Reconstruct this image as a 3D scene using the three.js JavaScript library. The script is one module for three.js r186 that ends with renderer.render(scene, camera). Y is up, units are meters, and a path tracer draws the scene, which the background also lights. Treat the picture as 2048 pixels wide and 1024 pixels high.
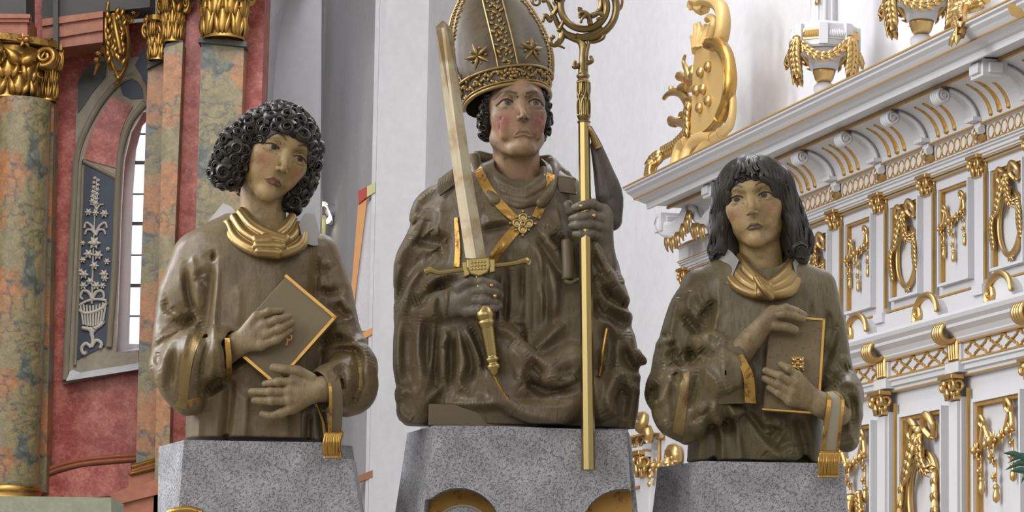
import * as THREE from 'three';
import { mergeGeometries } from 'three/addons/utils/BufferGeometryUtils.js';
import { RoundedBoxGeometry } from 'three/addons/geometries/RoundedBoxGeometry.js';
import { RectAreaLightUniformsLib } from 'three/addons/lights/RectAreaLightUniformsLib.js';

// ---------------------------------------------------------------- camera, light, exposure
const scene = new THREE.Scene();
const FOCAL = 6350, PITCH = Math.atan(891 / FOCAL), ROLL = 0.0175;
const camera = new THREE.PerspectiveCamera(2 * Math.atan(512 / FOCAL) * 180 / Math.PI, 2, 0.1, 80);
camera.position.set(0, 1.6, 0);
camera.rotation.set(PITCH, 0, ROLL);
scene.add(camera);
const renderer = new THREE.WebGLRenderer({ antialias: true });
renderer.toneMapping = THREE.LinearToneMapping;
renderer.toneMappingExposure = 0.75;
renderer.shadowMap.enabled = true;
scene.background = new THREE.Color(0.62, 0.72, 0.9);
RectAreaLightUniformsLib.init();
// windows of the church, most of them out of frame: [centre, facing, width, height, strength]
const DAY = [1.0, 1.0, 1.04];
const WINDOWS = [
  { name: 'window_1', at: [-8.9, 7.6, -4.5], to: [1, 0, 0], w: 2.6, h: 6.5, k: 13, glow: 1 },
  { name: 'window_2', at: [-8.9, 7.6, -10.5], to: [1, 0, 0], w: 2.8, h: 6.5, k: 24, glow: 1 },
  { name: 'window_3', at: [-8.9, 7.6, 1.5], to: [1, 0, 0], w: 2.6, h: 6.5, k: 10, glow: 1 },
  { name: 'window_4', at: [-3.2, 8.4, 7.9], to: [0, 0, -1], w: 2.8, h: 7.0, k: 5, glow: 1 },
  { name: 'window_5', at: [3.2, 8.4, 7.9], to: [0, 0, -1], w: 2.8, h: 7.0, k: 5, glow: 1 },
  { name: 'window_7', at: [3.0, 10.5, -12.6], to: [-0.962, 0, 0.271], w: 2.4, h: 4.5, k: 14, glow: 1 },
  { name: 'window_9', at: [-3.2, 12.4, -13.0], to: [0.12, -0.42, -0.9], w: 3.2, h: 2.4, k: 30, glow: 1 },
  { name: 'window_10', at: [-1.2, 13.9, -17.5], to: [0, -1, 0.04], w: 4.5, h: 4.5, k: 11, glow: 1 },
  { name: 'window_8', at: [5.0, 10.5, -5.6], to: [-0.962, 0, 0.271], w: 2.4, h: 4.5, k: 8, glow: 1 },
];

// ---------------------------------------------------------------- helpers
const cosP = Math.cos(PITCH), sinP = Math.sin(PITCH), cosR = Math.cos(ROLL), sinR = Math.sin(ROLL);
function rayOf(px, py) { const a = (px - 1024) / FOCAL, b = (512 - py) / FOCAL, dx = a * cosR - b * sinR, dy = a * sinR + b * cosR; return [dx, dy * cosP + sinP, dy * sinP - cosP]; }
function at(px, py, dist) { const r = rayOf(px, py), t = -dist / r[2]; return new THREE.Vector3(r[0] * t, 1.6 + r[1] * t, -dist); }
let seed = 7;
function rnd() { seed = (seed * 1664525 + 1013904223) >>> 0; return seed / 4294967296; }
function rr(a, b) { return a + (b - a) * rnd(); }
function hash3(x, y, z) { let h = (x * 374761393 + y * 668265263 + z * 2147483647) | 0; h = Math.imul(h ^ (h >>> 13), 1274126177); h ^= h >>> 16; return (h >>> 0) / 4294967296; }
function vnoise(x, y, z) {
  const X = Math.floor(x), Y = Math.floor(y), Z = Math.floor(z); let u = x - X, v = y - Y, w = z - Z;
  u = u * u * (3 - 2 * u); v = v * v * (3 - 2 * v); w = w * w * (3 - 2 * w);
  const L = (a, b, t) => a + (b - a) * t;
  return L(L(L(hash3(X, Y, Z), hash3(X + 1, Y, Z), u), L(hash3(X, Y + 1, Z), hash3(X + 1, Y + 1, Z), u), v),
    L(L(hash3(X, Y, Z + 1), hash3(X + 1, Y, Z + 1), u), L(hash3(X, Y + 1, Z + 1), hash3(X + 1, Y + 1, Z + 1), u), v), w);
}
function fbm(x, y, z, o = 4) { let s = 0, a = 0.5, n = 0; for (let i = 0; i < o; i++) { s += a * vnoise(x, y, z); n += a; a *= 0.5; x = x * 2.03 + 17; y = y * 2.03 + 9; z = z * 2.03 + 5; } return s / n; }
const clamp = (x, a, b) => x < a ? a : x > b ? b : x;
const sstep = (a, b, x) => { const t = clamp((x - a) / (b - a), 0, 1); return t * t * (3 - 2 * t); };
const mix3 = (a, b, t) => [a[0] + (b[0] - a[0]) * t, a[1] + (b[1] - a[1]) * t, a[2] + (b[2] - a[2]) * t];
const lin = (r, g, b) => [r, g, b].map(c => { c /= 255; return c <= 0.04045 ? c / 12.92 : Math.pow((c + 0.055) / 1.055, 2.4); });
const used = new Map();
function numbered(n) { const k = used.get(n) || 0; used.set(n, k + 1); return k ? n + '_' + String(k).padStart(3, '0') : n; }
function thing(name, label, category, pos = [0, 0, 0], group) {
  const o = new THREE.Group(); o.name = numbered(name); scene.add(o);
  if (pos.isVector3) o.position.copy(pos); else o.position.set(...pos);
  o.userData = { label, category }; if (group) o.userData.group = group;
  return o;
}
function part(name, geo, mat, parent, label) {
  const m = new THREE.Mesh(geo, mat); m.name = name; m.castShadow = m.receiveShadow = true; parent.add(m);
  if (label) m.userData.label = label;
  return m;
}
function struct(name, label) { const o = new THREE.Group(); o.name = name; o.userData = { kind: 'structure', label }; scene.add(o); return o; }
function structMesh(name, geo, mat, label, category) { const m = part(name, geo, mat, scene); m.userData = { kind: 'structure', label }; return m; }
function V(x, y, z) { return new THREE.Vector3(x, y, z); }
function sweep(pts, radius, seg = 24, rad = 8, closed = false) {   // radius: number or function of t
  const curve = new THREE.CatmullRomCurve3(pts.map(p => p.isVector3 ? p : V(...p)), closed);
  const g = new THREE.TubeGeometry(curve, seg, 1, rad, closed);
  const P = g.attributes.position, N = g.attributes.normal;
  const fr = typeof radius === 'function' ? radius : () => radius;
  for (let i = 0; i <= seg; i++) { const c = curve.getPointAt(closed && i === seg ? 0 : i / seg), r = fr(i / seg); for (let j = 0; j <= rad; j++) { const k = i * (rad + 1) + j; P.setXYZ(k, c.x + N.getX(k) * r, c.y + N.getY(k) * r, c.z + N.getZ(k) * r); } }
  if (!closed) {   // rounded ends
    const n = P.count, A = new Float32Array(n * 3 + 6), uv = new Float32Array(n * 2 + 4), idx = Array.from(g.index.array); A.set(P.array); uv.set(g.attributes.uv.array);
    for (const [e, i, t] of [[0, 0, 0], [1, seg, 1]]) { const c = curve.getPointAt(t).addScaledVector(curve.getTangentAt(t), (e ? 1 : -1) * fr(t) * 0.55), k = n + e; A.set([c.x, c.y, c.z], k * 3); for (let j = 0; j < rad; j++) { const a = i * (rad + 1) + j; if (e) idx.push(a, a + 1, k); else idx.push(a + 1, a, k); } }
    g.setAttribute('position', new THREE.BufferAttribute(A, 3)); g.setAttribute('uv', new THREE.BufferAttribute(uv, 2)); g.deleteAttribute('normal'); g.setIndex(idx);
  }
  g.computeVertexNormals(); return g;
}
function taper(r, tip = 0.15) { return t => r * (tip + (1 - tip) * Math.sqrt(Math.max(0, 1 - Math.pow(Math.abs(2 * t - 1), 3)))); }
function box(w, h, d, x = 0, y = 0, z = 0) { return new THREE.BoxGeometry(w, h, d).translate(x, y, z); }
function rbox(w, h, d, r, x = 0, y = 0, z = 0) { return new RoundedBoxGeometry(w, h, d, 2, r).translate(x, y, z); }
function merge(gs) { const l = gs.map(g => g.index ? g.toNonIndexed() : g); const names = ['position', 'normal', 'uv']; for (const g of l) for (const k of Object.keys(g.attributes)) if (!names.includes(k)) g.deleteAttribute(k); for (const g of l) if (!g.attributes.uv) g.setAttribute('uv', new THREE.BufferAttribute(new Float32Array(g.attributes.position.count * 2), 2)); return mergeGeometries(l); }
function lathe(profile, seg = 24) { return new THREE.LatheGeometry(profile.map(p => new THREE.Vector2(p[0], p[1])), seg); }
function extrude(pts, depth, bevel = 0, holes = [], curveSegments = 8) {
  const s = new THREE.Shape(pts.map(p => new THREE.Vector2(p[0], p[1])));
  for (const h of holes) s.holes.push(new THREE.Path(h.map(p => new THREE.Vector2(p[0], p[1]))));
  return new THREE.ExtrudeGeometry(s, { depth, bevelEnabled: bevel > 0, bevelSize: bevel, bevelThickness: bevel, bevelSegments: 2, curveSegments });
}
// planar uv in metres along the dominant axis of each face
function metricUV(g, scale = 1) {
  if (g.index) g = g.toNonIndexed(); const p = g.attributes.position, uv = new Float32Array(p.count * 2), a = V(0, 0, 0), b = V(0, 0, 0), c = V(0, 0, 0);
  for (let i = 0; i < p.count; i += 3) {
    a.fromBufferAttribute(p, i); b.fromBufferAttribute(p, i + 1).sub(a); c.fromBufferAttribute(p, i + 2).sub(a); b.cross(c);
    const ax = Math.abs(b.x), ay = Math.abs(b.y), az = Math.abs(b.z);
    for (let k = 0; k < 3; k++) { const x = p.getX(i + k), y = p.getY(i + k), z = p.getZ(i + k); const q = ay > ax && ay > az ? [x, z] : ax > az ? [z, y] : [x, y]; uv[(i + k) * 2] = q[0] * scale; uv[(i + k) * 2 + 1] = q[1] * scale; }
  }
  g.setAttribute('uv', new THREE.BufferAttribute(uv, 2)); return g;
}
function texture(n, fn, srgb = true) {   // fn(u,v) -> [r,g,b] 0..255
  const d = new Uint8Array(n * n * 4);
  for (let j = 0; j < n; j++) for (let i = 0; i < n; i++) { const c = fn(i / n, j / n), k = (j * n + i) * 4; d[k] = clamp(c[0], 0, 255); d[k + 1] = clamp(c[1], 0, 255); d[k + 2] = clamp(c[2], 0, 255); d[k + 3] = 255; }
  const t = new THREE.DataTexture(d, n, n, THREE.RGBAFormat); t.magFilter = THREE.LinearFilter; t.minFilter = THREE.LinearMipmapLinearFilter; t.generateMipmaps = true;
  t.wrapS = t.wrapT = THREE.RepeatWrapping; if (srgb) t.colorSpace = THREE.SRGBColorSpace; t.needsUpdate = true; return t;
}
function tileFbm(u, v, f, o, s = 0) {   // seamless noise on the unit square
  const bl = (x, y) => { let a = 0.5, r = 0, n = 0, ff = f; for (let i = 0; i < o; i++) { const X = x * ff, Y = y * ff, xi = Math.floor(X), yi = Math.floor(Y); let p = X - xi, q = Y - yi; p = p * p * (3 - 2 * p); q = q * q * (3 - 2 * q); const m = k => ((k % ff) + ff) % ff; const h = (i1, j1) => hash3(m(i1), m(j1), s * 31 + i); r += a * ((h(xi, yi) * (1 - p) + h(xi + 1, yi) * p) * (1 - q) + (h(xi, yi + 1) * (1 - p) + h(xi + 1, yi + 1) * p) * q); n += a; a *= 0.5; ff *= 2; } return r / n; };
  return bl(u, v);
}
const std = (o) => new THREE.MeshStandardMaterial(o);
const phys = (o) => new THREE.MeshPhysicalMaterial(o);

// ---------------------------------------------------------------- materials
const M = {};
M.gold = std({ color: new THREE.Color(0.56, 0.375, 0.15), metalness: 0.95, roughness: 0.38 });
{ const t = texture(256, (u, v) => { const n = tileFbm(u, v, 8, 4, 3), w = tileFbm(u, v, 32, 3, 5); const worn = sstep(0.55, 0.72, n * 0.6 + w * 0.4); return mix3([178, 140, 72], [128, 94, 48], worn); });
  M.oldGold = std({ map: t, metalness: 0.85, roughness: 0.36 }); }
M.brass = std({ color: new THREE.Color(0.38, 0.29, 0.115), metalness: 1, roughness: 0.34 });
M.bronzeGold = std({ color: new THREE.Color(0.30, 0.205, 0.08), metalness: 0.8, roughness: 0.42 });
M.oldBronze = std({ color: new THREE.Color(0.21, 0.15, 0.062), metalness: 0.85, roughness: 0.36 });
M.braid = std({ color: new THREE.Color(0.26, 0.185, 0.075), metalness: 0.6, roughness: 0.5 });
M.white = std({ color: new THREE.Color(0.54, 0.54, 0.545), roughness: 0.42 });
M.plaster = std({ map: texture(512, (u, v) => { const n = tileFbm(u, v, 4, 5, 9), s = tileFbm(u, v, 64, 2, 2); const k = 202 + (n - 0.5) * 16 + (s - 0.5) * 8; return [k, k, k + 1]; }), roughness: 0.9 });
M.paintedVault = std({ color: new THREE.Color(0.36, 0.33, 0.29), roughness: 0.85 });
M.darkLoft = std({ color: new THREE.Color(0.2, 0.16, 0.12), roughness: 0.7 });
M.plasterGrey = std({ map: texture(512, (u, v) => { const n = tileFbm(u, v, 4, 5, 19), s = tileFbm(u, v, 64, 2, 12); const k = 188 + (n - 0.5) * 24 + (s - 0.5) * 10; return [k, k, k + 5]; }), roughness: 0.9 });
{ const f = (u, v) => { const n = tileFbm(u, v, 6, 5, 21), g = tileFbm(u, v, 64, 3, 22), p = tileFbm(u, v, 64, 2, 23); const p2 = tileFbm(u, v, 120, 2, 24), pore = Math.max(sstep(0.74, 0.84, p) * 0.8, sstep(0.68, 0.78, p2)); return [n, g, pore]; };
  M.stone = std({ map: texture(1024, (u, v) => { const [n, g, p] = f(u, v); const k = 150 + (n - 0.5) * 44 + (g - 0.5) * 26; const c = [k, k + 1, k + 3]; return mix3(c, [100, 98, 93], p * 0.38); }),
    bumpMap: texture(1024, (u, v) => { const [n, g, p] = f(u, v); const k = 150 + (g - 0.5) * 90 - p * 140 + (n - 0.5) * 40; return [k, k, k]; }, false), bumpScale: 0.006, roughness: 0.95 }); }
const vcMat = (rough, extra = {}) => std({ vertexColors: true, roughness: rough, ...extra });
M.robe = phys({ vertexColors: true, roughness: 0.5, specularIntensity: 0.7, clearcoat: 0.16, clearcoatRoughness: 0.25 });
M.skin = vcMat(0.5);
M.hair = phys({ color: new THREE.Color(0.026, 0.022, 0.016), roughness: 0.4, clearcoat: 0.0 });
M.hairV = M.hair;

// ---------------------------------------------------------------- carved forms: distance fields meshed with surface nets
const smin = (a, b, k) => { if (k <= 0) return a < b ? a : b; const h = k - Math.abs(a - b); return h <= 0 ? (a < b ? a : b) : (a < b ? a : b) - h * h / (4 * k); };
const smax = (a, b, k) => -smin(-a, -b, k);
class Field {
  constructor(depth = 1) { this.ops = []; this.depth = depth; }
  add(p, k = 0) { this.ops.push({ p, k, s: 0 }); return this; }
  cut(p, k = 0) { this.ops.push({ p, k, s: 1 }); return this; }
  keep(p, k = 0) { this.ops.push({ p, k, s: 2 }); return this; }
  d(x, y, z, list = this.ops) { let d = 1e3; for (let i = 0; i < list.length; i++) { const o = list[i], e = o.p.d(x, y, z); d = o.s === 0 ? smin(d, e, o.k) : o.s === 1 ? smax(d, -e, o.k) : o.s === 2 ? smax(d, e, o.k) : d - e; } return d; }
  raise(p) { this.ops.push({ p, k: 0, s: 3 }); return this; }
}
function cone(a, b, ra, rb = ra) {
  const [ax, ay, az] = a, bx = b[0] - ax, by = b[1] - ay, bz = b[2] - az, L = bx * bx + by * by + bz * bz || 1e-9, m = Math.max(ra, rb);
  return { d(x, y, z) { x -= ax; y -= ay; z -= az; let t = (x * bx + y * by + z * bz) / L; t = t < 0 ? 0 : t > 1 ? 1 : t; x -= bx * t; y -= by * t; z -= bz * t; return Math.sqrt(x * x + y * y + z * z) - (ra + (rb - ra) * t); },
    bb: [Math.min(a[0], b[0]) - m, Math.min(a[1], b[1]) - m, Math.min(a[2], b[2]) - m, Math.max(a[0], b[0]) + m, Math.max(a[1], b[1]) + m, Math.max(a[2], b[2]) + m] };
}
function many(list) { const bb = [1e9, 1e9, 1e9, -1e9, -1e9, -1e9]; for (const p of list) for (let i = 0; i < 3; i++) { bb[i] = Math.min(bb[i], p.bb[i]); bb[i + 3] = Math.max(bb[i + 3], p.bb[i + 3]); } return { d(x, y, z) { let m = 1e9; for (const p of list) { const e = p.d(x, y, z); if (e < m) m = e; } return m; }, bb }; }
function tube(pts, r) { const l = [], R = i => Array.isArray(r) ? r[i] : r; for (let i = 0; i + 1 < pts.length; i++) l.push(cone(pts[i], pts[i + 1], R(i), R(i + 1))); return l.length === 1 ? l[0] : many(l); }
function ell(c, r, e) {   // e: euler angles
  const m = Math.max(...r), q = e ? new THREE.Matrix4().makeRotationFromEuler(new THREE.Euler(...e)).transpose().elements : null;
  return { d(x, y, z) { x -= c[0]; y -= c[1]; z -= c[2]; if (q) { const X = q[0] * x + q[4] * y + q[8] * z, Y = q[1] * x + q[5] * y + q[9] * z, Z = q[2] * x + q[6] * y + q[10] * z; x = X; y = Y; z = Z; } const a = x / r[0], b = y / r[1], g = z / r[2], k0 = Math.sqrt(a * a + b * b + g * g), A = a / r[0], B = b / r[1], G = g / r[2], k1 = Math.sqrt(A * A + B * B + G * G); return k1 < 1e-9 ? -Math.min(...r) : k0 * (k0 - 1) / k1; },
    bb: [c[0] - m, c[1] - m, c[2] - m, c[0] + m, c[1] + m, c[2] + m] };
}
const ball = (c, r) => cone(c, [c[0], c[1] + 1e-4, c[2]], r);
function halfY(y0, keepAbove = true) { return { d: (x, y, z) => keepAbove ? y0 - y : y - y0, bb: [-1e9, -1e9, -1e9, 1e9, 1e9, 1e9] }; }
function meshField(F, cell, U, colour, bb) {
  if (!bb) { bb = [1e9, 1e9, 1e9, -1e9, -1e9, -1e9]; for (const o of F.ops) if (o.s === 0) for (let i = 0; i < 3; i++) { bb[i] = Math.min(bb[i], o.p.bb[i]); bb[i + 3] = Math.max(bb[i + 3], o.p.bb[i + 3]); } bb = bb.map((v, i) => i < 3 ? v - 4 * cell : v + 4 * cell); }
  const B = 8, nx = Math.ceil((bb[3] - bb[0]) / cell / B) * B, ny = Math.ceil((bb[4] - bb[1]) / cell / B) * B, nz = Math.ceil((bb[5] - bb[2]) / cell / B) * B;
  const f = new Float32Array(nx * ny * nz), I = (i, j, k) => (k * ny + j) * nx + i, act = [];
  const R = cell * B * 0.5 * 1.7321;
  for (let K = 0; K < nz; K += B) for (let J = 0; J < ny; J += B) for (let A = 0; A < nx; A += B) {
    const x0 = bb[0] + A * cell, y0 = bb[1] + J * cell, z0 = bb[2] + K * cell, w = B * cell;
    const list = F.ops.filter(o => { const q = o.p.bb, e = o.k + cell * 1.5; return q[0] - e < x0 + w && q[3] + e > x0 && q[1] - e < y0 + w && q[4] + e > y0 && q[2] - e < z0 + w && q[5] + e > z0; });
    let v = list.length ? F.d(x0 + w / 2, y0 + w / 2, z0 + w / 2, list) : 1e3;
    if (Math.abs(v) > R * 1.9) { for (let k = 0; k < B; k++) for (let j = 0; j < B; j++) f.fill(v, I(A, J + j, K + k), I(A, J + j, K + k) + B); continue; }
    act.push([A, J, K]);
    for (let k = 0; k < B; k++) for (let j = 0; j < B; j++) for (let i = 0; i < B; i++) f[I(A + i, J + j, K + k)] = F.d(x0 + i * cell, y0 + j * cell, z0 + k * cell, list);
  }
  const id = new Int32Array(nx * ny * nz).fill(-1), pos = [], idx = [], o8 = []; for (let c = 0; c < 8; c++) o8.push([c & 1, (c >> 1) & 1, c >> 2]);
  const ed = []; for (let a = 0; a < 8; a++) for (let b = a + 1; b < 8; b++) { const q = a ^ b; if (q === 1 || q === 2 || q === 4) ed.push([a, b]); }
  const cells = new Set(); const vals = new Float32Array(8);
  for (const [A, J, K] of act) for (let k = -1; k < B; k++) for (let j = -1; j < B; j++) for (let i = -1; i < B; i++) {
    const x = A + i, y = J + j, z = K + k; if (x < 0 || y < 0 || z < 0 || x >= nx - 1 || y >= ny - 1 || z >= nz - 1) continue;
    const n = I(x, y, z); if (id[n] !== -1) continue;
    let m = 0; for (let c = 0; c < 8; c++) { const v = f[I(x + o8[c][0], y + o8[c][1], z + o8[c][2])]; vals[c] = v; if (v < 0) m |= 1 << c; }
    if (m === 0 || m === 255) { id[n] = -2; continue; }
    let sx = 0, sy = 0, sz = 0, s = 0;
    for (const [a, b] of ed) { const va = vals[a], vb = vals[b]; if ((va < 0) === (vb < 0)) continue; const t = va / (va - vb), p = o8[a], q = o8[b]; sx += p[0] + (q[0] - p[0]) * t; sy += p[1] + (q[1] - p[1]) * t; sz += p[2] + (q[2] - p[2]) * t; s++; }
    id[n] = pos.length / 3; pos.push(bb[0] + (x + sx / s) * cell, bb[1] + (y + sy / s) * cell, bb[2] + (z + sz / s) * cell); cells.add(n);
  }
  const D = [1, nx, nx * ny];
  for (const n of cells) {
    const x = n % nx, y = ((n / nx) | 0) % ny, z = (n / (nx * ny)) | 0; const X = [x, y, z];
    for (let a = 0; a < 3; a++) {
      const b = (a + 1) % 3, c = (a + 2) % 3; if (X[b] === 0 || X[c] === 0) continue;
      const v0 = f[n], v1 = f[n + D[a]]; if ((v0 < 0) === (v1 < 0)) continue;
      const q = [id[n], id[n - D[b]], id[n - D[b] - D[c]], id[n - D[c]]]; if (q.some(t => t < 0)) continue;
      if (v0 < 0) idx.push(q[0], q[1], q[2], q[0], q[2], q[3]); else idx.push(q[0], q[2], q[1], q[0], q[3], q[2]);
    }
  }
  const g = new THREE.BufferGeometry(), P = new Float32Array(pos.length);
  for (let i = 0; i < pos.length; i++) P[i] = pos[i] * U;
  g.setAttribute('position', new THREE.BufferAttribute(P, 3)); g.setIndex(idx); g.computeVertexNormals();
  if (colour) { const C = new Float32Array(pos.length); for (let i = 0; i < pos.length; i += 3) { const c = colour(pos[i], pos[i + 1], pos[i + 2]); C[i] = c[0]; C[i + 1] = c[1]; C[i + 2] = c[2]; } g.setAttribute('color', new THREE.BufferAttribute(C, 3)); }
  return g;
}
// a working frame for one bust: photo pixels (and a depth in pixels toward the viewer) to local units
function frame(cx, cyBase, dist) {
  const U = dist / FOCAL, base = at(cx, cyBase, dist);
  const q = (px, py, z = 0) => { const p = at(px, py, dist - z * U); return [(p.x - base.x) / U, (p.y - base.y) / U, z]; };
  return { U, base, q, dist, w: (px, py, z = 0) => { const a = q(px, py, z); return V(a[0] * U, a[1] * U, a[2] * U); } };
}
// front surface depth of a field at a pixel
function frontZ(F, fr, px, py, z0 = 260, list) { let z = z0; for (let i = 0; i < 90; i++) { const p = fr.q(px, py, z), d = F.d(p[0], p[1], p[2], list); if (d < 0.25) return z; z -= Math.max(d * 0.8, 0.4); if (z < -160) return null; } return z; }
function densify(pts, step = 9) { const c = new THREE.CatmullRomCurve3(pts.map(p => V(p[0], p[1], 0)), false, 'catmullrom', 0.4); const n = Math.max(2, Math.ceil(c.getLength() / step)), o = []; for (let i = 0; i <= n; i++) { const p = c.getPointAt(i / n); o.push([p.x, p.y, i / n]); } return o; }
// raise a fold (lift > 0) or sink one (lift < 0) along a line traced over the front of the field: a crease with hollow flanks, broad on one side and steep on the other
function folds(F, fr, lines) {
  const base = F.ops.slice(), out = [];
  for (const [pts, r, lift, k, tap] of lines) {
    const P = [];
    for (const [x, y, t] of densify(pts, 7)) { const z = frontZ(F, fr, x, y, 260, base); if (z === null) continue; const e = tap === 0 ? 1 : sstep(0, 0.3, Math.min(t, 1 - t)) * 0.85 + 0.15; P.push([...fr.q(x, y, z), e]); }
    if (P.length < 2) continue;
    const up = lift > 0, W = up ? r * 2.7 : r * 1.9, h = Math.abs(lift) * (up ? 1.75 : 1.5) * F.depth, Wa = W * 1.4, Wb = W * 0.8, n = P.length - 1;
    const S = []; for (let i = 0; i < n; i++) { const a = P[i], b = P[i + 1], dx = b[0] - a[0], dy = b[1] - a[1], dz = b[2] - a[2]; S.push([a[0], a[1], a[2], dx, dy, dz, 1 / (dx * dx + dy * dy + dz * dz + 1e-9), a[3], b[3]]); }
    const bb = [1e9, 1e9, 1e9, -1e9, -1e9, -1e9]; for (const p of P) for (let i = 0; i < 3; i++) { const m = i === 2 ? 45 : Wa; bb[i] = Math.min(bb[i], p[i] - m); bb[i + 3] = Math.max(bb[i + 3], p[i] + m); }
    out.push({ bb, d(x, y, z) {
      if (x < bb[0] || x > bb[3] || y < bb[1] || y > bb[4] || z < bb[2] || z > bb[5]) return 0;
      let m = 1e9, e = 0, sd = 0;
      for (let i = 0; i < n; i++) { const s = S[i], ux = x - s[0], uy = y - s[1], uz = z - s[2]; let t = (ux * s[3] + uy * s[4] + uz * s[5]) * s[6]; t = t < 0 ? 0 : t > 1 ? 1 : t; const ex = ux - s[3] * t, ey = uy - s[4] * t, ez = uz - s[5] * t, q = ex * ex + ey * ey + ez * ez * 0.06; if (q < m) { m = q; e = s[7] + (s[8] - s[7]) * t; const tx = s[3], ty = s[4]; const lx = Math.abs(ty) > Math.abs(tx) ? -ex : ey; sd = lx; } }
      const t = Math.sqrt(m + 6.25) - 2.5; const b = clamp(sd / (t + 1e-6), -1, 1) * 0.5 + 0.5, w = Wb + (Wa - Wb) * b; if (t > w) return 0; const u = 1 - t / w; return up ? h * e * u * u * (0.8 + 0.2 * u * u) : -h * e * Math.pow(u, 1.5);
    } });
  }
  for (const p of out) F.raise(p);
}
// knife marks of the carver: shallow uneven relief over everything
const toolMarks = (a = 0.9, f = 0.07) => ({ d: (x, y, z) => a * (vnoise(x * f, y * f * 0.6, z * f) + 0.5 * vnoise(x * f * 2.7, y * f * 2, z * f * 2.7) - 0.75), bb: [-1e9, -1e9, -1e9, 1e9, 1e9, 1e9] });

// ---------------------------------------------------------------- building blocks of the carved busts
function cr(arr, t) { const n = arr.length - 1, i = clamp(Math.floor(t), 0, n - 1), u = t - i, a = arr[Math.max(0, i - 1)], b = arr[i], c = arr[i + 1], d = arr[Math.min(n, i + 2)]; return 0.5 * (2 * b + (c - a) * u + (2 * a - 5 * b + 4 * c - d) * u * u + (3 * b - a - 3 * c + d) * u * u * u); }
// trunk with elliptical sections: rows [py, centre px, half width, half depth, z centre]
function trunk(fr, rows) {
  const Y = rows.map(r => fr.q(r[1], r[0], 0)[1]), X = rows.map(r => fr.q(r[1], r[0], 0)[0]), W = rows.map(r => r[2]), D = rows.map(r => r[3]), Z = rows.map(r => r[4] || 0), n = rows.length;
  const mw = Math.max(...W), md = Math.max(...D);
  return { d(x, y, z) {
    let t; if (y >= Y[0]) t = 0; else if (y <= Y[n - 1]) t = n - 1; else { let i = 0; while (y < Y[i + 1]) i++; t = i + (Y[i] - y) / (Y[i] - Y[i + 1]); }
    const a = cr(W, t), b = cr(D, t), ux = x - cr(X, t), uz = z - cr(Z, t), k0 = Math.hypot(ux / a, uz / b), k1 = Math.hypot(ux / a / a, uz / b / b);
    let e = k1 < 1e-6 ? -Math.min(a, b) : k0 * (k0 - 1) / k1; return Math.max(e, y - Y[0], Y[n - 1] - y);
  }, bb: [Math.min(...X) - mw, Y[n - 1], Math.min(...Z) - md, Math.max(...X) + mw, Y[0], Math.max(...Z) + md] };
}
const woodCol = (a, b, c, f = 1) => (x, y, z) => {   // stained limewood: mottled with darker, upright grain and small checks
  const n = fbm(x * 0.022 * f, y * 0.012 * f, z * 0.022 * f, 4), g = fbm(x * 0.35 * f, y * 0.03 * f, z * 0.35 * f, 3), s = vnoise(x * 0.6, y * 0.6, z * 0.6);
  let r = mix3(a, b, sstep(0.32, 0.68, n)); r = mix3(r, c, sstep(0.5, 0.8, g) * 0.55); const k = 0.86 + 0.28 * s; return [r[0] * k, r[1] * k, r[2] * k];
};
// ribbon lying on the front of a field, between two traced edges
function surfaceBand(F, fr, A, B, lift = 2, n = 24, m = 4, thick = 5, ops) {
  const ca = new THREE.CatmullRomCurve3(A.map(p => V(p[0], p[1], 0))), cb = new THREE.CatmullRomCurve3(B.map(p => V(p[0], p[1], 0)));
  const P = [], idx = [];
  for (const s of [0, 1]) for (let i = 0; i <= n; i++) for (let j = 0; j <= m; j++) {
    const a = ca.getPoint(i / n), b = cb.getPoint(i / n), x = a.x + (b.x - a.x) * j / m, y = a.y + (b.y - a.y) * j / m;
    const z = (frontZ(F, fr, x, y, 260, ops) ?? 0) + lift - s * thick, w = fr.w(x, y, z); P.push(w.x, w.y, w.z);
  }
  const N = (n + 1) * (m + 1), id = (s, i, j) => s * N + i * (m + 1) + j;
  const q = (a, b, c, d) => idx.push(a, b, c, a, c, d);
  for (let i = 0; i < n; i++) for (let j = 0; j < m; j++) { q(id(0, i, j), id(0, i, j + 1), id(0, i + 1, j + 1), id(0, i + 1, j)); q(id(1, i, j), id(1, i + 1, j), id(1, i + 1, j + 1), id(1, i, j + 1)); }
  for (let i = 0; i < n; i++) for (const j of [0, m]) q(id(0, i, j), id(0, i + 1, j), id(1, i + 1, j), id(1, i, j));
  for (let j = 0; j < m; j++) for (const i of [0, n]) q(id(0, i, j), id(1, i, j), id(1, i, j + 1), id(0, i, j + 1));
  const g = new THREE.BufferGeometry(); g.setAttribute('position', new THREE.BufferAttribute(new Float32Array(P), 3)); g.setIndex(idx);
  const uv = new Float32Array(P.length / 3 * 2); for (let i = 0; i < P.length / 3; i++) { uv[2 * i] = P[3 * i] * 6; uv[2 * i + 1] = P[3 * i + 1] * 6; } g.setAttribute('uv', new THREE.BufferAttribute(uv, 2));
  const h = g.toNonIndexed(); h.computeVertexNormals(); return h;
}
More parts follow.
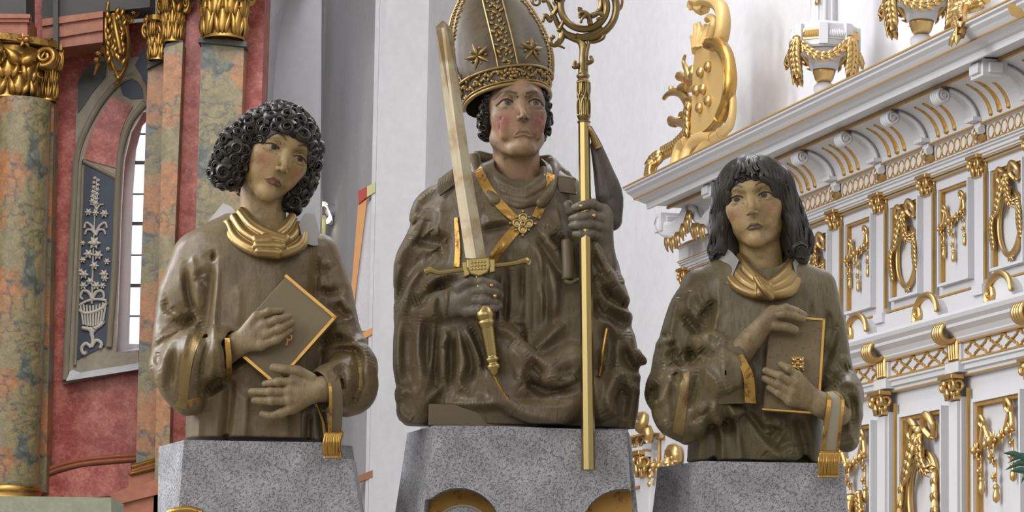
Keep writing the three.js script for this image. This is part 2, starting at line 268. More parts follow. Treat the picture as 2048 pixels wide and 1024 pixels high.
// band between two edges given with their own depths [px, py, z]
function freeBand(fr, A, B, thick = 5, n = 20) {
  const ca = new THREE.CatmullRomCurve3(A.map(p => fr.w(...p))), cb = new THREE.CatmullRomCurve3(B.map(p => fr.w(...p))), P = [], idx = [], t = thick * fr.U;
  for (let i = 0; i <= n; i++) { const a = ca.getPoint(i / n), b = cb.getPoint(i / n); P.push(a.x, a.y, a.z, b.x, b.y, b.z, b.x, b.y, b.z - t, a.x, a.y, a.z - t); }
  const q = (a, b, c, d) => idx.push(a, b, c, a, c, d);
  for (let i = 0; i < n; i++) for (let j = 0; j < 4; j++) { const k = (j + 1) % 4; q(i * 4 + j, i * 4 + k, i * 4 + 4 + k, i * 4 + 4 + j); }
  q(0, 3, 2, 1); q(n * 4, n * 4 + 1, n * 4 + 2, n * 4 + 3);
  const g = new THREE.BufferGeometry(); g.setAttribute('position', new THREE.BufferAttribute(new Float32Array(P), 3)); g.setIndex(idx);
  const uv = new Float32Array(P.length / 3 * 2); for (let i = 0; i < P.length / 3; i++) { uv[2 * i] = P[3 * i] * 6; uv[2 * i + 1] = P[3 * i + 1] * 6; } g.setAttribute('uv', new THREE.BufferAttribute(uv, 2));
  const h = g.toNonIndexed(); h.computeVertexNormals(); return h;
}
function tubePx(fr, pts, r, seg = 24, rad = 7) { return sweep(pts.map(p => fr.w(...p)), typeof r === 'function' ? t => r(t) * fr.U : r * fr.U, seg, rad); }
// a flat plate traced in pixels, standing upright at depth z
function platePx(fr, pts, z, thick, bevel = 1) {
  const c = pts.map(p => fr.w(p[0], p[1], z)); return extrude(c.map(v => [v.x, v.y]), thick * fr.U, bevel * fr.U).translate(0, 0, c[0].z - thick * fr.U);
}
// ---- head: a canonical face, chin at y 0, crown at y 100, looking along +z
function faceField(o) {
  const F = new Field(), e = o.eye ?? 14.5, w = o.w ?? 1, m = o.mouth ?? 9.5, dn = o.down ?? 1.5, nl = o.nose ?? 44, jw = o.jaw ?? 1, fl = o.full ?? 1, t = o.lid ?? 0;
  F.add(ell([0, 59, -6], [32 * w, 30, 40])); F.add(ell([0, 38, 5], [28 * w, 36, 28]), 8);
  for (const s of [-1, 1]) {
    F.add(cone([s * 17.5 * jw, 21, -2], [s * 4.5 * jw, 6.5, 19], 9, 7), 8);
    F.add(ball([s * 18.5 * w, 39, 17.5], 9), 9);
    F.add(ell([s * 13.5, 26, 20.5], [8, 10, 7]), 8);
  }
  F.add(ball([0, 7, 24.5], 7.6), 7);
  F.add(tube([[-23 * w, 53.5, 17], [-13, 58, 27], [0, 56.5, 29.6], [13, 58, 27], [23 * w, 53.5, 17]], 4.4), 6);
  for (const s of [-1, 1]) F.cut(ell([s * e, 49.8, 36], [9.8, 6.4, 8.6]), 4.5);
  F.add(ell([0, 22, 23.5], [11.5, 10.5, 8.5]), 6);
  // straight narrow nose
  F.add(tube([[0, 57, 29], [0, 50, 30.5], [0, 40, 35.5], [0, 33, nl - 3.4]], [3.2, 2.5, 2.7, 3.1]), 3.6); F.add(ball([0, 32, nl - 3], 2.8), 2);
  for (const s of [-1, 1]) { F.add(ell([s * 4.2, 31.4, nl - 7.6], [2.4, 2.4, 3.8]), 1.8); F.cut(cone([s * 2.3, 28, nl - 5], [s * 3, 29, nl - 8.4], 1.2), 0.6); F.cut(tube([[s * 7.6, 33.2, nl - 9], [s * 8.2, 30.5, nl - 10.4]], 0.7), 1); }
  for (const s of [-1, 1]) {
    F.add(ball([s * e, 49.4, 22.8], 7.1), 0.3);
    F.add(tube([[s * (e - 8), 47.6, 26.2], [s * (e - 4.8), 51.8 - t, 29.2], [s * (e - 0.5), 53.6 - t, 30.3], [s * (e + 4.4), 52.6 - t, 28.6], [s * (e + 9.4), 48.2, 23.2]], [0.7, 1.15, 1.3, 1.2, 0.8]), 0.7);
    F.add(tube([[s * (e - 7.8), 47.4, 26.2], [s * (e - 3.5), 45.2, 28.6], [s * (e + 2), 44.8, 28.6], [s * (e + 9.2), 47.8, 23.2]], [0.6, 1.0, 1.0, 0.7]), 0.8);
    F.cut(tube([[s * (e - 7), 53.2, 29], [s * (e - 1), 56.6, 32], [s * (e + 5), 55.6, 29.6], [s * (e + 10), 51.4, 24]], 0.65), 0.9);
    F.cut(tube([[s * (e - 6), 43.2, 31], [s * (e + 1), 41.8, 30.6], [s * (e + 7), 43.6, 26.6]], 0.5), 1.4);
  }
  const ly = 19 + (o.lip ?? 0);
  F.add(tube([[-m, ly - dn, 29.4], [-m * 0.42, ly + 1.7, 32.6], [0, ly + 1.1, 33.2], [m * 0.42, ly + 1.7, 32.6], [m, ly - dn, 29.4]], [0.6, 1.3, 1.25, 1.3, 0.6].map(v => v * fl)), 1.4);
  F.add(tube([[-m * 0.78, ly - 1.3 - dn * 0.7, 29.9], [0, ly - 2.3, 32.7], [m * 0.78, ly - 1.3 - dn * 0.7, 29.9]], [0.8, 1.65 * fl, 0.8]), 1.4);
  F.cut(tube([[-m * 1.16, ly - 0.4 - dn * 1.25, 30], [-m * 0.5, ly + 0.25, 34], [0, ly - 0.35, 34.9], [m * 0.5, ly + 0.25, 34], [m * 1.16, ly - 0.4 - dn * 1.25, 30]], [0.9, 0.6, 0.55, 0.6, 0.9]), 0.5);
  F.cut(ell([0, 12.9, 35.2], [7, 1.9, 3.6]), 2.6); F.cut(tube([[0, 28, nl - 8.5], [0, 22.6, 35]], [0.9, 1.2]), 1.5);
  for (const s of [-1, 1]) F.add(ell([s * 30.5 * w, 44, -7], [3.6, 9.5, 6], [0, s * 0.3, 0]), 2);
  if (o.old) for (const s of [-1, 1]) {   // creases beside nose and mouth, hollow cheeks, loose jowls
    F.cut(tube([[s * 7.8, 31.5, 36], [s * 12.4, 24, 34.2], [s * 13.6, 13, 30]], [0.7, 1.2, 0.8]), 1.6);
    F.cut(tube([[s * 19.5, 34, 27], [s * 21, 24, 24], [s * 18.5, 12, 21.5]], [0.7, 1.2, 0.7]), 2);
    F.add(tube([[s * 16, 30, 25], [s * 17, 18, 22.5]], [3.6, 3]), 4);
    F.cut(tube([[s * (e - 5), 42.8, 31], [s * (e + 3), 41.6, 30.6], [s * (e + 8), 44, 26]], 0.9), 1.2); F.cut(tube([[s * 3.4, 53, 33], [s * 4, 60, 33]], 0.7), 1.2);
    F.add(cone([s * 14.5, 10, 8], [s * 8, 5.5, 19], 4, 5), 5);
  }
  return F;
}
function faceColour(o) {
  const flesh = o.flesh, e = o.eye ?? 14.5, m = o.mouth ?? 9.5, ly = 19 + (o.lip ?? 0), dn = o.down ?? 1.5, t = o.lid ?? 0;
  const gx = o.gaze?.[0] ?? 0, gy = o.gaze?.[1] ?? 0;
  const lipU = tube([[-m, ly - dn, 29.4], [-m * 0.42, ly + 1.7, 33], [0, ly + 1.1, 33.8], [m * 0.42, ly + 1.7, 33], [m, ly - dn, 29.4]], [0.5, 1.2, 1.2, 1.2, 0.5]), lipL = tube([[-m * 0.78, ly - 1.3 - dn * 0.7, 30.2], [0, ly - 2.1, 33.6], [m * 0.78, ly - 1.3 - dn * 0.7, 30.2]], [0.7, 1.6, 0.7]);
  const line = tube([[-m * 1.16, ly - 0.4 - dn * 1.25, 30], [-m * 0.5, ly + 0.25, 34], [0, ly - 0.35, 34.9], [m * 0.5, ly + 0.25, 34], [m * 1.16, ly - 0.4 - dn * 1.25, 30]], 0.6);
  const bp = o.brow ?? [[7, 59.4, 31], [11, 61.8, 31], [17, 62.4, 27], [24, 58.6, 19]];
  const brow = [-1, 1].map(s => tube(bp.map(p => [s * p[0], p[1], 0]), [0.8, 1.0, 0.8, 0.3].map(v => v * (o.browW ?? 0.7))));
  const lash = [-1, 1].map(s => tube([[s * (e - 8), 47.6, 26.8], [s * (e - 4.8), 50.9 - t, 30], [s * (e - 0.5), 52.4 - t, 31], [s * (e + 4.4), 51.5 - t, 29.4], [s * (e + 9.6), 48, 23.4]], 0.55));
  return (x, y, z) => {
    const n = fbm(x * 0.09 + 3, y * 0.09, z * 0.09, 4), s = vnoise(x * 1.3, y * 1.3, z * 1.3), g = fbm(x * 0.25 + 40, y * 0.25, z * 0.25, 3);
    let c = mix3(flesh, o.worn, sstep(0.42, 0.66, n) * 0.9); c = c.map(v => v * (0.86 + 0.28 * s));
    for (const q of [-1, 1]) { const dx = (x - q * 18.5) / 8.5, dy = (y - (o.cheekY ?? 33)) / 8; if (z > 8) c = mix3(c, o.pink, clamp((o.blush ?? 0.6) * Math.exp(-dx * dx - dy * dy) * (0.2 + 1.6 * g), 0, 1)); }
    if (z > 15 && y < 64) {
      for (const b of brow) { const d = b.d(x, y, 0); if (d < 1.1) c = mix3(c, o.dark, (1 - sstep(-0.2, 1.1, d)) * 0.85); }
      const dl = Math.min(lipU.d(x, y, z), lipL.d(x, y, z)); if (dl < 0.8) c = mix3(c, o.lips, (1 - sstep(0.0, 0.8, dl)) * 0.85);
      const dm = line.d(x, y, z); if (dm < 0.5) c = mix3(c, o.dark, 1 - sstep(-0.1, 0.5, dm));
      for (const q of [-1, 1]) {
        const ex = x - q * e, ey = y - 49.4, ez = z - 22.8, r = Math.hypot(ex, ey, ez);
        if (r < 7.3 && z > 23.4) {
          c = o.sclera.slice(); const ir = Math.hypot(ex - gx, ey - gy);
          if (ir < 3.3) c = mix3(o.iris, o.dark, ir > 2.7 ? 0.85 : 0); if (ir < 1.4) c = [0.008, 0.007, 0.006];
        }
        const d = lash[q < 0 ? 0 : 1].d(x, y, z); if (d < 0.7) c = mix3(c, o.dark, (1 - sstep(0.1, 0.7, d)) * 0.9);
      }
      for (const q of [-1, 1]) if (Math.hypot(x - q * 2.6, (y - 29.5)) < 1.1 && z > 34) c = mix3(c, o.dark, 0.8);
    }
    return c;
  };
}
const FACE = { flesh: lin(163, 137, 94), worn: lin(126, 108, 66), pink: lin(150, 84, 62), lips: lin(104, 58, 46), dark: lin(44, 36, 28), sclera: lin(154, 138, 104), iris: lin(70, 58, 38) };
// head in the frame of a bust; anchor = pixel between the eyes
function makeHead(parent, fr, o) {
  const face = faceField(o), R = new THREE.Matrix4().makeRotationFromEuler(new THREE.Euler(o.pitch, o.yaw, o.roll, 'ZYX')), s = o.scale;
  const a = fr.q(...o.anchor), av = V(0, 49, 24).multiplyScalar(s).applyMatrix4(R), T = [a[0] - av.x, a[1] - av.y, a[2] - av.z], q = R.elements;
  const inv = (x, y, z) => { x -= T[0]; y -= T[1]; z -= T[2]; return [(q[0] * x + q[1] * y + q[2] * z) / s, (q[4] * x + q[5] * y + q[6] * z) / s, (q[8] * x + q[9] * y + q[10] * z) / s]; };
  const fwd = (p) => { const v = V(p[0], p[1], p[2]).multiplyScalar(s).applyMatrix4(R); return [v.x + T[0], v.y + T[1], v.z + T[2]]; };
  const ctr = fwd([0, 50, 0]), rad = 66 * s;
  const F = new Field();
  F.add({ d(x, y, z) { const p = inv(x, y, z); return s * Math.max(face.d(p[0], p[1], p[2]), -16 - p[2]); }, bb: [ctr[0] - rad, ctr[1] - rad, ctr[2] - rad, ctr[0] + rad, ctr[1] + rad, ctr[2] + rad] });
  for (const [p, k] of o.neck(fr, fwd)) F.add(p, k);
  for (const [p, k] of (o.neckCuts ? o.neckCuts(fr, fwd) : [])) F.cut(p, k);
  const col = faceColour(o), geo = meshField(F, o.cell ?? 1.15, fr.U, (x, y, z) => { const p = inv(x, y, z); return col(p[0], p[1], p[2]); });
  part('head', geo, M.skin, parent, o.label);
  return { fwd, inv, F, s, R, dir: v => V(...v).applyMatrix4(R) };
}
// ---- snail curl: a rope of hair wound in on itself around an axis along +z, radius 1
function curlGeometry(turns = 1.9, thick = 0.3, rise = 0.35) {
  const g = [];
  for (const [off, th] of [[0, thick], [0.22, thick * 0.62]]) {
    const p = []; for (let i = 0; i <= 30; i++) { const t = i / 30, a = t * turns * 6.283, r = (1 - thick * 0.5) * (1 - 0.68 * t); p.push(V(Math.cos(a) * r, Math.sin(a) * r, rise * t + off * (1 - t * 0.6) - 0.1)); }
    g.push(sweep(p, t => th * (0.75 + 0.25 * Math.cos(t * 3)) * (1 - 0.35 * t), 40, 6));
  }
  return merge(g);
}
const CURLS = [curlGeometry(1.7, 0.4, 0.25), curlGeometry(1.9, 0.36, 0.4), curlGeometry(1.5, 0.42, 0.15)];
function curl(parent, pos, axis, r, roll, i = 0, mat = M.hair) {
  const m = part('curl', CURLS[i % 3], mat, parent); m.position.copy(pos); m.scale.setScalar(r);
  m.quaternion.setFromUnitVectors(V(0, 0, 1), axis.clone().normalize()).multiply(new THREE.Quaternion().setFromAxisAngle(V(0, 0, 1), roll)); return m;
}
// hand: wrist, four knuckles and finger chains, thumb chain, all [px, py, z]
function handGeometry(fr, o) {
  const F = new Field(), q = p => fr.q(...p), r = o.r ?? 9.5, wr = q(o.wrist);
  F.add(cone(q(o.arm), wr, o.armR ?? 27, o.wristR ?? 23));
  const kn = o.fingers.map(f => q(f[0]));
  kn.forEach((k, i) => F.add(cone(wr, k, (o.wristR ?? 23) * 0.62, r * 1.28), 9));
  if (o.extra) for (const [a, b, ra, rb] of o.extra) F.add(cone(q(a), q(b), ra, rb), 6);
  const fing = f => { const pts = f.map(q), n = pts.length, rad = pts.map((_, i) => (f.r ?? r) * (1.06 - 0.30 * i / (n - 1))); return tube(pts, rad); };
  const webs = o.fingers.map(f => fing(f));
  for (const w of webs) F.add(w, 2.2);
  o.fingers.forEach((f, i) => { F.add(ball(kn[i], r * 1.14), 4); if (f.length > 2) F.add(ball(q(f[1]), (f.r ?? r) * 1.04), 2); });
  if (o.thumb) { F.add(tube(o.thumb.map(q), o.thumb.map((_, i) => r * (1.35 - 0.42 * i / (o.thumb.length - 1)))), 5); }
  if (o.tendons !== 0) o.fingers.forEach((f, i) => { const a = q(f[0]), b = wr; const m = [a[0] * 0.45 + b[0] * 0.55, a[1] * 0.45 + b[1] * 0.55, a[2] * 0.45 + b[2] * 0.55 + r * 0.42]; F.add(tube([[a[0], a[1], a[2] + r * 0.45], m], [3.2, 2.2]), 3); });
  for (const [a, b, rr_] of o.cuts ?? []) F.cut(cone(q(a), q(b), rr_), 1);
  return meshField(F, o.cell ?? 1.5, fr.U, o.colour);
}
function densify3(pts, n = 14) { const c = new THREE.CatmullRomCurve3(pts.map(p => V(...p))); const o = []; for (let i = 0; i <= n; i++) { const p = c.getPoint(i / n); o.push([p.x, p.y, p.z]); } return o; }
M.robe_plain = std({ color: new THREE.Color(...lin(96, 83, 59)), roughness: 0.5 });
M.greyCloth = std({ color: new THREE.Color(...lin(134, 130, 124)), roughness: 0.5 });
M.paleCloth = std({ color: new THREE.Color(...lin(150, 142, 116)), roughness: 0.55 });

// scatter ringlets over a hair field, keeping clear of those already set
function coverCurls(hf, hair, fr, H, placed, o) {
  const ctr = H.fwd(o.centre ?? [0, 50, -10]);
  for (let i = 0; i < o.tries; i++) {
    const d = V(rr(-1, 1), rr(-0.8, 1), rr(-1, 0.95)).normalize(); let t = o.far ?? 150, p, hit = false; for (let k = 0; k < 50; k++) { p = [ctr[0] + d.x * t, ctr[1] + d.y * t, ctr[2] + d.z * t]; const e = hf.d(...p); if (e < 0.5) { hit = true; break; } t -= e * 0.8; if (t < 25) break; }
    if (!hit) continue; const c = H.inv(...p); if (!o.ok(c)) continue;
    const r = rr(...o.r); if (placed.some(([w, q]) => Math.hypot(w[0] - p[0], w[1] - p[1], w[2] - p[2]) < (q + r) * o.gap)) continue;
    const n = gradient(hf, p), pos = V(...p).addScaledVector(n, r * 0.08).multiplyScalar(fr.U); curl(hair, pos, n.add(V(rr(-.25, .25), rr(-.25, .25), rr(-.1, .25))), r * fr.U, rr(0, 6.28), i); placed.push([p, r]);
  }
}

function canonPrim(H, F, rad = 90, c = [0, 45, 0]) { const ctr = H.fwd(c), r = rad * H.s; return { d(x, y, z) { const p = H.inv(x, y, z); return H.s * F.d(p[0], p[1], p[2]); }, bb: [ctr[0] - r, ctr[1] - r, ctr[2] - r, ctr[0] + r, ctr[1] + r, ctr[2] + r] }; }
function gradient(F, p, e = 1.5) { return V(F.d(p[0] + e, p[1], p[2]) - F.d(p[0] - e, p[1], p[2]), F.d(p[0], p[1] + e, p[2]) - F.d(p[0], p[1] - e, p[2]), F.d(p[0], p[1], p[2] + e) - F.d(p[0], p[1], p[2] - e)).normalize(); }
const HANDCOL = woodCol(lin(136, 120, 86), lin(116, 99, 67), lin(82, 68, 45), 2);
const ROBECOL = woodCol(lin(110, 94, 64), lin(94, 79, 51), lin(68, 55, 34));
const ROBECOL2 = woodCol(lin(106, 94, 70), lin(90, 77, 55), lin(64, 53, 37));

// ================================================================ deacon with the curly hair, left
{
  const fr = frame(515, 882, 8.0), q = fr.q, U = fr.U;
  const bust = thing('carved_bust', 'carved wooden bust with tight ringlet curls and tilted head, hands crossed over a slanting book', 'statue', fr.base, 'three carved wooden busts on stone blocks');
  const H = makeHead(bust, fr, { ...FACE, anchor: [570, 304, 82], scale: 2.1, yaw: 0.42, pitch: 0.08, roll: -0.36, eye: 14.2, mouth: 8.6, down: 1.6, nose: 45, lid: 1.2, full: 1.0, gaze: [1.2, -0.6], blush: 0.45, jaw: 0.92,
    neck: (f, fw) => [[cone(fw([0, 22, -12]), f.q(524, 470, -8), 44, 50), 14], [cone(f.q(524, 470, -8), f.q(520, 520, -12), 50, 62), 10]], label: 'painted face turned down to the side' });
  // hair: a close cap under separate ringlets
  const C = new Field();
  C.add(ell([0, 60, -7], [36, 33.5, 43])); for (const s of [-1, 1]) C.add(tube([[s * 30, 60, -4], [s * (s < 0 ? 37 : 32), 36, -1], [s * (s < 0 ? 37 : 31), 12, -2]], [12, s < 0 ? 18 : 15, s < 0 ? 17 : 14]), 9); C.add(ell([0, 32, -26], [34, 36, 24]), 10);
  C.cut(ell([0, 31, 36], [25.5, 36, 31]), 4);
  const hf = new Field(); hf.add(canonPrim(H, C, 84)); hf.keep(halfY(q(500, 445, 0)[1]), 6);
  const hair = part('hair', meshField(hf, 2.2, U, null), M.hair, bust, 'dark glossy ringlets');
  const placed = [];
  const put = (p, r, i) => { const n = gradient(hf, p); r *= 1.12; const pos = V(p[0], p[1], p[2]).addScaledVector(n, r * 0.1).multiplyScalar(U); curl(hair, pos, n.add(V(rr(-.2, .2), rr(-.2, .2), rr(-.1, .2))), r * U, rr(0, 6.28), i); placed.push([p, r]); };
  const spots = [[530, 205, 58], [745, 238, 66], [880, 288, 60], [745, 125, 58], [430, 258, 58], [312, 405, 52], [215, 340, 54], [170, 462, 58], [208, 615, 66], [118, 690, 50], [110, 775, 44], [262, 745, 48], [195, 800, 50], [985, 560, 60], [962, 725, 64], [800, 868, 62], [905, 855, 52], [960, 400, 50], [985, 480, 46], [880, 940, 48], [610, 130, 52], [505, 120, 50], [350, 185, 50], [935, 235, 50], [850, 165, 52], [325, 280, 46], [660, 75, 46], [245, 260, 46], [290, 500, 46], [960, 320, 46], [730, 800, 40], [1010, 640, 46], [300, 640, 44], [140, 560, 46], [410, 140, 46], [740, 900, 44], [470, 300, 46], [560, 262, 44], [640, 232, 44], [818, 296, 44], [392, 335, 46], [376, 425, 44], [930, 330, 44]];
  spots.forEach(([x, y, r], i) => { r *= 1.08; const X = 400 + x / 4.265, Y = 200 + y / 4.265, z = frontZ(hf, fr, X, Y, 200); if (z === null) { return; } put(q(X, Y, z), r / 4.265, i); });
  coverCurls(hf, hair, fr, H, placed, { tries: 6000, r: [12.5, 16.5], gap: 0.6, ok: c => !(c[2] > 16 && Math.abs(c[0]) < 24 && c[1] < 62) });
  // robe
  const F = new Field();
  F.add(trunk(fr, [[430, 512, 72, 54, -8], [450, 509, 102, 64, -6], [472, 506, 132, 76, -2], [500, 506, 152, 84], [560, 512, 154, 92, 2], [650, 515, 146, 94, 4], [760, 516, 142, 92, 4], [888, 517, 146, 92, 2]]));
  F.add(tube([q(392, 512, -4), q(362, 590, 0), q(350, 660, 8), q(347, 738, 34)], [46, 47, 44, 45]), 16);
  F.add(tube([q(636, 510, -6), q(662, 580, 0), q(678, 650, 8), q(696, 738, 40)], [44, 42, 40, 50]), 16);
  // sleeves, hanging full from the forearms
  F.add(tube([q(345, 735, 44), q(385, 716, 88), q(436, 704, 116)], [44, 58, 52]), 18); F.add(ell(q(372, 758, 78), [56, 62, 46], [0, 0.5, 0.25]), 16); F.add(cone(q(356, 778, 70), q(372, 812, 74), 30, 20), 14);
  F.add(tube([q(704, 738, 50), q(700, 766, 84), q(664, 776, 112)], [50, 56, 50]), 18); F.add(ell(q(704, 780, 74), [46, 50, 40]), 14); F.add(cone(q(700, 800, 70), q(690, 818, 74), 24, 16), 10);
  const baseOps = F.ops.slice();
  F.cut(cone(q(496, 700, 142), q(424, 712, 104), 45, 34), 4); F.cut(cone(q(620, 784, 140), q(668, 780, 108), 40, 34), 4);
  folds(F, fr, [
    // breast: upright seams
    [[[437, 505], [436, 560], [430, 640], [432, 700]], 5, 4, 6], [[[480, 560], [476, 660]], 7, 2.5, 8], [[[560, 510], [560, 540]], 4, 2], [[[424, 520], [420, 580], [412, 660], [414, 690]], 9, -15, 5],
    [[[418, 514], [432, 514]], 6, -9], [[[408, 545], [398, 552], [410, 566]], 5, -7], [[[384, 510], [392, 545], [402, 560]], 6, 4], [[[372, 530], [376, 590], [392, 625], [400, 640]], 5, -8, 3], [[[362, 540], [366, 590], [376, 620]], 7, 5],
    [[[330, 595], [336, 618], [352, 632]], 5, -8], [[[345, 640], [372, 645], [398, 632]], 7, -13, 3], [[[398, 632], [405, 662], [412, 682]], 6, -9], [[[336, 622], [352, 640], [376, 655]], 6, 5], [[[306, 690], [330, 672], [362, 662]], 6, 6], [[[322, 664], [352, 660]], 4, -5],
    [[[632, 502], [632, 540], [630, 590], [632, 612]], 6, -12, 3], [[[634, 545], [655, 540], [662, 536]], 6, -9, 3], [[[640, 582], [660, 584], [680, 580]], 6, -12, 3], [[[642, 560], [652, 576], [672, 572]], 6, 5], [[[655, 520], [660, 548]], 7, 4], [[[676, 590], [690, 612], [700, 628]], 7, 5], [[[660, 618], [680, 622], [700, 640]], 5, -8], [[[676, 602], [684, 620]], 4, -6], [[[660, 650], [690, 640], [712, 634]], 7, 4], [[[668, 678], [684, 676]], 5, -10, 2],
    // left sleeve pleats
    [[[338, 690], [330, 720], [326, 765], [330, 790]], 8, 6], [[[318, 700], [312, 740]], 6, -6], [[[352, 690], [346, 730], [340, 780]], 5, -6], [[[420, 672], [404, 720], [398, 770]], 5, -7], [[[412, 676], [398, 730], [396, 780]], 6, 5], [[[432, 672], [440, 720], [446, 756]], 5, 6], [[[424, 680], [428, 730], [414, 780]], 5, 5], [[[446, 676], [448, 700], [452, 740]], 4, -5], [[[396, 790], [420, 778], [452, 762]], 8, -14, 3], [[[420, 775], [404, 784]], 6, 6], [[[380, 660], [372, 690], [368, 720]], 5, 5], [[[305, 720], [318, 745], [316, 770]], 7, 5],
    // right sleeve, arched folds round the wrist
    [[[650, 720], [676, 700], [712, 710], [722, 760], [722, 790]], 5, -8], [[[648, 700], [690, 690], [728, 700], [736, 740], [736, 780]], 6, 6], [[[660, 738], [680, 726], [700, 740], [702, 780]], 5, 6], [[[640, 694], [664, 682], [706, 682]], 6, -11, 3], [[[706, 810], [712, 790], [716, 770]], 6, -9], [[[664, 752], [672, 744], [684, 752], [686, 790]], 5, -7], [[[724, 690], [744, 716], [748, 756]], 7, 5], [[[735, 684], [720, 680], [700, 690]], 5, 5], [[[700, 690], [722, 712], [728, 740]], 4, -6],
    // skirt below the hands
    [[[462, 770], [458, 820], [452, 884]], 7, -12, 4, 0], [[[494, 800], [488, 884]], 8, 4, 8, 0], [[[402, 810], [398, 884]], 7, 4, 8, 0], [[[604, 830], [602, 884]], 6, 5, 6, 0], [[[617, 836], [616, 884]], 5, -9, 3, 0], [[[640, 830], [646, 884]], 7, -12, 4, 0], [[[576, 840], [574, 884]], 8, 3, 8, 0],
  ]);
  F.cut(ell(q(528, 428, 34), [60, 50, 66]), 3); F.raise(toolMarks()); F.keep(halfY(0.5), 1);
  part('robe', meshField(F, 2.1, U, ROBECOL), M.robe, bust, 'grey-brown stained robe with wide sleeves');
  part('sleeve_band', surfaceBand(F, fr, [[394, 664], [374, 690], [362, 720], [358, 760], [356, 800], [347, 812]], [[412, 662], [392, 700], [382, 740], [377, 780], [375, 805], [372, 820]], 1.5, 40, 8, 5), M.braid, bust, 'gilt braid round the sleeve');
  part('cuff_edge', surfaceBand(F, fr, [[449, 676], [452, 710], [453, 740], [455, 758]], [[459, 676], [463, 710], [464, 738], [465, 750]], 1.5, 24, 4, 6, baseOps), M.oldGold, bust);
  part('sleeve_lining', surfaceBand(F, fr, [[374, 800], [380, 815]], [[396, 795], [404, 796]], 2, 8, 3, 5, baseOps), M.oldGold, bust);
  part('sleeve_band', surfaceBand(F, fr, [[706, 700], [716, 730], [717, 770], [714, 786]], [[712, 698], [724, 730], [725, 768], [722, 784]], 1.5, 30, 3, 5), M.braid, bust);
  // amice: stiff grey collar and gold cloth crossed at the throat
  part('collar_flap', freeBand(fr, [[408, 453, 10], [433, 467, 50], [458, 473, 76]], [[446, 406, -10], [467, 418, 30], [478, 442, 58]], 7, 16), M.greyCloth, bust, 'pale grey stiff collar');
  part('collar_flap', freeBand(fr, [[646, 487, 20], [627, 491, 58], [606, 484, 80]], [[629, 428, 2], [609, 428, 42], [598, 448, 70]], 7, 16), M.greyCloth, bust, 'pale grey stiff collar');
  const G = new Field(), rop = (pts, r, k = 1.6) => G.add(tube(densify3(pts.map(p => q(...p))), r), k);
  const fan = (A, B, n, r) => { for (let i = 0; i < n; i++) { const t = i / (n - 1); rop(A.map((p, j) => p.map((v, k) => v + (B[j][k] - v) * t + (k === 2 ? 3 * Math.sin(i * 2.1) : 0))), r * (0.8 + 0.35 * Math.sin(i * 1.7 + 1)), 1.2); } };
  fan([[484, 422, 34], [512, 452, 76], [548, 470, 98], [572, 478, 104]], [[452, 448, 44], [468, 480, 80], [510, 504, 106], [556, 510, 112]], 9, 8);
  fan([[584, 434, 40], [566, 458, 78], [540, 474, 100], [512, 478, 106]], [[610, 468, 54], [602, 494, 84], [562, 508, 110], [518, 506, 114]], 9, 8);
  part('scarf', meshField(G, 1.6, U, null), M.bronzeGold, bust, 'gilt cloth twisted and crossed at the throat');
  // hands
  part('hand', handGeometry(fr, { arm: [440, 712, 100], wrist: [472, 690, 128], armR: 27, wristR: 25, r: 9.2, colour: HANDCOL,
    fingers: [[[514, 634, 148], [538, 624, 153], [562, 622, 147]], [[529, 650, 152], [552, 640, 158], [577, 634, 150]], [[533, 668, 152], [558, 658, 158], [583, 646, 150]], [[521, 690, 148], [552, 680, 154], [580, 662, 146]]], cuts: [] }), M.skin, bust, 'right hand laid on the book');
  part('hand', handGeometry(fr, { arm: [690, 776, 100], wrist: [646, 778, 136], armR: 27, wristR: 26, r: 9.2, colour: HANDCOL, thumb: [[622, 758, 146], [596, 742, 154], [570, 739, 154], [547, 735, 150]],
    fingers: [[[585, 764, 154], [556, 764, 160], [530, 768, 154]], [[577, 784, 156], [540, 784, 162], [503, 783, 154]], [[578, 801, 155], [544, 802, 160], [509, 801, 154]], [[586, 816, 150], [562, 826, 154], [544, 832, 152], [525, 828, 148]]] }), M.skin, bust, 'left hand spread below the book');
  // maniple: stole over the wrist with a gold fringe
  const man = part('maniple', freeBand(fr, [[652, 756, 148], [657, 764, 162], [659, 800, 164], [657, 868, 150]], [[664, 736, 140], [680, 762, 158], [685, 800, 160], [683, 866, 148]], 8, 24), M.robe_plain || M.hair, bust, 'narrow brown stole over the wrist');
  part('band_edge', freeBand(fr, [[650, 760, 150], [656, 768, 165], [658, 800, 167], [656, 866, 153]], [[654, 758, 150], [662, 768, 165], [665, 800, 167], [663, 866, 153]], 3, 20), M.oldGold, man);
  { const g = []; for (let i = 0; i < 12; i++) { const x = 652 + i * 2.9; g.push(tubePx(fr, [[x, 866, 154], [x - 3 + rr(-2, 2), 885, 158], [x - 4 + rr(-2, 2), 900, 154], [x - 2 + rr(-1, 1), 915, 150]], 3.4, 10, 5)); } g.push(tubePx(fr, [[652, 868, 154], [686, 866, 152]], 4, 4, 6)); const m = part('fringe', merge(g), M.oldGold, man, 'gold fringe'); }
  part('maniple_tail', tubePx(fr, [[634, 808, 120], [646, 845, 128], [650, 880, 128], [655, 912, 130]], 3, 16, 6), M.oldGold, bust);
  // the book
  const bk = thing('book', 'closed book with gilt edges held slanting by the curly-haired bust', 'book', fr.base);
  const T = fr.w(583, 560, 108), Rr = fr.w(684, 645, 120), B2 = fr.w(541, 760, 128), L = T.clone().add(B2).sub(Rr);
  const ux = Rr.clone().sub(T), uy = B2.clone().sub(Rr), W = ux.length(), Hh = uy.length(); ux.normalize(); uy.addScaledVector(ux, -uy.dot(ux)).normalize(); const uz = ux.clone().cross(uy.clone().negate()).normalize();
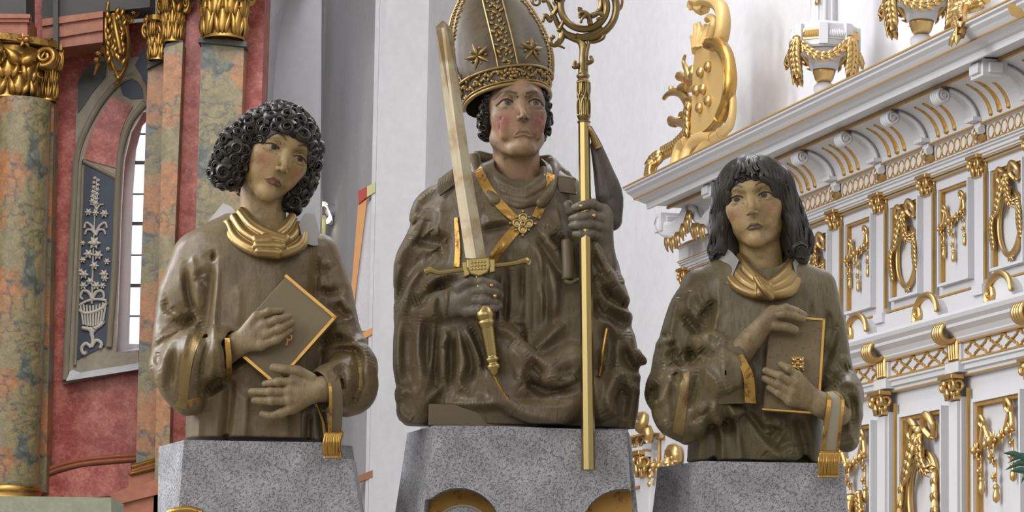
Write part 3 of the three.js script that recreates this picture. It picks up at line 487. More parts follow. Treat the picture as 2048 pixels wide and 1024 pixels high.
  const mat = new THREE.Matrix4().makeBasis(ux, uy.clone().negate(), uz), cen = T.clone().add(B2).multiplyScalar(0.5);
  const pl = (g) => { g.applyMatrix4(mat); return g.translate(cen.x, cen.y, cen.z); }, tk = 26 * U;
  const bc = part('cover', pl(rbox(W - 0.004, Hh - 0.004, tk, 0.004, 0, 0, -tk / 2)), std({ color: new THREE.Color(...lin(112, 98, 70)), roughness: 0.6 }), bk, 'plain brown board');
  part('gilt_edge', pl(merge([box(W, 0.0075, 0.006, 0, Hh / 2 - 0.003, 0), box(0.0075, Hh, 0.006, W / 2 - 0.003, 0, 0), box(W, 0.0075, 0.006, 0, -Hh / 2 + 0.003, 0)])), M.oldGold, bk, 'gilt border');
  part('clasp', merge([new THREE.TorusGeometry(5 * U, 2 * U, 8, 16).translate(...fr.w(578, 675, 140).toArray()), tubePx(fr, [[576, 680, 136], [573, 690, 132]], 2.4, 6, 6)]), M.gold, bk, 'small gilt clasp');
}

// ================================================================ bishop with mitre, sword and crozier
// small leaf with a raised midrib, pointing along +y, length 1, root at the origin
function leafGeometry(w = 0.34, bow = 0.16) {
  const P = [], idx = [], n = 6;
  for (let i = 0; i <= n; i++) { const t = i / n, h = w * Math.sin(Math.PI * Math.pow(t, 0.75)) * (1 - 0.25 * t) + 0.02, z = bow * Math.sin(Math.PI * t); P.push(-h, t, z * 0.3, 0, t, z + 0.11 * (1 - t) + 0.03, h, t, z * 0.3, 0, t, z * 0.3 - 0.05); }
  for (let i = 0; i < n; i++) for (let j = 0; j < 4; j++) { const k = (j + 1) % 4, a = i * 4 + j, b = i * 4 + k; idx.push(a, a + 4, b + 4, a, b + 4, b); }
  idx.push(0, 1, 2, 0, 2, 3); const e = n * 4; idx.push(e, e + 2, e + 1, e, e + 3, e + 2);
  const g = new THREE.BufferGeometry(); g.setAttribute('position', new THREE.BufferAttribute(new Float32Array(P), 3)); g.setIndex(idx.map((v, i) => idx[i - i % 3 + [0, 2, 1][i % 3]]));
  g.computeVertexNormals(); const h = g.toNonIndexed(); h.setAttribute('uv', new THREE.BufferAttribute(new Float32Array(h.attributes.position.count * 2), 2)); return h;
}
const LEAF = leafGeometry(), LEAFN = leafGeometry(0.2, 0.2);
// place geometry: origin p, direction d (+y of the geometry), outward n (+z)
function orient(g, p, d, n, s) { const y = d.clone().normalize(), z = n.clone().addScaledVector(y, -n.dot(y)).normalize(), x = y.clone().cross(z); const m = new THREE.Matrix4().makeBasis(x.multiplyScalar(s), y.multiplyScalar(s), z.multiplyScalar(s)).setPosition(p); return g.clone().applyMatrix4(m); }
const DOT = new THREE.IcosahedronGeometry(1, 1);
function dot(p, r) { return DOT.clone().scale(r, r, r).translate(p.x, p.y, p.z); }
{
  const fr = frame(1055, 858, 8.0), q = fr.q, U = fr.U, w = fr.w;
  const bust = thing('carved_bust', 'carved wooden bust of a mitred bishop in a heavy cope, holding sword and staff', 'statue', fr.base, 'three carved wooden busts on stone blocks');
  const H = makeHead(bust, fr, { ...FACE, flesh: lin(146, 117, 86), worn: lin(118, 94, 70), pink: lin(138, 66, 54), lips: lin(132, 98, 68), iris: lin(86, 88, 82), anchor: [1040, 209, 86], scale: 2.08, yaw: 0.17, pitch: -0.1, roll: 0.05, eye: 13.8, mouth: 10, down: 3.4, nose: 45, full: 0.5, old: true, jaw: 1.02, w: 0.9, browW: 0.9, gaze: [1.0, 0.2], blush: 0.8, cheekY: 30, lip: -0.5,
    brow: [[5, 57, 32], [11, 59.4, 31], [18, 59.6, 26.5], [24.5, 54.6, 18]],
    neck: (f, fw) => [[cone(fw([0, 20, -12]), f.q(1036, 372, -4), 46, 50), 12], [cone(f.q(1036, 372, -4), f.q(1036, 420, -4), 50, 60), 8]],
    neckCuts: (f) => [[tube([f.q(1012, 320, 52), f.q(1022, 350, 54), f.q(1030, 372, 54)], [3, 5, 3]), 6], [tube([f.q(1062, 322, 50), f.q(1056, 350, 54), f.q(1048, 372, 54)], [3, 5, 3]), 6]], label: 'stern aged face with red cheeks' });
  { // short side curls under the mitre
    const C = new Field(); for (const s of [-1, 1]) C.add(tube([[s * 27, 60, 6], [s * 29, 50, 0], [s * 29.5, 40, -9], [s * 27, 32, -16]], [4.5, 5.5, 7, 7]), 4); C.add(ell([0, 46, -22], [28, 26, 22]), 8);
    const hf = new Field(); hf.add(canonPrim(H, C, 70));
    const hm = part('hair', meshField(hf, 2.2, U, null), M.hair, bust, 'short dark curls under the mitre');
    coverCurls(hf, hm, fr, H, [], { tries: 1500, r: [8, 11], gap: 0.6, centre: [0, 46, -4], ok: c => c[1] < 66 && c[1] > 24 });
  }
  // ---- mitre: two bowed panels meeting at sharp side edges
  const mit = part('mitre', new THREE.BufferGeometry(), M.robe, bust, 'tall grey-brown mitre with gilt borders'); 
  const mq = new THREE.Matrix4().makeRotationFromEuler(new THREE.Euler(-0.12, 0.12, 0.17, 'ZYX')), mo = V(...q(1015, 208, 6));
  const Wk = [[0, 84], [25, 92], [55, 103], [85, 108], [110, 108], [150, 100], [200, 82], [250, 50], [285, 20], [300, 4]], Dk = [[0, 90], [55, 92], [110, 80], [200, 46], [285, 12], [300, 3]];
  const lk = (T, h) => { let i = 0; while (i < T.length - 2 && h > T[i + 1][0]) i++; const u = clamp((h - T[i][0]) / (T[i + 1][0] - T[i][0]), 0, 1); return T[i][1] + (T[i + 1][1] - T[i][1]) * u; };
  const sm = (T, h) => (lk(T, Math.max(0, h - 14)) + lk(T, h) * 2 + lk(T, h + 14)) / 4;
  const mp = (th, h, out = 0) => { const a = sm(Wk, h) + out, b = sm(Dk, h) + out, s = Math.sin(th), c = Math.cos(th), pw = 1 + 0.35 * sstep(10, 120, h); return V(a * Math.sign(s) * Math.pow(Math.abs(s), 0.92), h + 8 * Math.max(0, c) * (1 - sstep(20, 120, h)), b * Math.sign(c) * Math.pow(Math.abs(c), pw)).applyMatrix4(mq).add(mo).multiplyScalar(U); };
  { const P = [], idx = [], n = 72, m = 44, C = []; const col = ROBECOL2;
    for (let j = 0; j <= m; j++) for (let i = 0; i <= n; i++) { const p = mp(i / n * 6.2832, j / m * 300); P.push(p.x, p.y, p.z); C.push(...col(p.x / U, p.y / U, p.z / U).map(v => v * 0.8)); }
    for (let j = 0; j < m; j++) for (let i = 0; i < n; i++) { const a = j * (n + 1) + i; idx.push(a, a + 1, a + n + 2, a, a + n + 2, a + n + 1); }
    const g = mit.geometry; g.setAttribute('position', new THREE.BufferAttribute(new Float32Array(P), 3)); g.setAttribute('color', new THREE.BufferAttribute(new Float32Array(C), 3)); g.setIndex(idx); g.computeVertexNormals(); }
  const mn = (th, h) => mp(th, h, 6).sub(mp(th, h)).normalize();
  const thX = (x, h) => Math.asin(clamp(x / sm(Wk, h), -1, 1));
  const line = (f, r, n = 40) => sweep(Array.from({ length: n }, (_, i) => f(i / (n - 1))), r * U, n * 2, 6);
  // rolled hem and foliage of the head band
  const band = part('head_band', merge([line(t => mp(-1.75 + 3.5 * t, 3, 3), 4.4), line(t => mp(-1.75 + 3.5 * t, 10, 3), 2.4), line(t => mp(-1.75 + 3.5 * t, 42, 2.5), 3.2)]), M.bronzeGold, mit, 'gilt head band with leaf relief');
  { const g = []; for (let i = 0; i < 90; i++) { const th = -1.6 + 3.2 * (i + 0.5) / 90, h = 26 + 9 * Math.sin(i * 2.4), p = mp(th, h, 1), d = mp(th + 0.06, h + 12 * Math.sin(i * 1.7)).sub(mp(th, h)); g.push(orient(LEAF, p, d, mn(th, h), rr(10, 17) * U)); } for (let i = 0; i < 6; i++) { const a = i * 1.047; const th = 0.06, h = 26; const p = mp(th + 0.07 * Math.cos(a), h + 8 * Math.sin(a), 3); g.push(dot(p, 4.6 * U)); } g.push(dot(mp(0.06, 26, 4), 4.4 * U)); part('leaf_relief', merge(g), M.bronzeGold, band); }
  // upright centre band
  const ub = part('centre_band', merge([line(t => mp(thX(-17, 42 + 240 * t), 42 + 240 * t, 1.5), 2.2), line(t => mp(thX(17, 42 + 240 * t), 42 + 240 * t, 1.5), 2.2)]), M.bronzeGold, mit, 'gilt upright band with leaf relief');
  { const g = []; for (let i = 0; i < 66; i++) { const h = 46 + i * 3.6, x = 9 * Math.sin(i * 2.1), p = mp(thX(x, h), h, 1), d = mp(thX(x + 9 * Math.cos(i * 2.9), h), h + 8).sub(mp(thX(x, h), h)); g.push(orient(LEAF, p, d, mn(thX(x, h), h), rr(10, 16) * U)); } part('leaf_relief', merge(g), M.bronzeGold, ub); }
  for (const s of [-1, 1]) { // crocketed side borders
    const e = part('side_border', merge([line(t => mp(s * 1.56, 46 + 236 * t, 1), 3.4), line(t => mp(thX(s * (sm(Wk, 46 + 236 * t) - 11), 46 + 236 * t), 46 + 236 * t, 1), 2)]), M.bronzeGold, mit, 'gilt leafy border');
    const g = []; for (let i = 0; i < 34; i++) { const h = 52 + i * 6.6, x = sm(Wk, h) - 8; if (x < 14) break; const th = thX(s * x, h), p = mp(th, h, 1), d = mp(thX(s * (x - 10), h + 5 * Math.sin(i * 3)), h + 4 * Math.cos(i * 2)).sub(p); g.push(orient(LEAF, p, d, mn(th, h), rr(11, 16) * U), dot(mp(thX(s * (x + 3), h + 3), h + 3, 1), 2.6 * U)); }
    part('leaf_relief', merge(g), M.bronzeGold, e);
  }
  for (const s of [-1, 1]) { // leafy stars
    const h = 82, x = s < 0 ? -50 : 53, th = thX(x, h), p = mp(th, h, 2), n = mn(th, h), t1 = mp(th + 0.05, h).sub(mp(th - 0.05, h)).normalize(), t2 = n.clone().cross(t1).normalize(), g = [];
    for (let i = 0; i < 5; i++) { const a = i * 1.2566 + (s < 0 ? 0.55 : 0.2), d = t1.clone().multiplyScalar(Math.cos(a)).addScaledVector(t2, Math.sin(a)); g.push(orient(leafGeometry(0.17, 0.1), p, d, n, 30 * U)); const b = a + 0.63; g.push(dot(p.clone().addScaledVector(t1, Math.cos(b) * 17 * U).addScaledVector(t2, Math.sin(b) * 17 * U), 3 * U)); }
    part('star', merge(g), M.bronzeGold, mit, 'gilt five-pointed leaf star');
  }
  // ---- cope and robes
  const F = new Field(1.12);
  F.add(trunk(fr, [[318, 1036, 52, 46, -8], [336, 1032, 92, 60, -8], [358, 1026, 132, 74, -6], [388, 1014, 158, 84, -4], [440, 1010, 170, 92, 0], [520, 1020, 186, 100, 4], [620, 1028, 200, 106, 8], [720, 1036, 204, 108, 10], [800, 1050, 196, 104, 8], [858, 1058, 198, 100, 0]]));
  F.add(tube([q(880, 420, -6), q(852, 520, 0), q(846, 620, 14), q(842, 730, 30), q(838, 820, 30)], [46, 54, 56, 52, 40]), 18);
  F.add(tube([q(850, 620, 40), q(880, 606, 84), q(908, 602, 104)], [48, 38, 34]), 12);           // forearm to the sword
  F.add(tube([q(1150, 420, -20), q(1196, 540, 0), q(1216, 640, 22), q(1232, 740, 26), q(1236, 820, 24)], [42, 44, 46, 50, 40]), 18);
  F.add(tube([q(1222, 600, 40), q(1210, 540, 74), q(1192, 486, 92)], [34, 30, 26]), 12);          // raised forearm
  F.cut(ell(q(1042, 600, 140), [86, 128, 62], [0, 0, 0.06]), 18);
  F.add(trunk(fr, [[452, 1046, 92, 60, 4], [540, 1046, 94, 62, 6], [640, 1048, 100, 66, 8], [740, 1050, 110, 70, 10], [800, 1052, 112, 72, 10]]), 6);   // alb in the opening
  F.cut(cone(q(1180, 620, 160), q(1186, 740, 150), 26, 26), 10); F.cut(cone(q(1150, 590, 140), q(1158, 690, 140), 20, 26), 8); F.cut(cone(q(948, 650, 150), q(940, 770, 150), 22, 26), 14);
  F.cut(tube([q(880, 842, 170), q(960, 842, 175), q(1040, 846, 178)], 26), 8);
  // swag of the chasuble across the lap
  F.add(tube(densify3([q(968, 640, 84), q(1010, 700, 112), q(1080, 752, 122), q(1150, 720, 110)]), 34), 16); F.add(tube(densify3([q(990, 730, 100), q(1040, 800, 116), q(1110, 812, 116), q(1170, 780, 104)]), 34), 16); F.add(ell(q(1100, 790, 92), [90, 54, 36]), 14);
  F.add(tube([q(1220, 770, 60), q(1205, 810, 70), q(1215, 835, 64)], [40, 38, 24]), 14); F.add(cone(q(1255, 790, 40), q(1262, 856, 36), 22, 8), 10); F.add(cone(q(815, 790, 50), q(832, 846, 52), 24, 16), 10); F.add(cone(q(1268, 720, 30), q(1284, 722, 30), 20, 8), 8);
  folds(F, fr, [
    [[[900, 372], [862, 384], [836, 408], [831, 431], [846, 441], [836, 469], [806, 507], [792, 558], [790, 634]], 9, 10, 7], [[[848, 446], [840, 478], [882, 488], [884, 522]], 10, -20, 4], [[[884, 400], [880, 450], [884, 500]], 12, 5, 10], [[[858, 470], [880, 470]], 8, 8],
    [[[866, 520], [840, 545], [822, 568], [810, 614], [808, 640]], 9, 12, 6], [[[846, 502], [826, 540], [804, 580], [800, 620]], 9, -14, 6], [[[914, 548], [876, 558], [845, 584]], 8, 12, 5], [[[906, 566], [876, 576], [850, 598], [824, 612]], 9, -18, 4], [[[868, 502], [856, 520], [838, 548]], 8, -10, 4], [[[872, 585], [866, 620], [872, 640]], 5, 5], [[[884, 580], [880, 640]], 4, -6], [[[894, 578], [892, 640]], 5, 5],
    [[[842, 622], [838, 696], [843, 762], [831, 798]], 8, 12, 5], [[[822, 640], [820, 720], [826, 780]], 10, -12, 6], [[[800, 634], [796, 720], [800, 780]], 8, 6], [[[870, 640], [864, 722], [858, 764], [842, 808]], 8, 12, 5], [[[856, 650], [852, 740]], 6, -10], [[[876, 652], [870, 712], [866, 770]], 9, -18, 4], [[[892, 683], [890, 772]], 7, 10, 5], [[[884, 660], [894, 676], [876, 700]], 7, 8], [[[902, 668], [900, 780]], 7, -16, 4], [[[915, 658], [930, 727], [918, 767], [953, 797]], 8, 12, 5], [[[909, 666], [911, 798]], 6, -14, 3], [[[930, 656], [950, 700], [966, 738]], 8, 10, 5], [[[922, 660], [944, 720], [936, 770]], 8, -16, 4], [[[934, 640], [958, 680], [980, 760]], 8, -14, 5], [[[871, 807], [940, 810], [1016, 808]], 7, 9, 4], [[[800, 800], [812, 782], [830, 796]], 7, 8, 4], [[[796, 806], [806, 830], [830, 850]], 7, 8], [[[848, 812], [872, 786], [884, 770]], 6, 8, 4],
    // cope front, under the clasp
    [[[962, 452], [1000, 442], [1024, 446]], 6, 6], [[[964, 462], [1000, 455], [1020, 452]], 5, -8], [[[966, 430], [984, 440], [1000, 438]], 8, 4], [[[1078, 448], [1104, 456], [1134, 482]], 7, 9, 5], [[[1072, 456], [1100, 480], [1136, 530], [1138, 566]], 9, 12, 5], [[[1070, 470], [1100, 510], [1126, 556]], 6, -10, 4], [[[1090, 470], [1122, 496], [1132, 520]], 7, -10, 4], [[[1136, 480], [1140, 570]], 8, -12, 5], [[[1110, 400], [1120, 440], [1128, 470]], 8, 5],
    [[[1028, 470], [990, 505], [955, 545], [934, 600], [926, 640]], 8, 8, 5], [[[988, 545], [982, 600], [978, 645]], 7, 8, 5], [[[996, 545], [990, 610], [990, 655]], 5, -8, 4], [[[1024, 500], [1024, 580], [1022, 655]], 6, 8, 5], [[[1052, 500], [1052, 600], [1052, 690]], 6, 7, 5], [[[1078, 500], [1084, 580], [1082, 660]], 7, 8, 5], [[[1090, 520], [1096, 590], [1092, 650]], 5, -8, 4], [[[1106, 530], [1112, 600], [1106, 650]], 7, 7, 5],
    // alb: long upright pleats
    [[[978, 560], [970, 600], [964, 640]], 6, 5], [[[1004, 560], [1000, 620], [1010, 660]], 7, 6], [[[1018, 548], [1012, 620], [1008, 660]], 5, -8], [[[1034, 520], [1036, 600], [1032, 650]], 6, 6], [[[1046, 520], [1046, 610]], 5, -8], [[[1062, 530], [1060, 620], [1058, 690]], 6, 6], [[[1068, 500], [1082, 560], [1092, 600]], 5, -6], [[[1098, 530], [1096, 640]], 6, 5], [[[1112, 560], [1110, 640]], 6, 5], [[[1048, 660], [1046, 700]], 5, -8], [[[1022, 640], [1034, 645], [1056, 646]], 4, 4],
    // swag
    [[[962, 650], [1020, 668], [1066, 714], [1104, 742], [1084, 776]], 9, 12, 5], [[[1063, 706], [1096, 678], [1134, 645]], 9, 12, 5], [[[1104, 742], [1116, 772], [1160, 755]], 8, 11, 5], [[[1040, 735], [1083, 779], [1121, 779], [1160, 765]], 10, -18, 4], [[[1062, 720], [1090, 752]], 8, -12, 4], [[[1110, 735], [1130, 745], [1150, 730]], 7, -8], [[[1020, 795], [1086, 799], [1150, 800]], 8, -9, 5], [[[1000, 780], [1020, 803], [1050, 831], [1116, 846], [1164, 836]], 7, 7, 4], [[[1030, 770], [1050, 764], [1052, 790]], 7, 6], [[[1090, 796], [1112, 786], [1128, 790]], 6, 7], [[[1020, 690], [1046, 730], [1036, 770]], 7, 6],
    // right hand side of the cope
    [[[1172, 481], [1193, 542], [1228, 568], [1260, 608]], 9, 12, 5], [[[1183, 481], [1213, 532], [1240, 578]], 8, 11, 5], [[[1180, 500], [1202, 545], [1226, 572]], 6, -14, 3], [[[1187, 558], [1213, 603], [1266, 636]], 9, 13, 5], [[[1200, 566], [1226, 600], [1262, 620]], 7, -15, 3], [[[1190, 590], [1210, 630], [1262, 656]], 8, -14, 4], [[[1198, 600], [1222, 650], [1250, 682]], 8, 10, 5], [[[1222, 500], [1234, 540], [1240, 580]], 7, -8], [[[1210, 640], [1222, 690], [1216, 740]], 8, -14, 4], [[[1232, 680], [1234, 720], [1226, 742]], 8, 8], [[[1260, 660], [1264, 700], [1290, 726]], 8, 9, 5], [[[1246, 690], [1262, 730], [1284, 745]], 7, -12, 4],
    [[[1272, 754], [1240, 752], [1226, 775], [1217, 815], [1238, 828]], 8, 12, 5], [[[1250, 756], [1238, 790], [1232, 812]], 9, -16, 4], [[[1256, 770], [1244, 842]], 8, -16, 4], [[[1252, 752], [1262, 775], [1274, 780]], 7, 8], [[[1190, 760], [1196, 810], [1202, 845]], 6, 5], [[[1204, 700], [1198, 750]], 6, -10],
  ]);
  F.cut(ell(q(1040, 326, 44), [52, 44, 56]), 3); F.raise(toolMarks()); F.keep(halfY(0.5), 1);
  part('cope', meshField(F, 2.1, U, ROBECOL2), M.robe, bust, 'dark brown cope falling in deep angular folds');
  const ops = F.ops;
  // base board under the hem
  part('base_board', rbox(216 * U, 44 * U, 60 * U, 3 * U).translate(...w(966, 834, 60).toArray()), M.robe_plain, bust, 'plain board at the foot of the bust');
  // amice at the throat
  { const A = new Field(); for (const [p, r] of [[[[986, 366, 60], [1010, 384, 78], [1048, 394, 84], [1084, 372, 64]], 9], [[[984, 352, 56], [1008, 370, 76], [1046, 382, 82], [1086, 356, 60]], 8], [[[990, 382, 66], [1020, 398, 82], [1056, 404, 86], [1086, 388, 72]], 8], [[[1004, 400, 78], [1036, 412, 86], [1072, 404, 82]], 7], [[[1086, 340, 40], [1084, 372, 70], [1050, 392, 86]], 8]]) A.add(tube(densify3(p.map(v => q(...v))), r), 2.5); part('amice', meshField(A, 1.8, U, ROBECOL2), M.robe, bust, 'crumpled neckcloth'); }
  { const A = new Field(); A.add(tube(densify3([q(948, 318, 6), q(954, 345, 34), q(972, 380, 66), q(990, 402, 84)]), 13), 4); A.add(tube(densify3([q(1102, 326, 0), q(1108, 350, 34), q(1098, 384, 66), q(1082, 406, 82)]), 12), 4); A.add(tube([q(956, 312, -20), q(1030, 330, -50), q(1096, 320, -24)], 12), 4);
    A.add(tube([q(905, 372, 10), q(928, 340, 16), q(948, 318, 4)], [16, 15, 10]), 8); A.add(tube([q(1150, 388, 8), q(1128, 352, 14), q(1104, 326, 2)], [15, 14, 9]), 8);
    part('hood_collar', meshField(A, 2, U, ROBECOL2), M.robe, bust, 'stiff turned-back collar of the cope'); }
  for (const [x0, y0, x1, y1, z] of [[880, 362, 906, 384, 52], [1120, 362, 1148, 386, 48]]) { const g = []; for (let i = 0; i < 9; i++) { const t = i / 8, x = x0 + (x1 - x0) * t, y = y0 - 20 * (x0 < 1000 ? t : -t * 0.2) + (x0 < 1000 ? 6 : 0); g.push(tubePx(fr, [[x, y - 8, z], [x - 2, y + 6, z + 8], [x + 2, y + 22, z + 8]], 4.2, 8, 6)); } part('fringe', merge(g), M.robe_plain, bust, 'carved shoulder fringe'); }
  // orphrey bands
  const bandOn = (A, B, mat, lab) => part('orphrey_band', surfaceBand(F, fr, A, B, 5, 26, 3, 9), mat, bust, lab);
  bandOn([[944, 336], [966, 380], [998, 420], [1026, 444]], [[962, 330], [986, 376], [1014, 410], [1036, 432]], M.oldGold, 'gilt band from the left shoulder to the clasp');
  bandOn([[1094, 344], [1082, 390], [1064, 432]], [[1110, 350], [1100, 394], [1080, 438]], M.oldGold, 'gilt band from the right shoulder to the clasp');
  bandOn([[1026, 450], [1000, 480], [972, 520], [964, 532]], [[1040, 464], [1016, 492], [990, 530], [984, 544]], M.oldGold, 'gilt band running down from the clasp');
  bandOn([[908, 436], [910, 490], [908, 534]], [[915, 434], [920, 490], [919, 534]], M.oldGold);
  part('gilt_edge', tubePx(fr, [[976, 730, 150], [992, 760, 152], [1004, 782, 152], [1016, 798, 150]], t => 4.5 * (1 - 0.5 * t), 16, 6), M.oldGold, bust);
  part('gilt_edge', tubePx(fr, [[1214, 656, 96], [1208, 690, 100], [1202, 730, 98], [1198, 752, 96]], 4, 14, 6), M.oldGold, bust);
  // morse: pierced diamond clasp
  { const z = (frontZ(F, fr, 1046, 448) ?? 110) + 10, g = []; const c = w(1046, 447, z);
    for (const [dx, dy] of [[0, -12], [12, 0], [0, 12], [-12, 0]]) g.push(new THREE.TorusGeometry(7.2 * U, 2.7 * U, 7, 16).translate(c.x + dx * U, c.y - dy * U, c.z));
    g.push(new THREE.TorusGeometry(4 * U, 2.4 * U, 7, 14).translate(c.x, c.y, c.z + 2 * U)); g.push(box(30 * U, 30 * U, 4 * U).rotateZ(0.785).translate(c.x, c.y, c.z - 3 * U));
    for (const [dx, dy] of [[0, -24], [25, 0], [0, 24], [-25, 0]]) g.push(dot(V(c.x + dx * U, c.y - dy * U, c.z), 3.6 * U)); for (const a of [0.785, 2.356, 3.927, 5.498]) g.push(dot(V(c.x + Math.cos(a) * 18 * U, c.y + Math.sin(a) * 18 * U, c.z), 3 * U));
    part('clasp', merge(g), M.brass, bust, 'pierced gilt diamond-shaped clasp'); }
  // gloved hands
  const glove = woodCol(lin(104, 96, 80), lin(88, 78, 60), lin(66, 56, 42), 2);
  part('hand', handGeometry(fr, { arm: [880, 612, 84], wrist: [908, 606, 112], armR: 31, wristR: 28, r: 11, colour: glove, tendons: 0,
    fingers: [[[938, 568, 134], [962, 562, 160], [986, 568, 156], [996, 574, 140]], [[944, 584, 140], [968, 580, 164], [992, 586, 158], [1000, 590, 142]], [[944, 602, 140], [966, 600, 164], [988, 604, 156], [994, 606, 142]], [[938, 622, 136], [960, 620, 158], [984, 616, 156], [998, 612, 144]]], thumb: [[920, 575, 138], [944, 558, 150], [968, 556, 140]], extra: [[[906, 606, 112], [940, 594, 132], 28, 24]] }), M.skin, bust, 'gloved hand gripping the sword hilt');
  part('hand', handGeometry(fr, { arm: [1206, 530, 80], wrist: [1200, 484, 92], armR: 29, wristR: 26, r: 10.5, colour: glove, tendons: 0,
    fingers: [[[1206, 420, 112], [1184, 408, 140], [1160, 412, 146], [1150, 416, 132]], [[1208, 440, 114], [1184, 430, 144], [1158, 434, 148], [1144, 438, 132]], [[1206, 456, 114], [1180, 448, 142], [1156, 450, 146], [1144, 452, 132]], [[1200, 474, 110], [1180, 468, 136], [1162, 468, 140], [1152, 468, 130]]], thumb: [[1190, 410, 92], [1164, 418, 84], [1140, 422, 82], [1136, 410, 84]], extra: [[[1200, 480, 94], [1204, 432, 104], 26, 24]] }), M.skin, bust, 'gloved hand closed round the staff');
  for (const [x, y, z] of [[983, 571, 168], [990, 592, 170]]) part('ring', dot(w(x, y, z), 4.2 * U), M.gold, bust, 'gold ring over the glove');
  for (const [x, y, z] of [[1188, 431, 156], [1162, 412, 158]]) part('ring', dot(w(x, y, z), 3.8 * U), M.gold, bust, 'gold ring over the glove');
  // cuff of the raised sleeve and the linen hanging from the staff
  part('sleeve_edge', merge([tubePx(fr, [[1134, 480, 96], [1136, 530, 112], [1136, 560, 116]], 12, 14, 10), tubePx(fr, [[1128, 562, 122], [1142, 566, 126], [1156, 560, 118]], 5, 8, 8)]), M.robe_plain, bust);

  // ---- sword
  const sw = thing('sword', 'upright sword with gilt hilt in the gloved hand of the mitred bust', 'sword', fr.base);
  { const sec = [[41, 886, 1, 0], [56, 888, 17, 3], [200, 905, 17.5, 5], [360, 927, 19, 6], [518, 952, 21, 7]], P = [], idx = [];
    for (const [y, cx, hw, ht] of sec) { const zc = 40 + (y - 40) / 478 * 116, d = 9; for (const [dx, dz] of [[-hw, 0], [-hw * 0.3, ht], [0, ht + (hw > 2 ? 2.5 : 0)], [hw * 0.3, ht], [hw, 0], [hw * 0.3, -ht], [-hw * 0.3, -ht]]) { const p = w(cx + dx, y + (dx) * 0.13, zc + dz); P.push(p.x, p.y, p.z); } }
    for (let i = 0; i < sec.length - 1; i++) for (let j = 0; j < 7; j++) { const k = (j + 1) % 7, a = i * 7 + j, b = i * 7 + k; idx.push(a, a + 7, b + 7, a, b + 7, b); }
    let g = new THREE.BufferGeometry(); g.setAttribute('position', new THREE.BufferAttribute(new Float32Array(P), 3)); g.setIndex(idx); g = g.toNonIndexed(); g.computeVertexNormals(); g = metricUV(g, 3);
    part('blade', g, std({ map: texture(256, (u, v) => { const n = tileFbm(u, v, 6, 5, 61); return mix3([146, 136, 112], [122, 102, 72], sstep(0.4, 0.7, n)); }), metalness: 0.7, roughness: 0.38 }), sw, 'tarnished silvered blade');
    const sh = [[-20, -14], [20, -14], [21, 0], [15, 12], [0, 17], [-15, 12], [-21, 0]].map(([x, y]) => { const c = Math.cos(0.08), s = Math.sin(0.08); return [957 + x * c + y * s, 533 - x * s + y * c]; });
    const gd = part('guard', merge([platePx(fr, sh, 170, 16, 3), tubePx(fr, [[978, 532, 160], [1010, 529, 160], [1036, 525, 158], [1052, 521, 154], [1058, 526, 150]], t => 4.6 + 3.4 * Math.max(0, t - 0.6) * 2, 20, 8), tubePx(fr, [[936, 538, 160], [905, 542, 160], [878, 545, 158], [860, 540, 154], [852, 544, 150]], t => 4.6 + 3.6 * Math.max(0, t - 0.6) * 2, 20, 8), platePx(fr, [[926, 526], [936, 524], [938, 548], [930, 552]], 166, 12, 2), platePx(fr, [[978, 520], [988, 520], [988, 542], [980, 544]], 166, 12, 2)]), M.brass, sw, 'gilt cross guard with shield-shaped boss');
    const gg = []; for (let i = 0; i < 15; i++) gg.push(dot(w(944 + (i % 5) * 6.4, 525 + Math.floor(i / 5) * 7 - (i % 5) * 0.5, 172), 3 * U)); part('boss_relief', merge(gg), M.brass, gd);
    const ax = w(990, 752, 152).sub(w(957, 548, 156)), L = ax.length(), qn = new THREE.Quaternion().setFromUnitVectors(V(0, 1, 0), ax.clone().normalize()), o = w(957, 548, 156);
    const on = (g) => g.applyQuaternion(qn).translate(o.x, o.y, o.z);
    const pr = []; const rad = t => 11 - 0 * t; pr.push([0.1, 0], [10, 0], [10, 0.3 * L], [19, 0.37 * L], [20, 0.4 * L], [20, 0.43 * L], [16, 0.45 * L], [19, 0.47 * L], [19, 0.49 * L], [15, 0.52 * L]);
    for (let i = 0; i < 9; i++) { const t = 0.53 + i * 0.032; pr.push([15.4 - i * 0.35, t * L], [13.8 - i * 0.35, (t + 0.016) * L]); }
    pr.push([12, 0.82 * L], [15, 0.83 * L], [15, 0.85 * L], [11, 0.865 * L], [11, 0.885 * L], [15.5, 0.895 * L], [15.5, 0.925 * L], [11, 0.94 * L], [9.5, 0.97 * L], [5, 0.995 * L], [0.1, 1.0 * L]);
    part('grip', on(lathe(pr.map(([r, y]) => [r * U, y]), 12)), M.brass, sw, 'gilt ringed grip with pommel');
  }
  // ---- crozier
  const cz = thing('crozier', 'tall gilt bishop staff with scrolled foliate crook', 'staff', fr.base);
  { const pr = (x0, y0, z0, x1, y1, z1, rows, seg) => { const a = w(x0, y0, z0), b = w(x1, y1, z1), ax = b.clone().sub(a), L = ax.length(); return lathe(rows.map(([r, t]) => [r * U, t * L]), seg).applyQuaternion(new THREE.Quaternion().setFromUnitVectors(V(0, 1, 0), ax.normalize())).translate(a.x, a.y, a.z); };
    const flat = g => { const h = g.toNonIndexed(); h.computeVertexNormals(); return h; };
    part('shaft', flat(pr(1177, 940, 150, 1168, 246, 128, [[0.1, 0], [13.6, 0], [13.6, 0.01], [11.4, 0.99], [11.4, 1], [0.1, 1]], 8)), M.brass, cz, 'eight-sided gilt shaft');
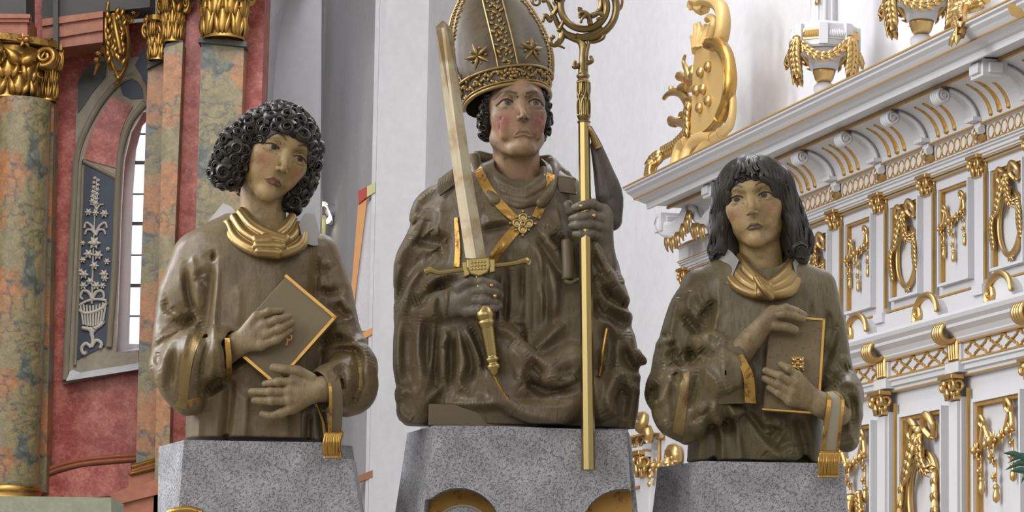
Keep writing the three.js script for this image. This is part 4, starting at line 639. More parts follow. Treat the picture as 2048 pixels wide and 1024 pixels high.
    part('knop', flat(pr(1168, 246, 128, 1166, 148, 124, [[0.1, 0], [13, 0.0], [13.5, 0.03], [10.5, 0.06], [13.5, 0.12], [13.5, 0.46], [12.4, 0.5], [13.5, 0.54], [13.5, 0.84], [10, 0.9], [13, 0.94], [13, 0.98], [8, 1]], 8)), M.oldBronze, cz, 'eight-sided traceried knop');
    { const g = []; for (const k of [-1, 0, 1]) { const a = k * 0.785, f = (y, r) => { const p = w(1167, y, 126); return V(p.x + Math.sin(a) * 14 * U + Math.cos(a) * r * U, p.y, p.z + Math.cos(a) * 14 * U - Math.sin(a) * r * U); }; for (const s of [-1, 1]) { g.push(sweep([f(232, s * 4), f(206, s * 4), f(196, 0), f(186, s * 4), f(166, s * 4)], 1.5 * U, 16, 5)); } g.push(sweep([f(232, -4), f(232, 4)], 1.5 * U, 4, 5), sweep([f(166, -4), f(166, 4)], 1.5 * U, 4, 5)); } part('tracery', merge(g), M.brass, cz); }
    part('stem', merge([tubePx(fr, [[1166, 150, 124], [1167, 120, 124], [1167, 98, 122], [1160, 82, 120], [1142, 74, 118], [1124, 62, 116]], t => 10.5 - 4 * t, 24, 9), tubePx(fr, [[1170, 140, 128], [1172, 110, 128], [1178, 84, 122]], t => 6 - 2 * t, 12, 7)]), M.oldBronze, cz);
    // crook: a double-roped spiral
    const sp = (a0, a1, r0, r1, cx, cy, n = 44, zz = 122) => Array.from({ length: n }, (_, i) => { const t = i / (n - 1), a = a0 + (a1 - a0) * t, r = r0 + (r1 - r0) * t; return [cx + Math.cos(a) * r, cy - Math.sin(a) * r, zz + 10 * t]; });
    const ck = part('crook', merge([tubePx(fr, sp(-1.9, 2.9, 62, 58, 1172, 14), 7.5, 80, 8), tubePx(fr, sp(-3.6, 1.6, 50, 40, 1170, 12), 7.5, 90, 8), tubePx(fr, sp(1.6, -2.9, 40, 12, 1172, 12), t => 7 - 2 * t, 70, 8), tubePx(fr, [[1130, 66, 116], [1146, 72, 120], [1162, 74, 124], [1186, 68, 126], [1204, 56, 124]], t => 6.5, 20, 8), tubePx(fr, sp(-2.2, 0.6, 44, 46, 1170, 10), 4, 40, 6)]), M.oldBronze, cz, 'spiral crook of the staff');
    const lf = (pts, r) => merge([tubePx(fr, pts, t => r * (1 - 0.5 * t), 18, 7), dot(w(...pts[pts.length - 1]), r * 0.62 * U), dot(w(...pts[0]), r * U)]);
    part('foliage', merge([lf([[1136, 72, 116], [1118, 52, 118], [1108, 30, 120], [1098, 8, 118], [1090, -6, 116]], 7), lf([[1126, 64, 116], [1120, 82, 120], [1108, 90, 124], [1100, 82, 124], [1106, 74, 122]], 8), lf([[1108, 88, 122], [1120, 92, 124], [1128, 96, 120]], 4), lf([[1100, 40, 118], [1090, 30, 122], [1086, 42, 122]], 6), ...[0, 1, 2].map(i => { const p = sp(0, 9, 14 - i * 0.5, 3, 1074, 2, 20, 124 + i); return lf(p, 4.2); }), lf([[1106, 30, 120], [1114, 14, 124], [1108, 2, 122], [1118, -6, 120]], 6), lf([[1118, 60, 120], [1128, 36, 124], [1124, 12, 122], [1130, -4, 120]], 5), lf([[1180, 46, 130], [1176, 30, 136], [1168, 24, 140], [1160, 26, 140], [1160, 34, 138]], 6), lf([[1172, 28, 138], [1164, 38, 140], [1162, 44, 138]], 5), lf([[1186, 30, 132], [1198, 26, 136], [1206, 34, 134], [1196, 38, 132]], 6), lf([[1206, 64, 124], [1206, 74, 124], [1198, 80, 122], [1186, 84, 122], [1176, 82, 122]], 6), lf([[1204, 62, 124], [1208, 70, 126], [1204, 74, 124]], 5), lf([[1226, 40, 122], [1232, 38, 120]], 6), lf([[1228, 22, 118], [1240, 16, 116], [1244, 0, 116], [1240, -8, 116]], 5), lf([[1155, 132, 128], [1148, 134, 130], [1150, 124, 130]], 6), lf([[1174, 126, 128], [1184, 122, 130], [1182, 114, 130]], 6), lf([[1166, 150, 132], [1165, 120, 134], [1168, 92, 128]], 4)]), M.oldBronze, cz, 'scrolling leaves of the crook');
  }
  // ---- cloth bound to the staff
  const cl = thing('staff_cloth', 'dark cloth tied below the knop and gathered over the gloved hand', 'cloth', fr.base);
  { const C = new Field(); C.add(tube(densify3([q(1180, 256, 122), q(1194, 290, 116), q(1212, 340, 104), q(1228, 390, 92), q(1222, 440, 84)]), Array.from({ length: 15 }, (_, i) => 5 + i * 1.25)), 3); C.add(tube(densify3([q(1184, 290, 118), q(1196, 340, 112), q(1206, 390, 108)]), Array.from({ length: 15 }, (_, i) => 4 + i * 0.8)), 5); C.add(tube([q(1206, 400, 104), q(1224, 420, 98), q(1218, 450, 92)], [12, 13, 9]), 5);
    C.cut(tube(densify3([q(1190, 290, 134), q(1210, 346, 128), q(1220, 400, 118)]), 4), 3); C.cut(tube(densify3([q(1196, 290, 134), q(1222, 350, 124), q(1232, 400, 112)]), 3), 3);
    part('folds', meshField(C, 1.9, U, woodCol(lin(92, 86, 78), lin(70, 64, 56), lin(48, 42, 36))), M.robe, cl);
    part('tie', merge([tubePx(fr, [[1174, 254, 134], [1182, 262, 132], [1190, 282, 126], [1196, 296, 122]], t => 4 + 5 * t, 12, 7)]), M.bronzeGold, cl, 'gilt tie'); }
}

// ================================================================ deacon with the long waved hair, right
{
  const fr = frame(1512, 927, 8.0), q = fr.q, U = fr.U, w = fr.w;
  const bust = thing('carved_bust', 'carved wooden bust with long waved hair and fringe, upright book clasped in both hands', 'statue', fr.base, 'three carved wooden busts on stone blocks');
  const H = makeHead(bust, fr, { ...FACE, lips: lin(78, 52, 50), anchor: [1503, 395, 84], scale: 1.98, yaw: -0.2, pitch: 0.02, roll: 0.13, eye: 14, mouth: 8, down: 1.7, nose: 46.5, full: 1.0, lid: 0.4, gaze: [-0.6, -0.2], blush: 0.4, jaw: 0.92, w: 0.97,
    neck: (f, fw) => [[cone(fw([0, 20, -12]), f.q(1520, 545, -8), 44, 48), 14], [cone(f.q(1520, 545, -8), f.q(1518, 590, -10), 48, 60), 10]], label: 'painted face looking ahead' });
  const C = new Field();
  C.add(ell([0, 60, -7], [36, 32.5, 42.5])); for (const s of [-1, 1]) C.add(tube([[s * 29, 60, -2], [s * 33, 34, -2], [s * 37, 4, -6], [s * 36, -12, -8]], [10, 12, 15, 13]), 9); C.add(ell([0, 24, -26], [38, 42, 24]), 10);
  C.cut(ell([0, 29, 36], [25.5, 38, 32]), 4);
  const hf = new Field(); hf.add(canonPrim(H, C, 90, [0, 36, 0]));
  const hair = part('hair', meshField(hf, 2.3, U, null), M.hair, bust, 'dark waved shoulder-length hair');
  // waved locks from the crown outward
  const top = H.fwd([0, 103, -10]); const surf = (c, out = 0) => { const p = H.fwd(c), g = gradient(hf, p); let x = [...p]; for (let k = 0; k < 12; k++) { const e = hf.d(...x); x = [x[0] - g.x * e, x[1] - g.y * e, x[2] - g.z * e]; if (Math.abs(e) < 0.5) break; } return V(x[0] + g.x * out, x[1] + g.y * out, x[2] + g.z * out).multiplyScalar(U); };
  for (let i = 0; i < 46; i++) {
    const s = i % 2 ? 1 : -1, k = (i >> 1) / 22, az = 0.42 + k * 2.4, ph = rr(0, 6), pts = [];
    for (let j = 0; j <= 24; j++) { const t = j / 24, wv = Math.sin(t * 24 + ph) * 3.4 * sstep(0.05, 0.3, t); let c; if (t < 0.45) { const u = t / 0.45 * 1.5; c = [s * Math.sin(u) * Math.sin(az) * 40, 60 + Math.cos(u) * 36, -8 + Math.sin(u) * Math.cos(az) * 46]; } else { const u = (t - 0.45) / 0.55; c = [s * (Math.sin(az) * 40 + 8 * u), 60 - u * (70 + 9 * Math.sin(i * 3)), -8 + Math.cos(az) * 46 * (1 - 0.25 * u)]; if (Math.cos(az) > 0.55) { c[0] = s * Math.max(Math.abs(c[0]), 29 + 6 * u); } } c[0] += s * wv * Math.cos(az); c[2] += wv * Math.sin(az); pts.push(surf(c, 1.5)); }
    part('lock', sweep(pts, t => (7.2 - 2 * t + 0.9 * Math.sin(t * 30 + ph)) * U, 72, 6), M.hair, hair);
  }
  // fringe: short waved locks combed forward, each rolled at its end
  for (let i = 0; i < 17; i++) { const a = -1.15 + 2.3 * i / 16, ph = rr(0, 6), pts = []; for (let j = 0; j <= 12; j++) { const t = j / 12, u = 0.25 + t * (0.98 + 0.1 * Math.sin(i * 2.4)), wv = Math.sin(t * 11 + ph) * 2 * t; pts.push(surf([Math.sin(u) * Math.sin(a) * 38 + wv * Math.cos(a), 60 + Math.cos(u) * 35, -7 + Math.sin(u) * Math.cos(a) * 45], 2.4)); } part('fringe_lock', sweep(pts, t => (6.4 - 1.4 * t) * U, 30, 6), M.hair, hair); }
  // rolled fringe and curl ends
  for (const [x, y, r, i] of [[1444, 362, 11, 0], [1466, 356, 10, 1], [1484, 357, 9, 2], [1497, 360, 11, 0], [1512, 352, 10, 1], [1530, 350, 9, 2], [1540, 354, 10, 0], [1554, 364, 10, 1], [1456, 340, 9, 2], [1478, 338, 9, 1], [1500, 340, 9, 0], [1524, 334, 9, 2], [1548, 342, 9, 0], [1566, 352, 9, 1], [1490, 346, 9, 0], [1471, 345, 9, 1], [1450, 352, 9, 0], [1474, 352, 9, 2], [1505, 349, 9, 1], [1520, 344, 8, 0], [1560, 376, 9, 2], [1452, 376, 9, 1], [1418, 488, 13, 1], [1424, 505, 12, 2], [1440, 500, 11, 0], [1598, 500, 19, 1], [1580, 505, 11, 0], [1604, 470, 11, 2], [1430, 468, 10, 1], [1592, 440, 10, 0], [1436, 430, 9, 2], [1584, 400, 9, 1], [1450, 395, 9, 0], [1575, 376, 9, 2]]) { const z = frontZ(hf, fr, x, y, 180); if (z === null) continue; const p = q(x, y, z), n = gradient(hf, p); curl(hair, V(...p).multiplyScalar(U), n.add(V(rr(-.3, .3), rr(-.5, 0), rr(-.1, .2))), r * U, rr(0, 6), i); }
  const F = new Field();
  F.add(trunk(fr, [[498, 1520, 60, 54, -8], [516, 1520, 86, 64, -6], [540, 1520, 116, 74], [572, 1518, 136, 84], [640, 1516, 140, 90, 2], [730, 1516, 136, 92, 4], [830, 1512, 134, 90, 4], [927, 1510, 136, 90, 2]]));
  F.add(tube([q(1404, 576, -6), q(1372, 650, 0), q(1350, 720, 10), q(1342, 790, 36)], [42, 42, 44, 48]), 16);
  F.add(tube([q(1634, 576, -6), q(1656, 650, 0), q(1668, 720, 8), q(1684, 790, 40)], [40, 36, 34, 40]), 16);
  F.add(tube([q(1345, 785, 44), q(1400, 772, 92), q(1452, 752, 122)], [48, 60, 56]), 18); F.add(ell(q(1362, 820, 74), [62, 58, 46], [0, 0.4, -0.2]), 16); F.add(tube([q(1400, 820, 92), q(1460, 790, 120)], [40, 44]), 14); F.add(tube([q(1400, 690, 60), q(1440, 694, 100), q(1478, 700, 122)], [26, 26, 18]), 12); F.add(cone(q(1350, 850, 70), q(1372, 876, 70), 24, 14), 12);
  F.add(tube([q(1686, 780, 50), q(1692, 830, 70), q(1694, 880, 62)], [36, 34, 24]), 14); F.add(tube([q(1690, 790, 60), q(1660, 810, 104)], [34, 28]), 12);
  F.cut(cone(q(1540, 742, 150), q(1490, 748, 140), 36, 20), 5); F.cut(cone(q(1636, 830, 140), q(1672, 820, 110), 26, 22), 4);
  F.cut(tube([q(1440, 812, 176), q(1500, 812, 178), q(1580, 830, 178)], [34, 40, 30]), 10);
  folds(F, fr, [
    [[[1412, 601], [1423, 615], [1418, 640], [1414, 666]], 9, -16, 4], [[[1440, 560], [1434, 620], [1426, 680]], 6, 4, 8], [[[1432, 600], [1424, 614]], 5, -8], [[[1402, 622], [1416, 632]], 5, -9], [[[1392, 570], [1402, 600], [1416, 622]], 7, 5], [[[1362, 629], [1376, 640], [1390, 658]], 7, -12, 4], [[[1383, 634], [1392, 650], [1398, 668]], 6, -11, 4], [[[1376, 630], [1388, 632], [1396, 652]], 6, 8], [[[1380, 574], [1376, 610], [1376, 632]], 8, 7], [[[1356, 580], [1348, 630], [1340, 672], [1320, 690]], 8, 10, 5], [[[1314, 690], [1330, 688], [1352, 678]], 6, 9, 4], [[[1326, 676], [1344, 668]], 6, -8], [[[1322, 714], [1334, 700], [1350, 694]], 6, 9, 4], [[[1336, 700], [1344, 694], [1350, 704]], 5, -8], [[[1334, 712], [1352, 716], [1370, 738]], 8, -13, 4], [[[1326, 720], [1346, 726], [1366, 740]], 6, 6],
    [[[1392, 678], [1418, 668], [1446, 680], [1446, 704]], 8, 6, 4], [[[1400, 690], [1416, 706], [1436, 712]], 7, -7, 4], [[[1380, 690], [1386, 720], [1384, 740]], 7, -12, 4], [[[1384, 716], [1398, 726], [1412, 726]], 6, -9],
    [[[1325, 709], [1328, 740], [1310, 765], [1293, 784]], 8, 12, 4], [[[1300, 800], [1322, 802], [1334, 770], [1344, 747]], 7, 11, 4], [[[1316, 770], [1306, 792], [1322, 796]], 8, -14, 4], [[[1409, 735], [1434, 770], [1430, 812], [1402, 838], [1374, 852]], 8, 10, 5], [[[1399, 726], [1396, 768], [1386, 800], [1374, 824]], 7, -12, 4], [[[1380, 846], [1410, 828], [1424, 806]], 7, -11, 4], [[[1418, 808], [1400, 830]], 6, 6], [[[1448, 704], [1450, 740], [1458, 790], [1452, 800]], 8, 10, 5], [[[1340, 760], [1334, 800], [1342, 850]], 6, 6], [[[1350, 742], [1362, 760]], 5, -8], [[[1324, 840], [1340, 862]], 6, 6],
    [[[1444, 806], [1480, 806], [1520, 808]], 8, -12, 4], [[[1458, 812], [1474, 864], [1482, 924]], 8, 9, 6, 0], [[[1448, 808], [1462, 850], [1470, 870]], 7, -14, 4], [[[1430, 824], [1444, 880], [1446, 924]], 6, 6, 5, 0], [[[1420, 830], [1432, 880], [1430, 924]], 7, -8, 5, 0], [[[1404, 850], [1398, 924]], 7, 6, 6, 0], [[[1477, 817], [1500, 846], [1530, 890], [1558, 914], [1600, 914]], 8, 11, 5], [[[1490, 815], [1516, 850], [1534, 878]], 8, -13, 4], [[[1530, 850], [1552, 862], [1536, 888]], 8, -14, 4], [[[1524, 846], [1556, 852], [1576, 860]], 7, 9, 4], [[[1550, 900], [1570, 888], [1590, 878]], 8, -10, 4], [[[1588, 860], [1580, 890], [1600, 914]], 7, 7, 5], [[[1600, 850], [1612, 890], [1614, 924]], 10, -14, 6, 0],
    [[[1650, 620], [1660, 640], [1652, 680]], 5, -6], [[[1676, 640], [1664, 690], [1652, 724]], 7, -10, 5], [[[1660, 760], [1684, 740], [1706, 734]], 8, -12, 4], [[[1668, 756], [1690, 736]], 6, 8], [[[1660, 778], [1690, 766], [1712, 778], [1718, 820]], 7, 9, 4], [[[1680, 784], [1696, 800], [1700, 850]], 7, 9, 4], [[[1690, 782], [1706, 806], [1708, 860]], 6, -10, 4], [[[1684, 800], [1690, 850], [1686, 880]], 6, -10, 4], [[[1696, 870], [1706, 880], [1704, 895]], 6, 6],
    [[[1542, 610], [1536, 640], [1530, 660]], 6, 4], [[[1622, 600], [1626, 640]], 4, -5],
  ]);
  F.cut(ell(q(1520, 506, 34), [58, 50, 64]), 3); F.raise(toolMarks()); F.keep(halfY(0.5), 1);
  part('robe', meshField(F, 2.1, U, woodCol(lin(106, 95, 65), lin(90, 79, 52), lin(65, 55, 35))), M.robe, bust, 'olive-brown stained robe with wide sleeves');
  part('sleeve_band', surfaceBand(F, fr, [[1364, 748], [1358, 790], [1350, 830], [1344, 862]], [[1380, 742], [1376, 790], [1372, 830], [1366, 872]], 1.5, 40, 8, 5), M.braid, bust, 'gilt braid round the sleeve');
  part('cuff', freeBand(fr, [[1432, 702, 150], [1430, 750, 168], [1436, 808, 156]], [[1480, 692, 146], [1503, 745, 160], [1509, 806, 146]], 8, 24), M.robe_plain, bust, 'flared cuff');
  part('cuff_lining', freeBand(fr, [[1470, 714, 162], [1486, 750, 174], [1490, 805, 164]], [[1485, 708, 158], [1506, 748, 168], [1512, 807, 154]], 4, 24), M.oldGold, bust, 'gilt lining turned out at the cuff');
  part('collar_flap', freeBand(fr, [[1416, 542, 10], [1438, 558, 54], [1458, 568, 78]], [[1430, 500, 0], [1458, 500, 46], [1478, 520, 68]], 7, 16), M.greyCloth, bust, 'pale grey stiff collar');
  part('collar_flap', freeBand(fr, [[1621, 552, 14], [1607, 569, 56], [1598, 576, 76]], [[1613, 505, 0], [1597, 507, 42], [1586, 526, 66]], 7, 16), M.greyCloth, bust, 'pale grey stiff collar');
  const G = new Field(), rop = (pts, r, k = 2) => G.add(tube(densify3(pts.map(p => q(...p))), r), k);
  const fan = (A, B, n, r) => { for (let i = 0; i < n; i++) { const t = i / (n - 1); rop(A.map((p, j) => p.map((v, k) => v + (B[j][k] - v) * t + (k === 2 ? 3 * Math.sin(i * 2.3) : 0))), r * (0.8 + 0.35 * Math.sin(i * 1.9 + 1)), 1.2); } };
  fan([[1480, 514, 36], [1500, 540, 78], [1520, 560, 100], [1538, 574, 108]], [[1450, 548, 50], [1468, 576, 84], [1504, 592, 104], [1540, 594, 112]], 9, 8);
  fan([[1584, 520, 40], [1566, 546, 80], [1544, 564, 102], [1520, 574, 108]], [[1600, 562, 58], [1586, 586, 86], [1554, 594, 106], [1520, 590, 112]], 9, 8); rop([[1512, 556, 110], [1526, 578, 120], [1542, 596, 116]], 6);
  part('scarf', meshField(G, 1.6, U, null), M.bronzeGold, bust, 'gilt cloth knotted at the throat');
  part('hand', handGeometry(fr, { arm: [1476, 712, 112], wrist: [1504, 676, 138], armR: 27, wristR: 22, r: 8.8, colour: HANDCOL, thumb: [[1536, 650, 148], [1552, 652, 156], [1572, 654, 160], [1590, 660, 156]],
    fingers: [[[1546, 622, 150], [1572, 616, 160], [1592, 622, 162], [1608, 630, 154]], [[1544, 632, 154], [1568, 628, 164], [1588, 632, 166], [1605, 638, 158]]], extra: [[[1504, 676, 138], [1540, 634, 148], 22, 18]] }), M.skin, bust, 'hand resting over the top of the book');
  part('hand', handGeometry(fr, { arm: [1676, 826, 100], wrist: [1640, 808, 138], armR: 27, wristR: 25, r: 8.8, colour: HANDCOL,
    fingers: [[[1594, 752, 156], [1578, 738, 160], [1562, 729, 156]], [[1590, 768, 158], [1560, 752, 164], [1531, 741, 156]], [[1584, 786, 156], [1556, 770, 162], [1529, 757, 154]], [[1580, 802, 152], [1558, 786, 156], [1538, 775, 150]]] }), M.skin, bust, 'hand spread across the book');
  const man = part('maniple', freeBand(fr, [[1650, 784, 146], [1656, 796, 158], [1650, 850, 158], [1643, 906, 146]], [[1668, 782, 140], [1686, 798, 154], [1682, 850, 156], [1676, 906, 144]], 8, 26), M.paleCloth, bust, 'pale stole over the wrist');
  part('band_edge', freeBand(fr, [[1649, 786, 148], [1654, 798, 161], [1648, 850, 161], [1641, 906, 149]], [[1653, 784, 148], [1662, 798, 161], [1656, 850, 161], [1649, 906, 149]], 3, 20), M.oldGold, man);
  part('band_edge', freeBand(fr, [[1668, 782, 142], [1682, 798, 157], [1678, 850, 159], [1672, 906, 147]], [[1672, 782, 142], [1688, 798, 157], [1684, 850, 159], [1678, 906, 147]], 3, 20), M.oldGold, man);
  { const g = []; for (let i = 0; i < 12; i++) { const x = 1641 + i * 3.2; g.push(tubePx(fr, [[x, 906, 150], [x - 1 + rr(-2, 2), 922, 156], [x - 2 + rr(-2, 2), 938, 152], [x - 2 + rr(-1, 1), 954, 148]], 3.6, 10, 5)); } g.push(tubePx(fr, [[1640, 906, 150], [1678, 906, 148]], 4, 4, 6)); part('fringe', merge(g), M.oldGold, man, 'gold fringe'); }
  const bk = thing('book', 'upright closed book with gilt edge and five-knob clasp, held by the long-haired bust', 'book', fr.base);
  const z = 132, TL = w(1538, 630, z - 6), TR = w(1651, 638, z), BL = w(1523, 820, z + 4), BR = BL.clone().add(TR).sub(TL);
  const ux = TR.clone().sub(TL), W = ux.length(); ux.normalize(); const uy = TL.clone().sub(BL), Hh = uy.length(); uy.addScaledVector(ux, -uy.dot(ux)).normalize(); const uz = ux.clone().cross(uy);
  const mat = new THREE.Matrix4().makeBasis(ux, uy, uz), cen = TL.clone().add(BR).multiplyScalar(0.5), pl = g => { g.applyMatrix4(mat); return g.translate(cen.x, cen.y, cen.z); }, tk = 26 * U;
  part('cover', metricUV(pl(rbox(W - 0.004, Hh - 0.004, tk, 0.004, 0, 0, -tk / 2)), 4), std({ map: texture(256, (u, v) => { const n = tileFbm(u, v, 6, 5, 71), s = tileFbm(u, v, 40, 3, 73); return mix3(mix3([124, 108, 74], [102, 86, 56], n), [80, 66, 42], sstep(0.66, 0.8, s) * 0.6); }), roughness: 0.6 }), bk, 'scratched brown board');
  part('gilt_edge', pl(merge([box(W * 0.55, 0.005, 0.006, W * 0.225, Hh / 2 - 0.002, 0), box(0.006, Hh, 0.006, W / 2 - 0.002, 0, 0), box(W, 0.004, 0.006, 0, -Hh / 2 + 0.002, 0)])), M.oldGold, bk, 'gilt border');
  { const c = w(1596, 727, z + 12), g = [dot(c, 4.6 * U)]; for (const [dx, dy] of [[-7, -7], [7, -7], [-7, 7], [7, 7]]) g.push(dot(V(c.x + dx * U, c.y + dy * U, c.z), 5.4 * U)); g.push(box(24 * U, 26 * U, 6 * U, c.x, c.y, c.z - 5 * U)); for (const [dx, dy] of [[0, -10], [10, 0], [0, 10], [-10, 0]]) g.push(dot(V(c.x + dx * U, c.y + dy * U, c.z), 3 * U)); part('clasp', merge(g), M.gold, bk, 'gilt clasp of rounded knobs'); }
}

// ================================================================ choir stalls along the right wall
// local frame: x runs along the stalls toward the viewer, y up, z out from the wall
const AZ = 0.27494, YOFF = 0.122;
const ST = { o: V(2.1493371, 0, -16.35941167), S: V(Math.sin(AZ), 0, Math.cos(AZ)), N: V(-Math.cos(AZ), 0, Math.sin(AZ)), rot: -(Math.PI / 2 - AZ) };
function stallHit(px, py, n) { const r = V(...rayOf(px, py)), c = V(0, 1.6, 0), o = ST.o.clone().addScaledVector(ST.N, n), t = o.clone().sub(c).dot(ST.N) / r.dot(ST.N), p = c.addScaledVector(r, t).sub(ST.o); return [p.dot(ST.S), p.y - YOFF]; }
function stallThing(name, label, cat, s, y, n, group) { const o = thing(name, label, cat, ST.o.clone().addScaledVector(ST.S, s).addScaledVector(ST.N, n).setY(y + YOFF), group); o.rotation.y = ST.rot; return o; }
function onStall(o) { o.position.copy(ST.o).setY(YOFF); o.rotation.y = ST.rot; return o; }
M.giltLine = std({ map: M.oldGold.map, metalness: 0.45, roughness: 0.55 });
// prism along x with the given (z, y) profile
function runX(profile, x0, x1, caps = true) {
  const sh = new THREE.Shape(profile.map(p => new THREE.Vector2(p[0], p[1]))); const g = new THREE.ExtrudeGeometry(sh, { depth: x1 - x0, bevelEnabled: false });
  // shape (X = z, Y = y, extruded along Z) -> x = Z, y = Y, z = X : a reflection, so flip the winding
  const h = g.toNonIndexed(), p = h.attributes.position; for (let i = 0; i < p.count; i++) { const X = p.getX(i), Y = p.getY(i), Z = p.getZ(i); p.setXYZ(i, x0 + Z, Y, X); }
  for (let i = 0; i < p.count; i += 3) { const a = [p.getX(i), p.getY(i), p.getZ(i)], b = [p.getX(i + 1), p.getY(i + 1), p.getZ(i + 1)]; p.setXYZ(i, ...b); p.setXYZ(i + 1, ...a); }
  h.computeVertexNormals(); return h;
}
const P_ = 0.643, S0 = -1.06;
function frameGeo(w, h, t, d, open = false) { return merge([box(w, t, d, 0, h / 2 - t / 2, d / 2), ...(open ? [] : [box(w, t, d, 0, -h / 2 + t / 2, d / 2)]), box(t, h - 2 * t, d, -w / 2 + t / 2, 0, d / 2), box(t, h - 2 * t, d, w / 2 - t / 2, 0, d / 2)]); }
// a garland: tapering core covered with overlapping leaves
function garland(pts, r, n, tipR = 0.5, z = V(0, 0, 1)) {
  const c = new THREE.CatmullRomCurve3(pts.map(p => V(...p))), g = [sweep(pts, t => r * 0.62 * (tipR + (1 - tipR) * Math.sin(Math.PI * Math.min(1, 0.25 + t * 0.6))), 24, 6)];
  for (let i = 0; i < n; i++) { const t = (i + 0.5) / n, p = c.getPointAt(t), d = c.getTangentAt(t); for (const k of [-1, 0, 1]) { const side = d.clone().cross(z).normalize(), nn = z.clone().addScaledVector(side, k * 0.9).normalize(); const rad = r * (tipR + (1 - tipR) * Math.sin(Math.PI * Math.min(1, 0.25 + t * 0.6))); g.push(orient(LEAF, p.clone().addScaledVector(nn, rad * 0.4), d.clone().addScaledVector(side, k * 0.5), nn, rad * 1.7)); } }
  return merge(g);
}
function ringGeo(cx, cy, rx, ry, r, z = 0, seg = 48) { const p = []; for (let i = 0; i < seg; i++) { const a = i / seg * 6.2832; p.push(V(cx + Math.cos(a) * rx, cy + Math.sin(a) * ry, z)); } return sweep(p, r, seg * 2, 7, true); }
function flower(x, y, z, r) { const g = [dot(V(x, y, z + r * 0.5), r * 0.42)]; for (let i = 0; i < 6; i++) { const a = i * 1.047; g.push(orient(LEAF, V(x, y, z + r * 0.1), V(Math.cos(a), Math.sin(a), 0.25), V(0, 0, 1), r)); } return merge(g); }
function loopGeo(x, y, r, th, z) { return sweep([[x - r * 0.2, y - r, z], [x - r, y, z + r * 0.4], [x - r * 0.1, y + r, z + r * 0.7], [x + r, y + r * 0.1, z + r * 0.4], [x + r * 0.3, y - r * 0.9, z]], th, 22, 7); }
function wreathGeometry(k = 1, long = 0) {
  const z = 0.018; const g = [
    ringGeo(0.02, -0.035, 0.128, 0.158, 0.0125, z), ringGeo(0.02, -0.035, 0.118, 0.148, 0.006, z + 0.01),
    loopGeo(-0.052, 0.205, 0.04, 0.014, z), loopGeo(0.098, 0.212, 0.042, 0.015, z), dot(V(0.022, 0.2, z + 0.022), 0.02), sweep([[0.02, 0.2, z + 0.02], [-0.02, 0.215, z + 0.03], [-0.05, 0.18, z + 0.02]], 0.012, 10, 6),
    garland([[0.02, 0.2, z + 0.02], [-0.02, 0.13, z + 0.03], [-0.06, 0.06, z + 0.03], [-0.115, 0.03, z + 0.02]], 0.03, 7, 0.5), garland([[0.03, 0.19, z + 0.02], [0.06, 0.1, z + 0.03], [0.1, 0.055, z + 0.03], [0.15, 0.055, z + 0.02]], 0.026, 7, 0.5),
    garland([[-0.125, 0.035, z + 0.02], [-0.145, -0.02 - long * 0.3, z + 0.022], [-0.15, -0.13 - long, z + 0.012]], 0.024, 7, 0.35), garland([[0.16, 0.05, z + 0.02], [0.172, -0.02 - long * 0.3, z + 0.022], [0.168, -0.12 - long, z + 0.012]], 0.024, 7, 0.35),
  ];
  if (!long) for (const [dx, dy] of [[-0.02, -0.195], [0.03, -0.2], [0.005, -0.215], [0.06, -0.19]]) g.push(orient(LEAF, V(0.02, -0.188, z), V(dx, dy + 0.17, 0), V(0, 0, 1), 0.042));
  return merge(g);
}
function dropGeometry() {
  const z = 0.018, g = [], ch = (pts, r) => g.push(sweep(pts.map(p => [p[0], p[1], z + (p[2] || 0)]), r, 18, 6));
  ch([[-0.16, 0.05], [-0.14, 0.11], [-0.125, 0.155], [-0.1, 0.11], [-0.07, 0.08], [-0.02, 0.08]], 0.009); ch([[-0.02, 0.08], [0.04, 0.1], [0.07, 0.14], [0.095, 0.19], [0.11, 0.14], [0.118, 0.1]], 0.009);
  ch([[-0.1, 0.08], [-0.04, 0.055], [0.03, 0.09], [0.09, 0.1]], 0.008);
  g.push(loopGeo(-0.126, 0.15, 0.02, 0.008, z), loopGeo(0.096, 0.186, 0.022, 0.009, z));
  for (const [x, y, r] of [[-0.16, 0.05, 0.034], [-0.02, 0.075, 0.04], [0.118, 0.1, 0.034], [-0.07, 0.066, 0.03], [0.05, 0.085, 0.03], [-0.03, 0.02, 0.03]]) g.push(flower(x, y, z + 0.004, r));
  for (const [x, y0, y1] of [[-0.145, 0.03, -0.095], [-0.022, 0.01, -0.13], [0.117, 0.07, -0.065]]) { ch([[x, y0], [x, y1 + 0.02]], 0.004); g.push(flower(x, (y0 + y1) / 2 + 0.01, z, 0.022), dot(V(x, y1 + 0.045, z), 0.012).scale(1, 1, 1)); g.push(lathe([[0.001, -0.03], [0.011, -0.022], [0.013, -0.005], [0.006, 0.025], [0.001, 0.032]], 10).translate(x, y1 + 0.02, z)); g.push(flower(x, y0 - 0.012, z, 0.018)); }
  return merge(g);
}
const WREATH = wreathGeometry(), WREATHL = wreathGeometry(1, 0.2), DROP = dropGeometry();
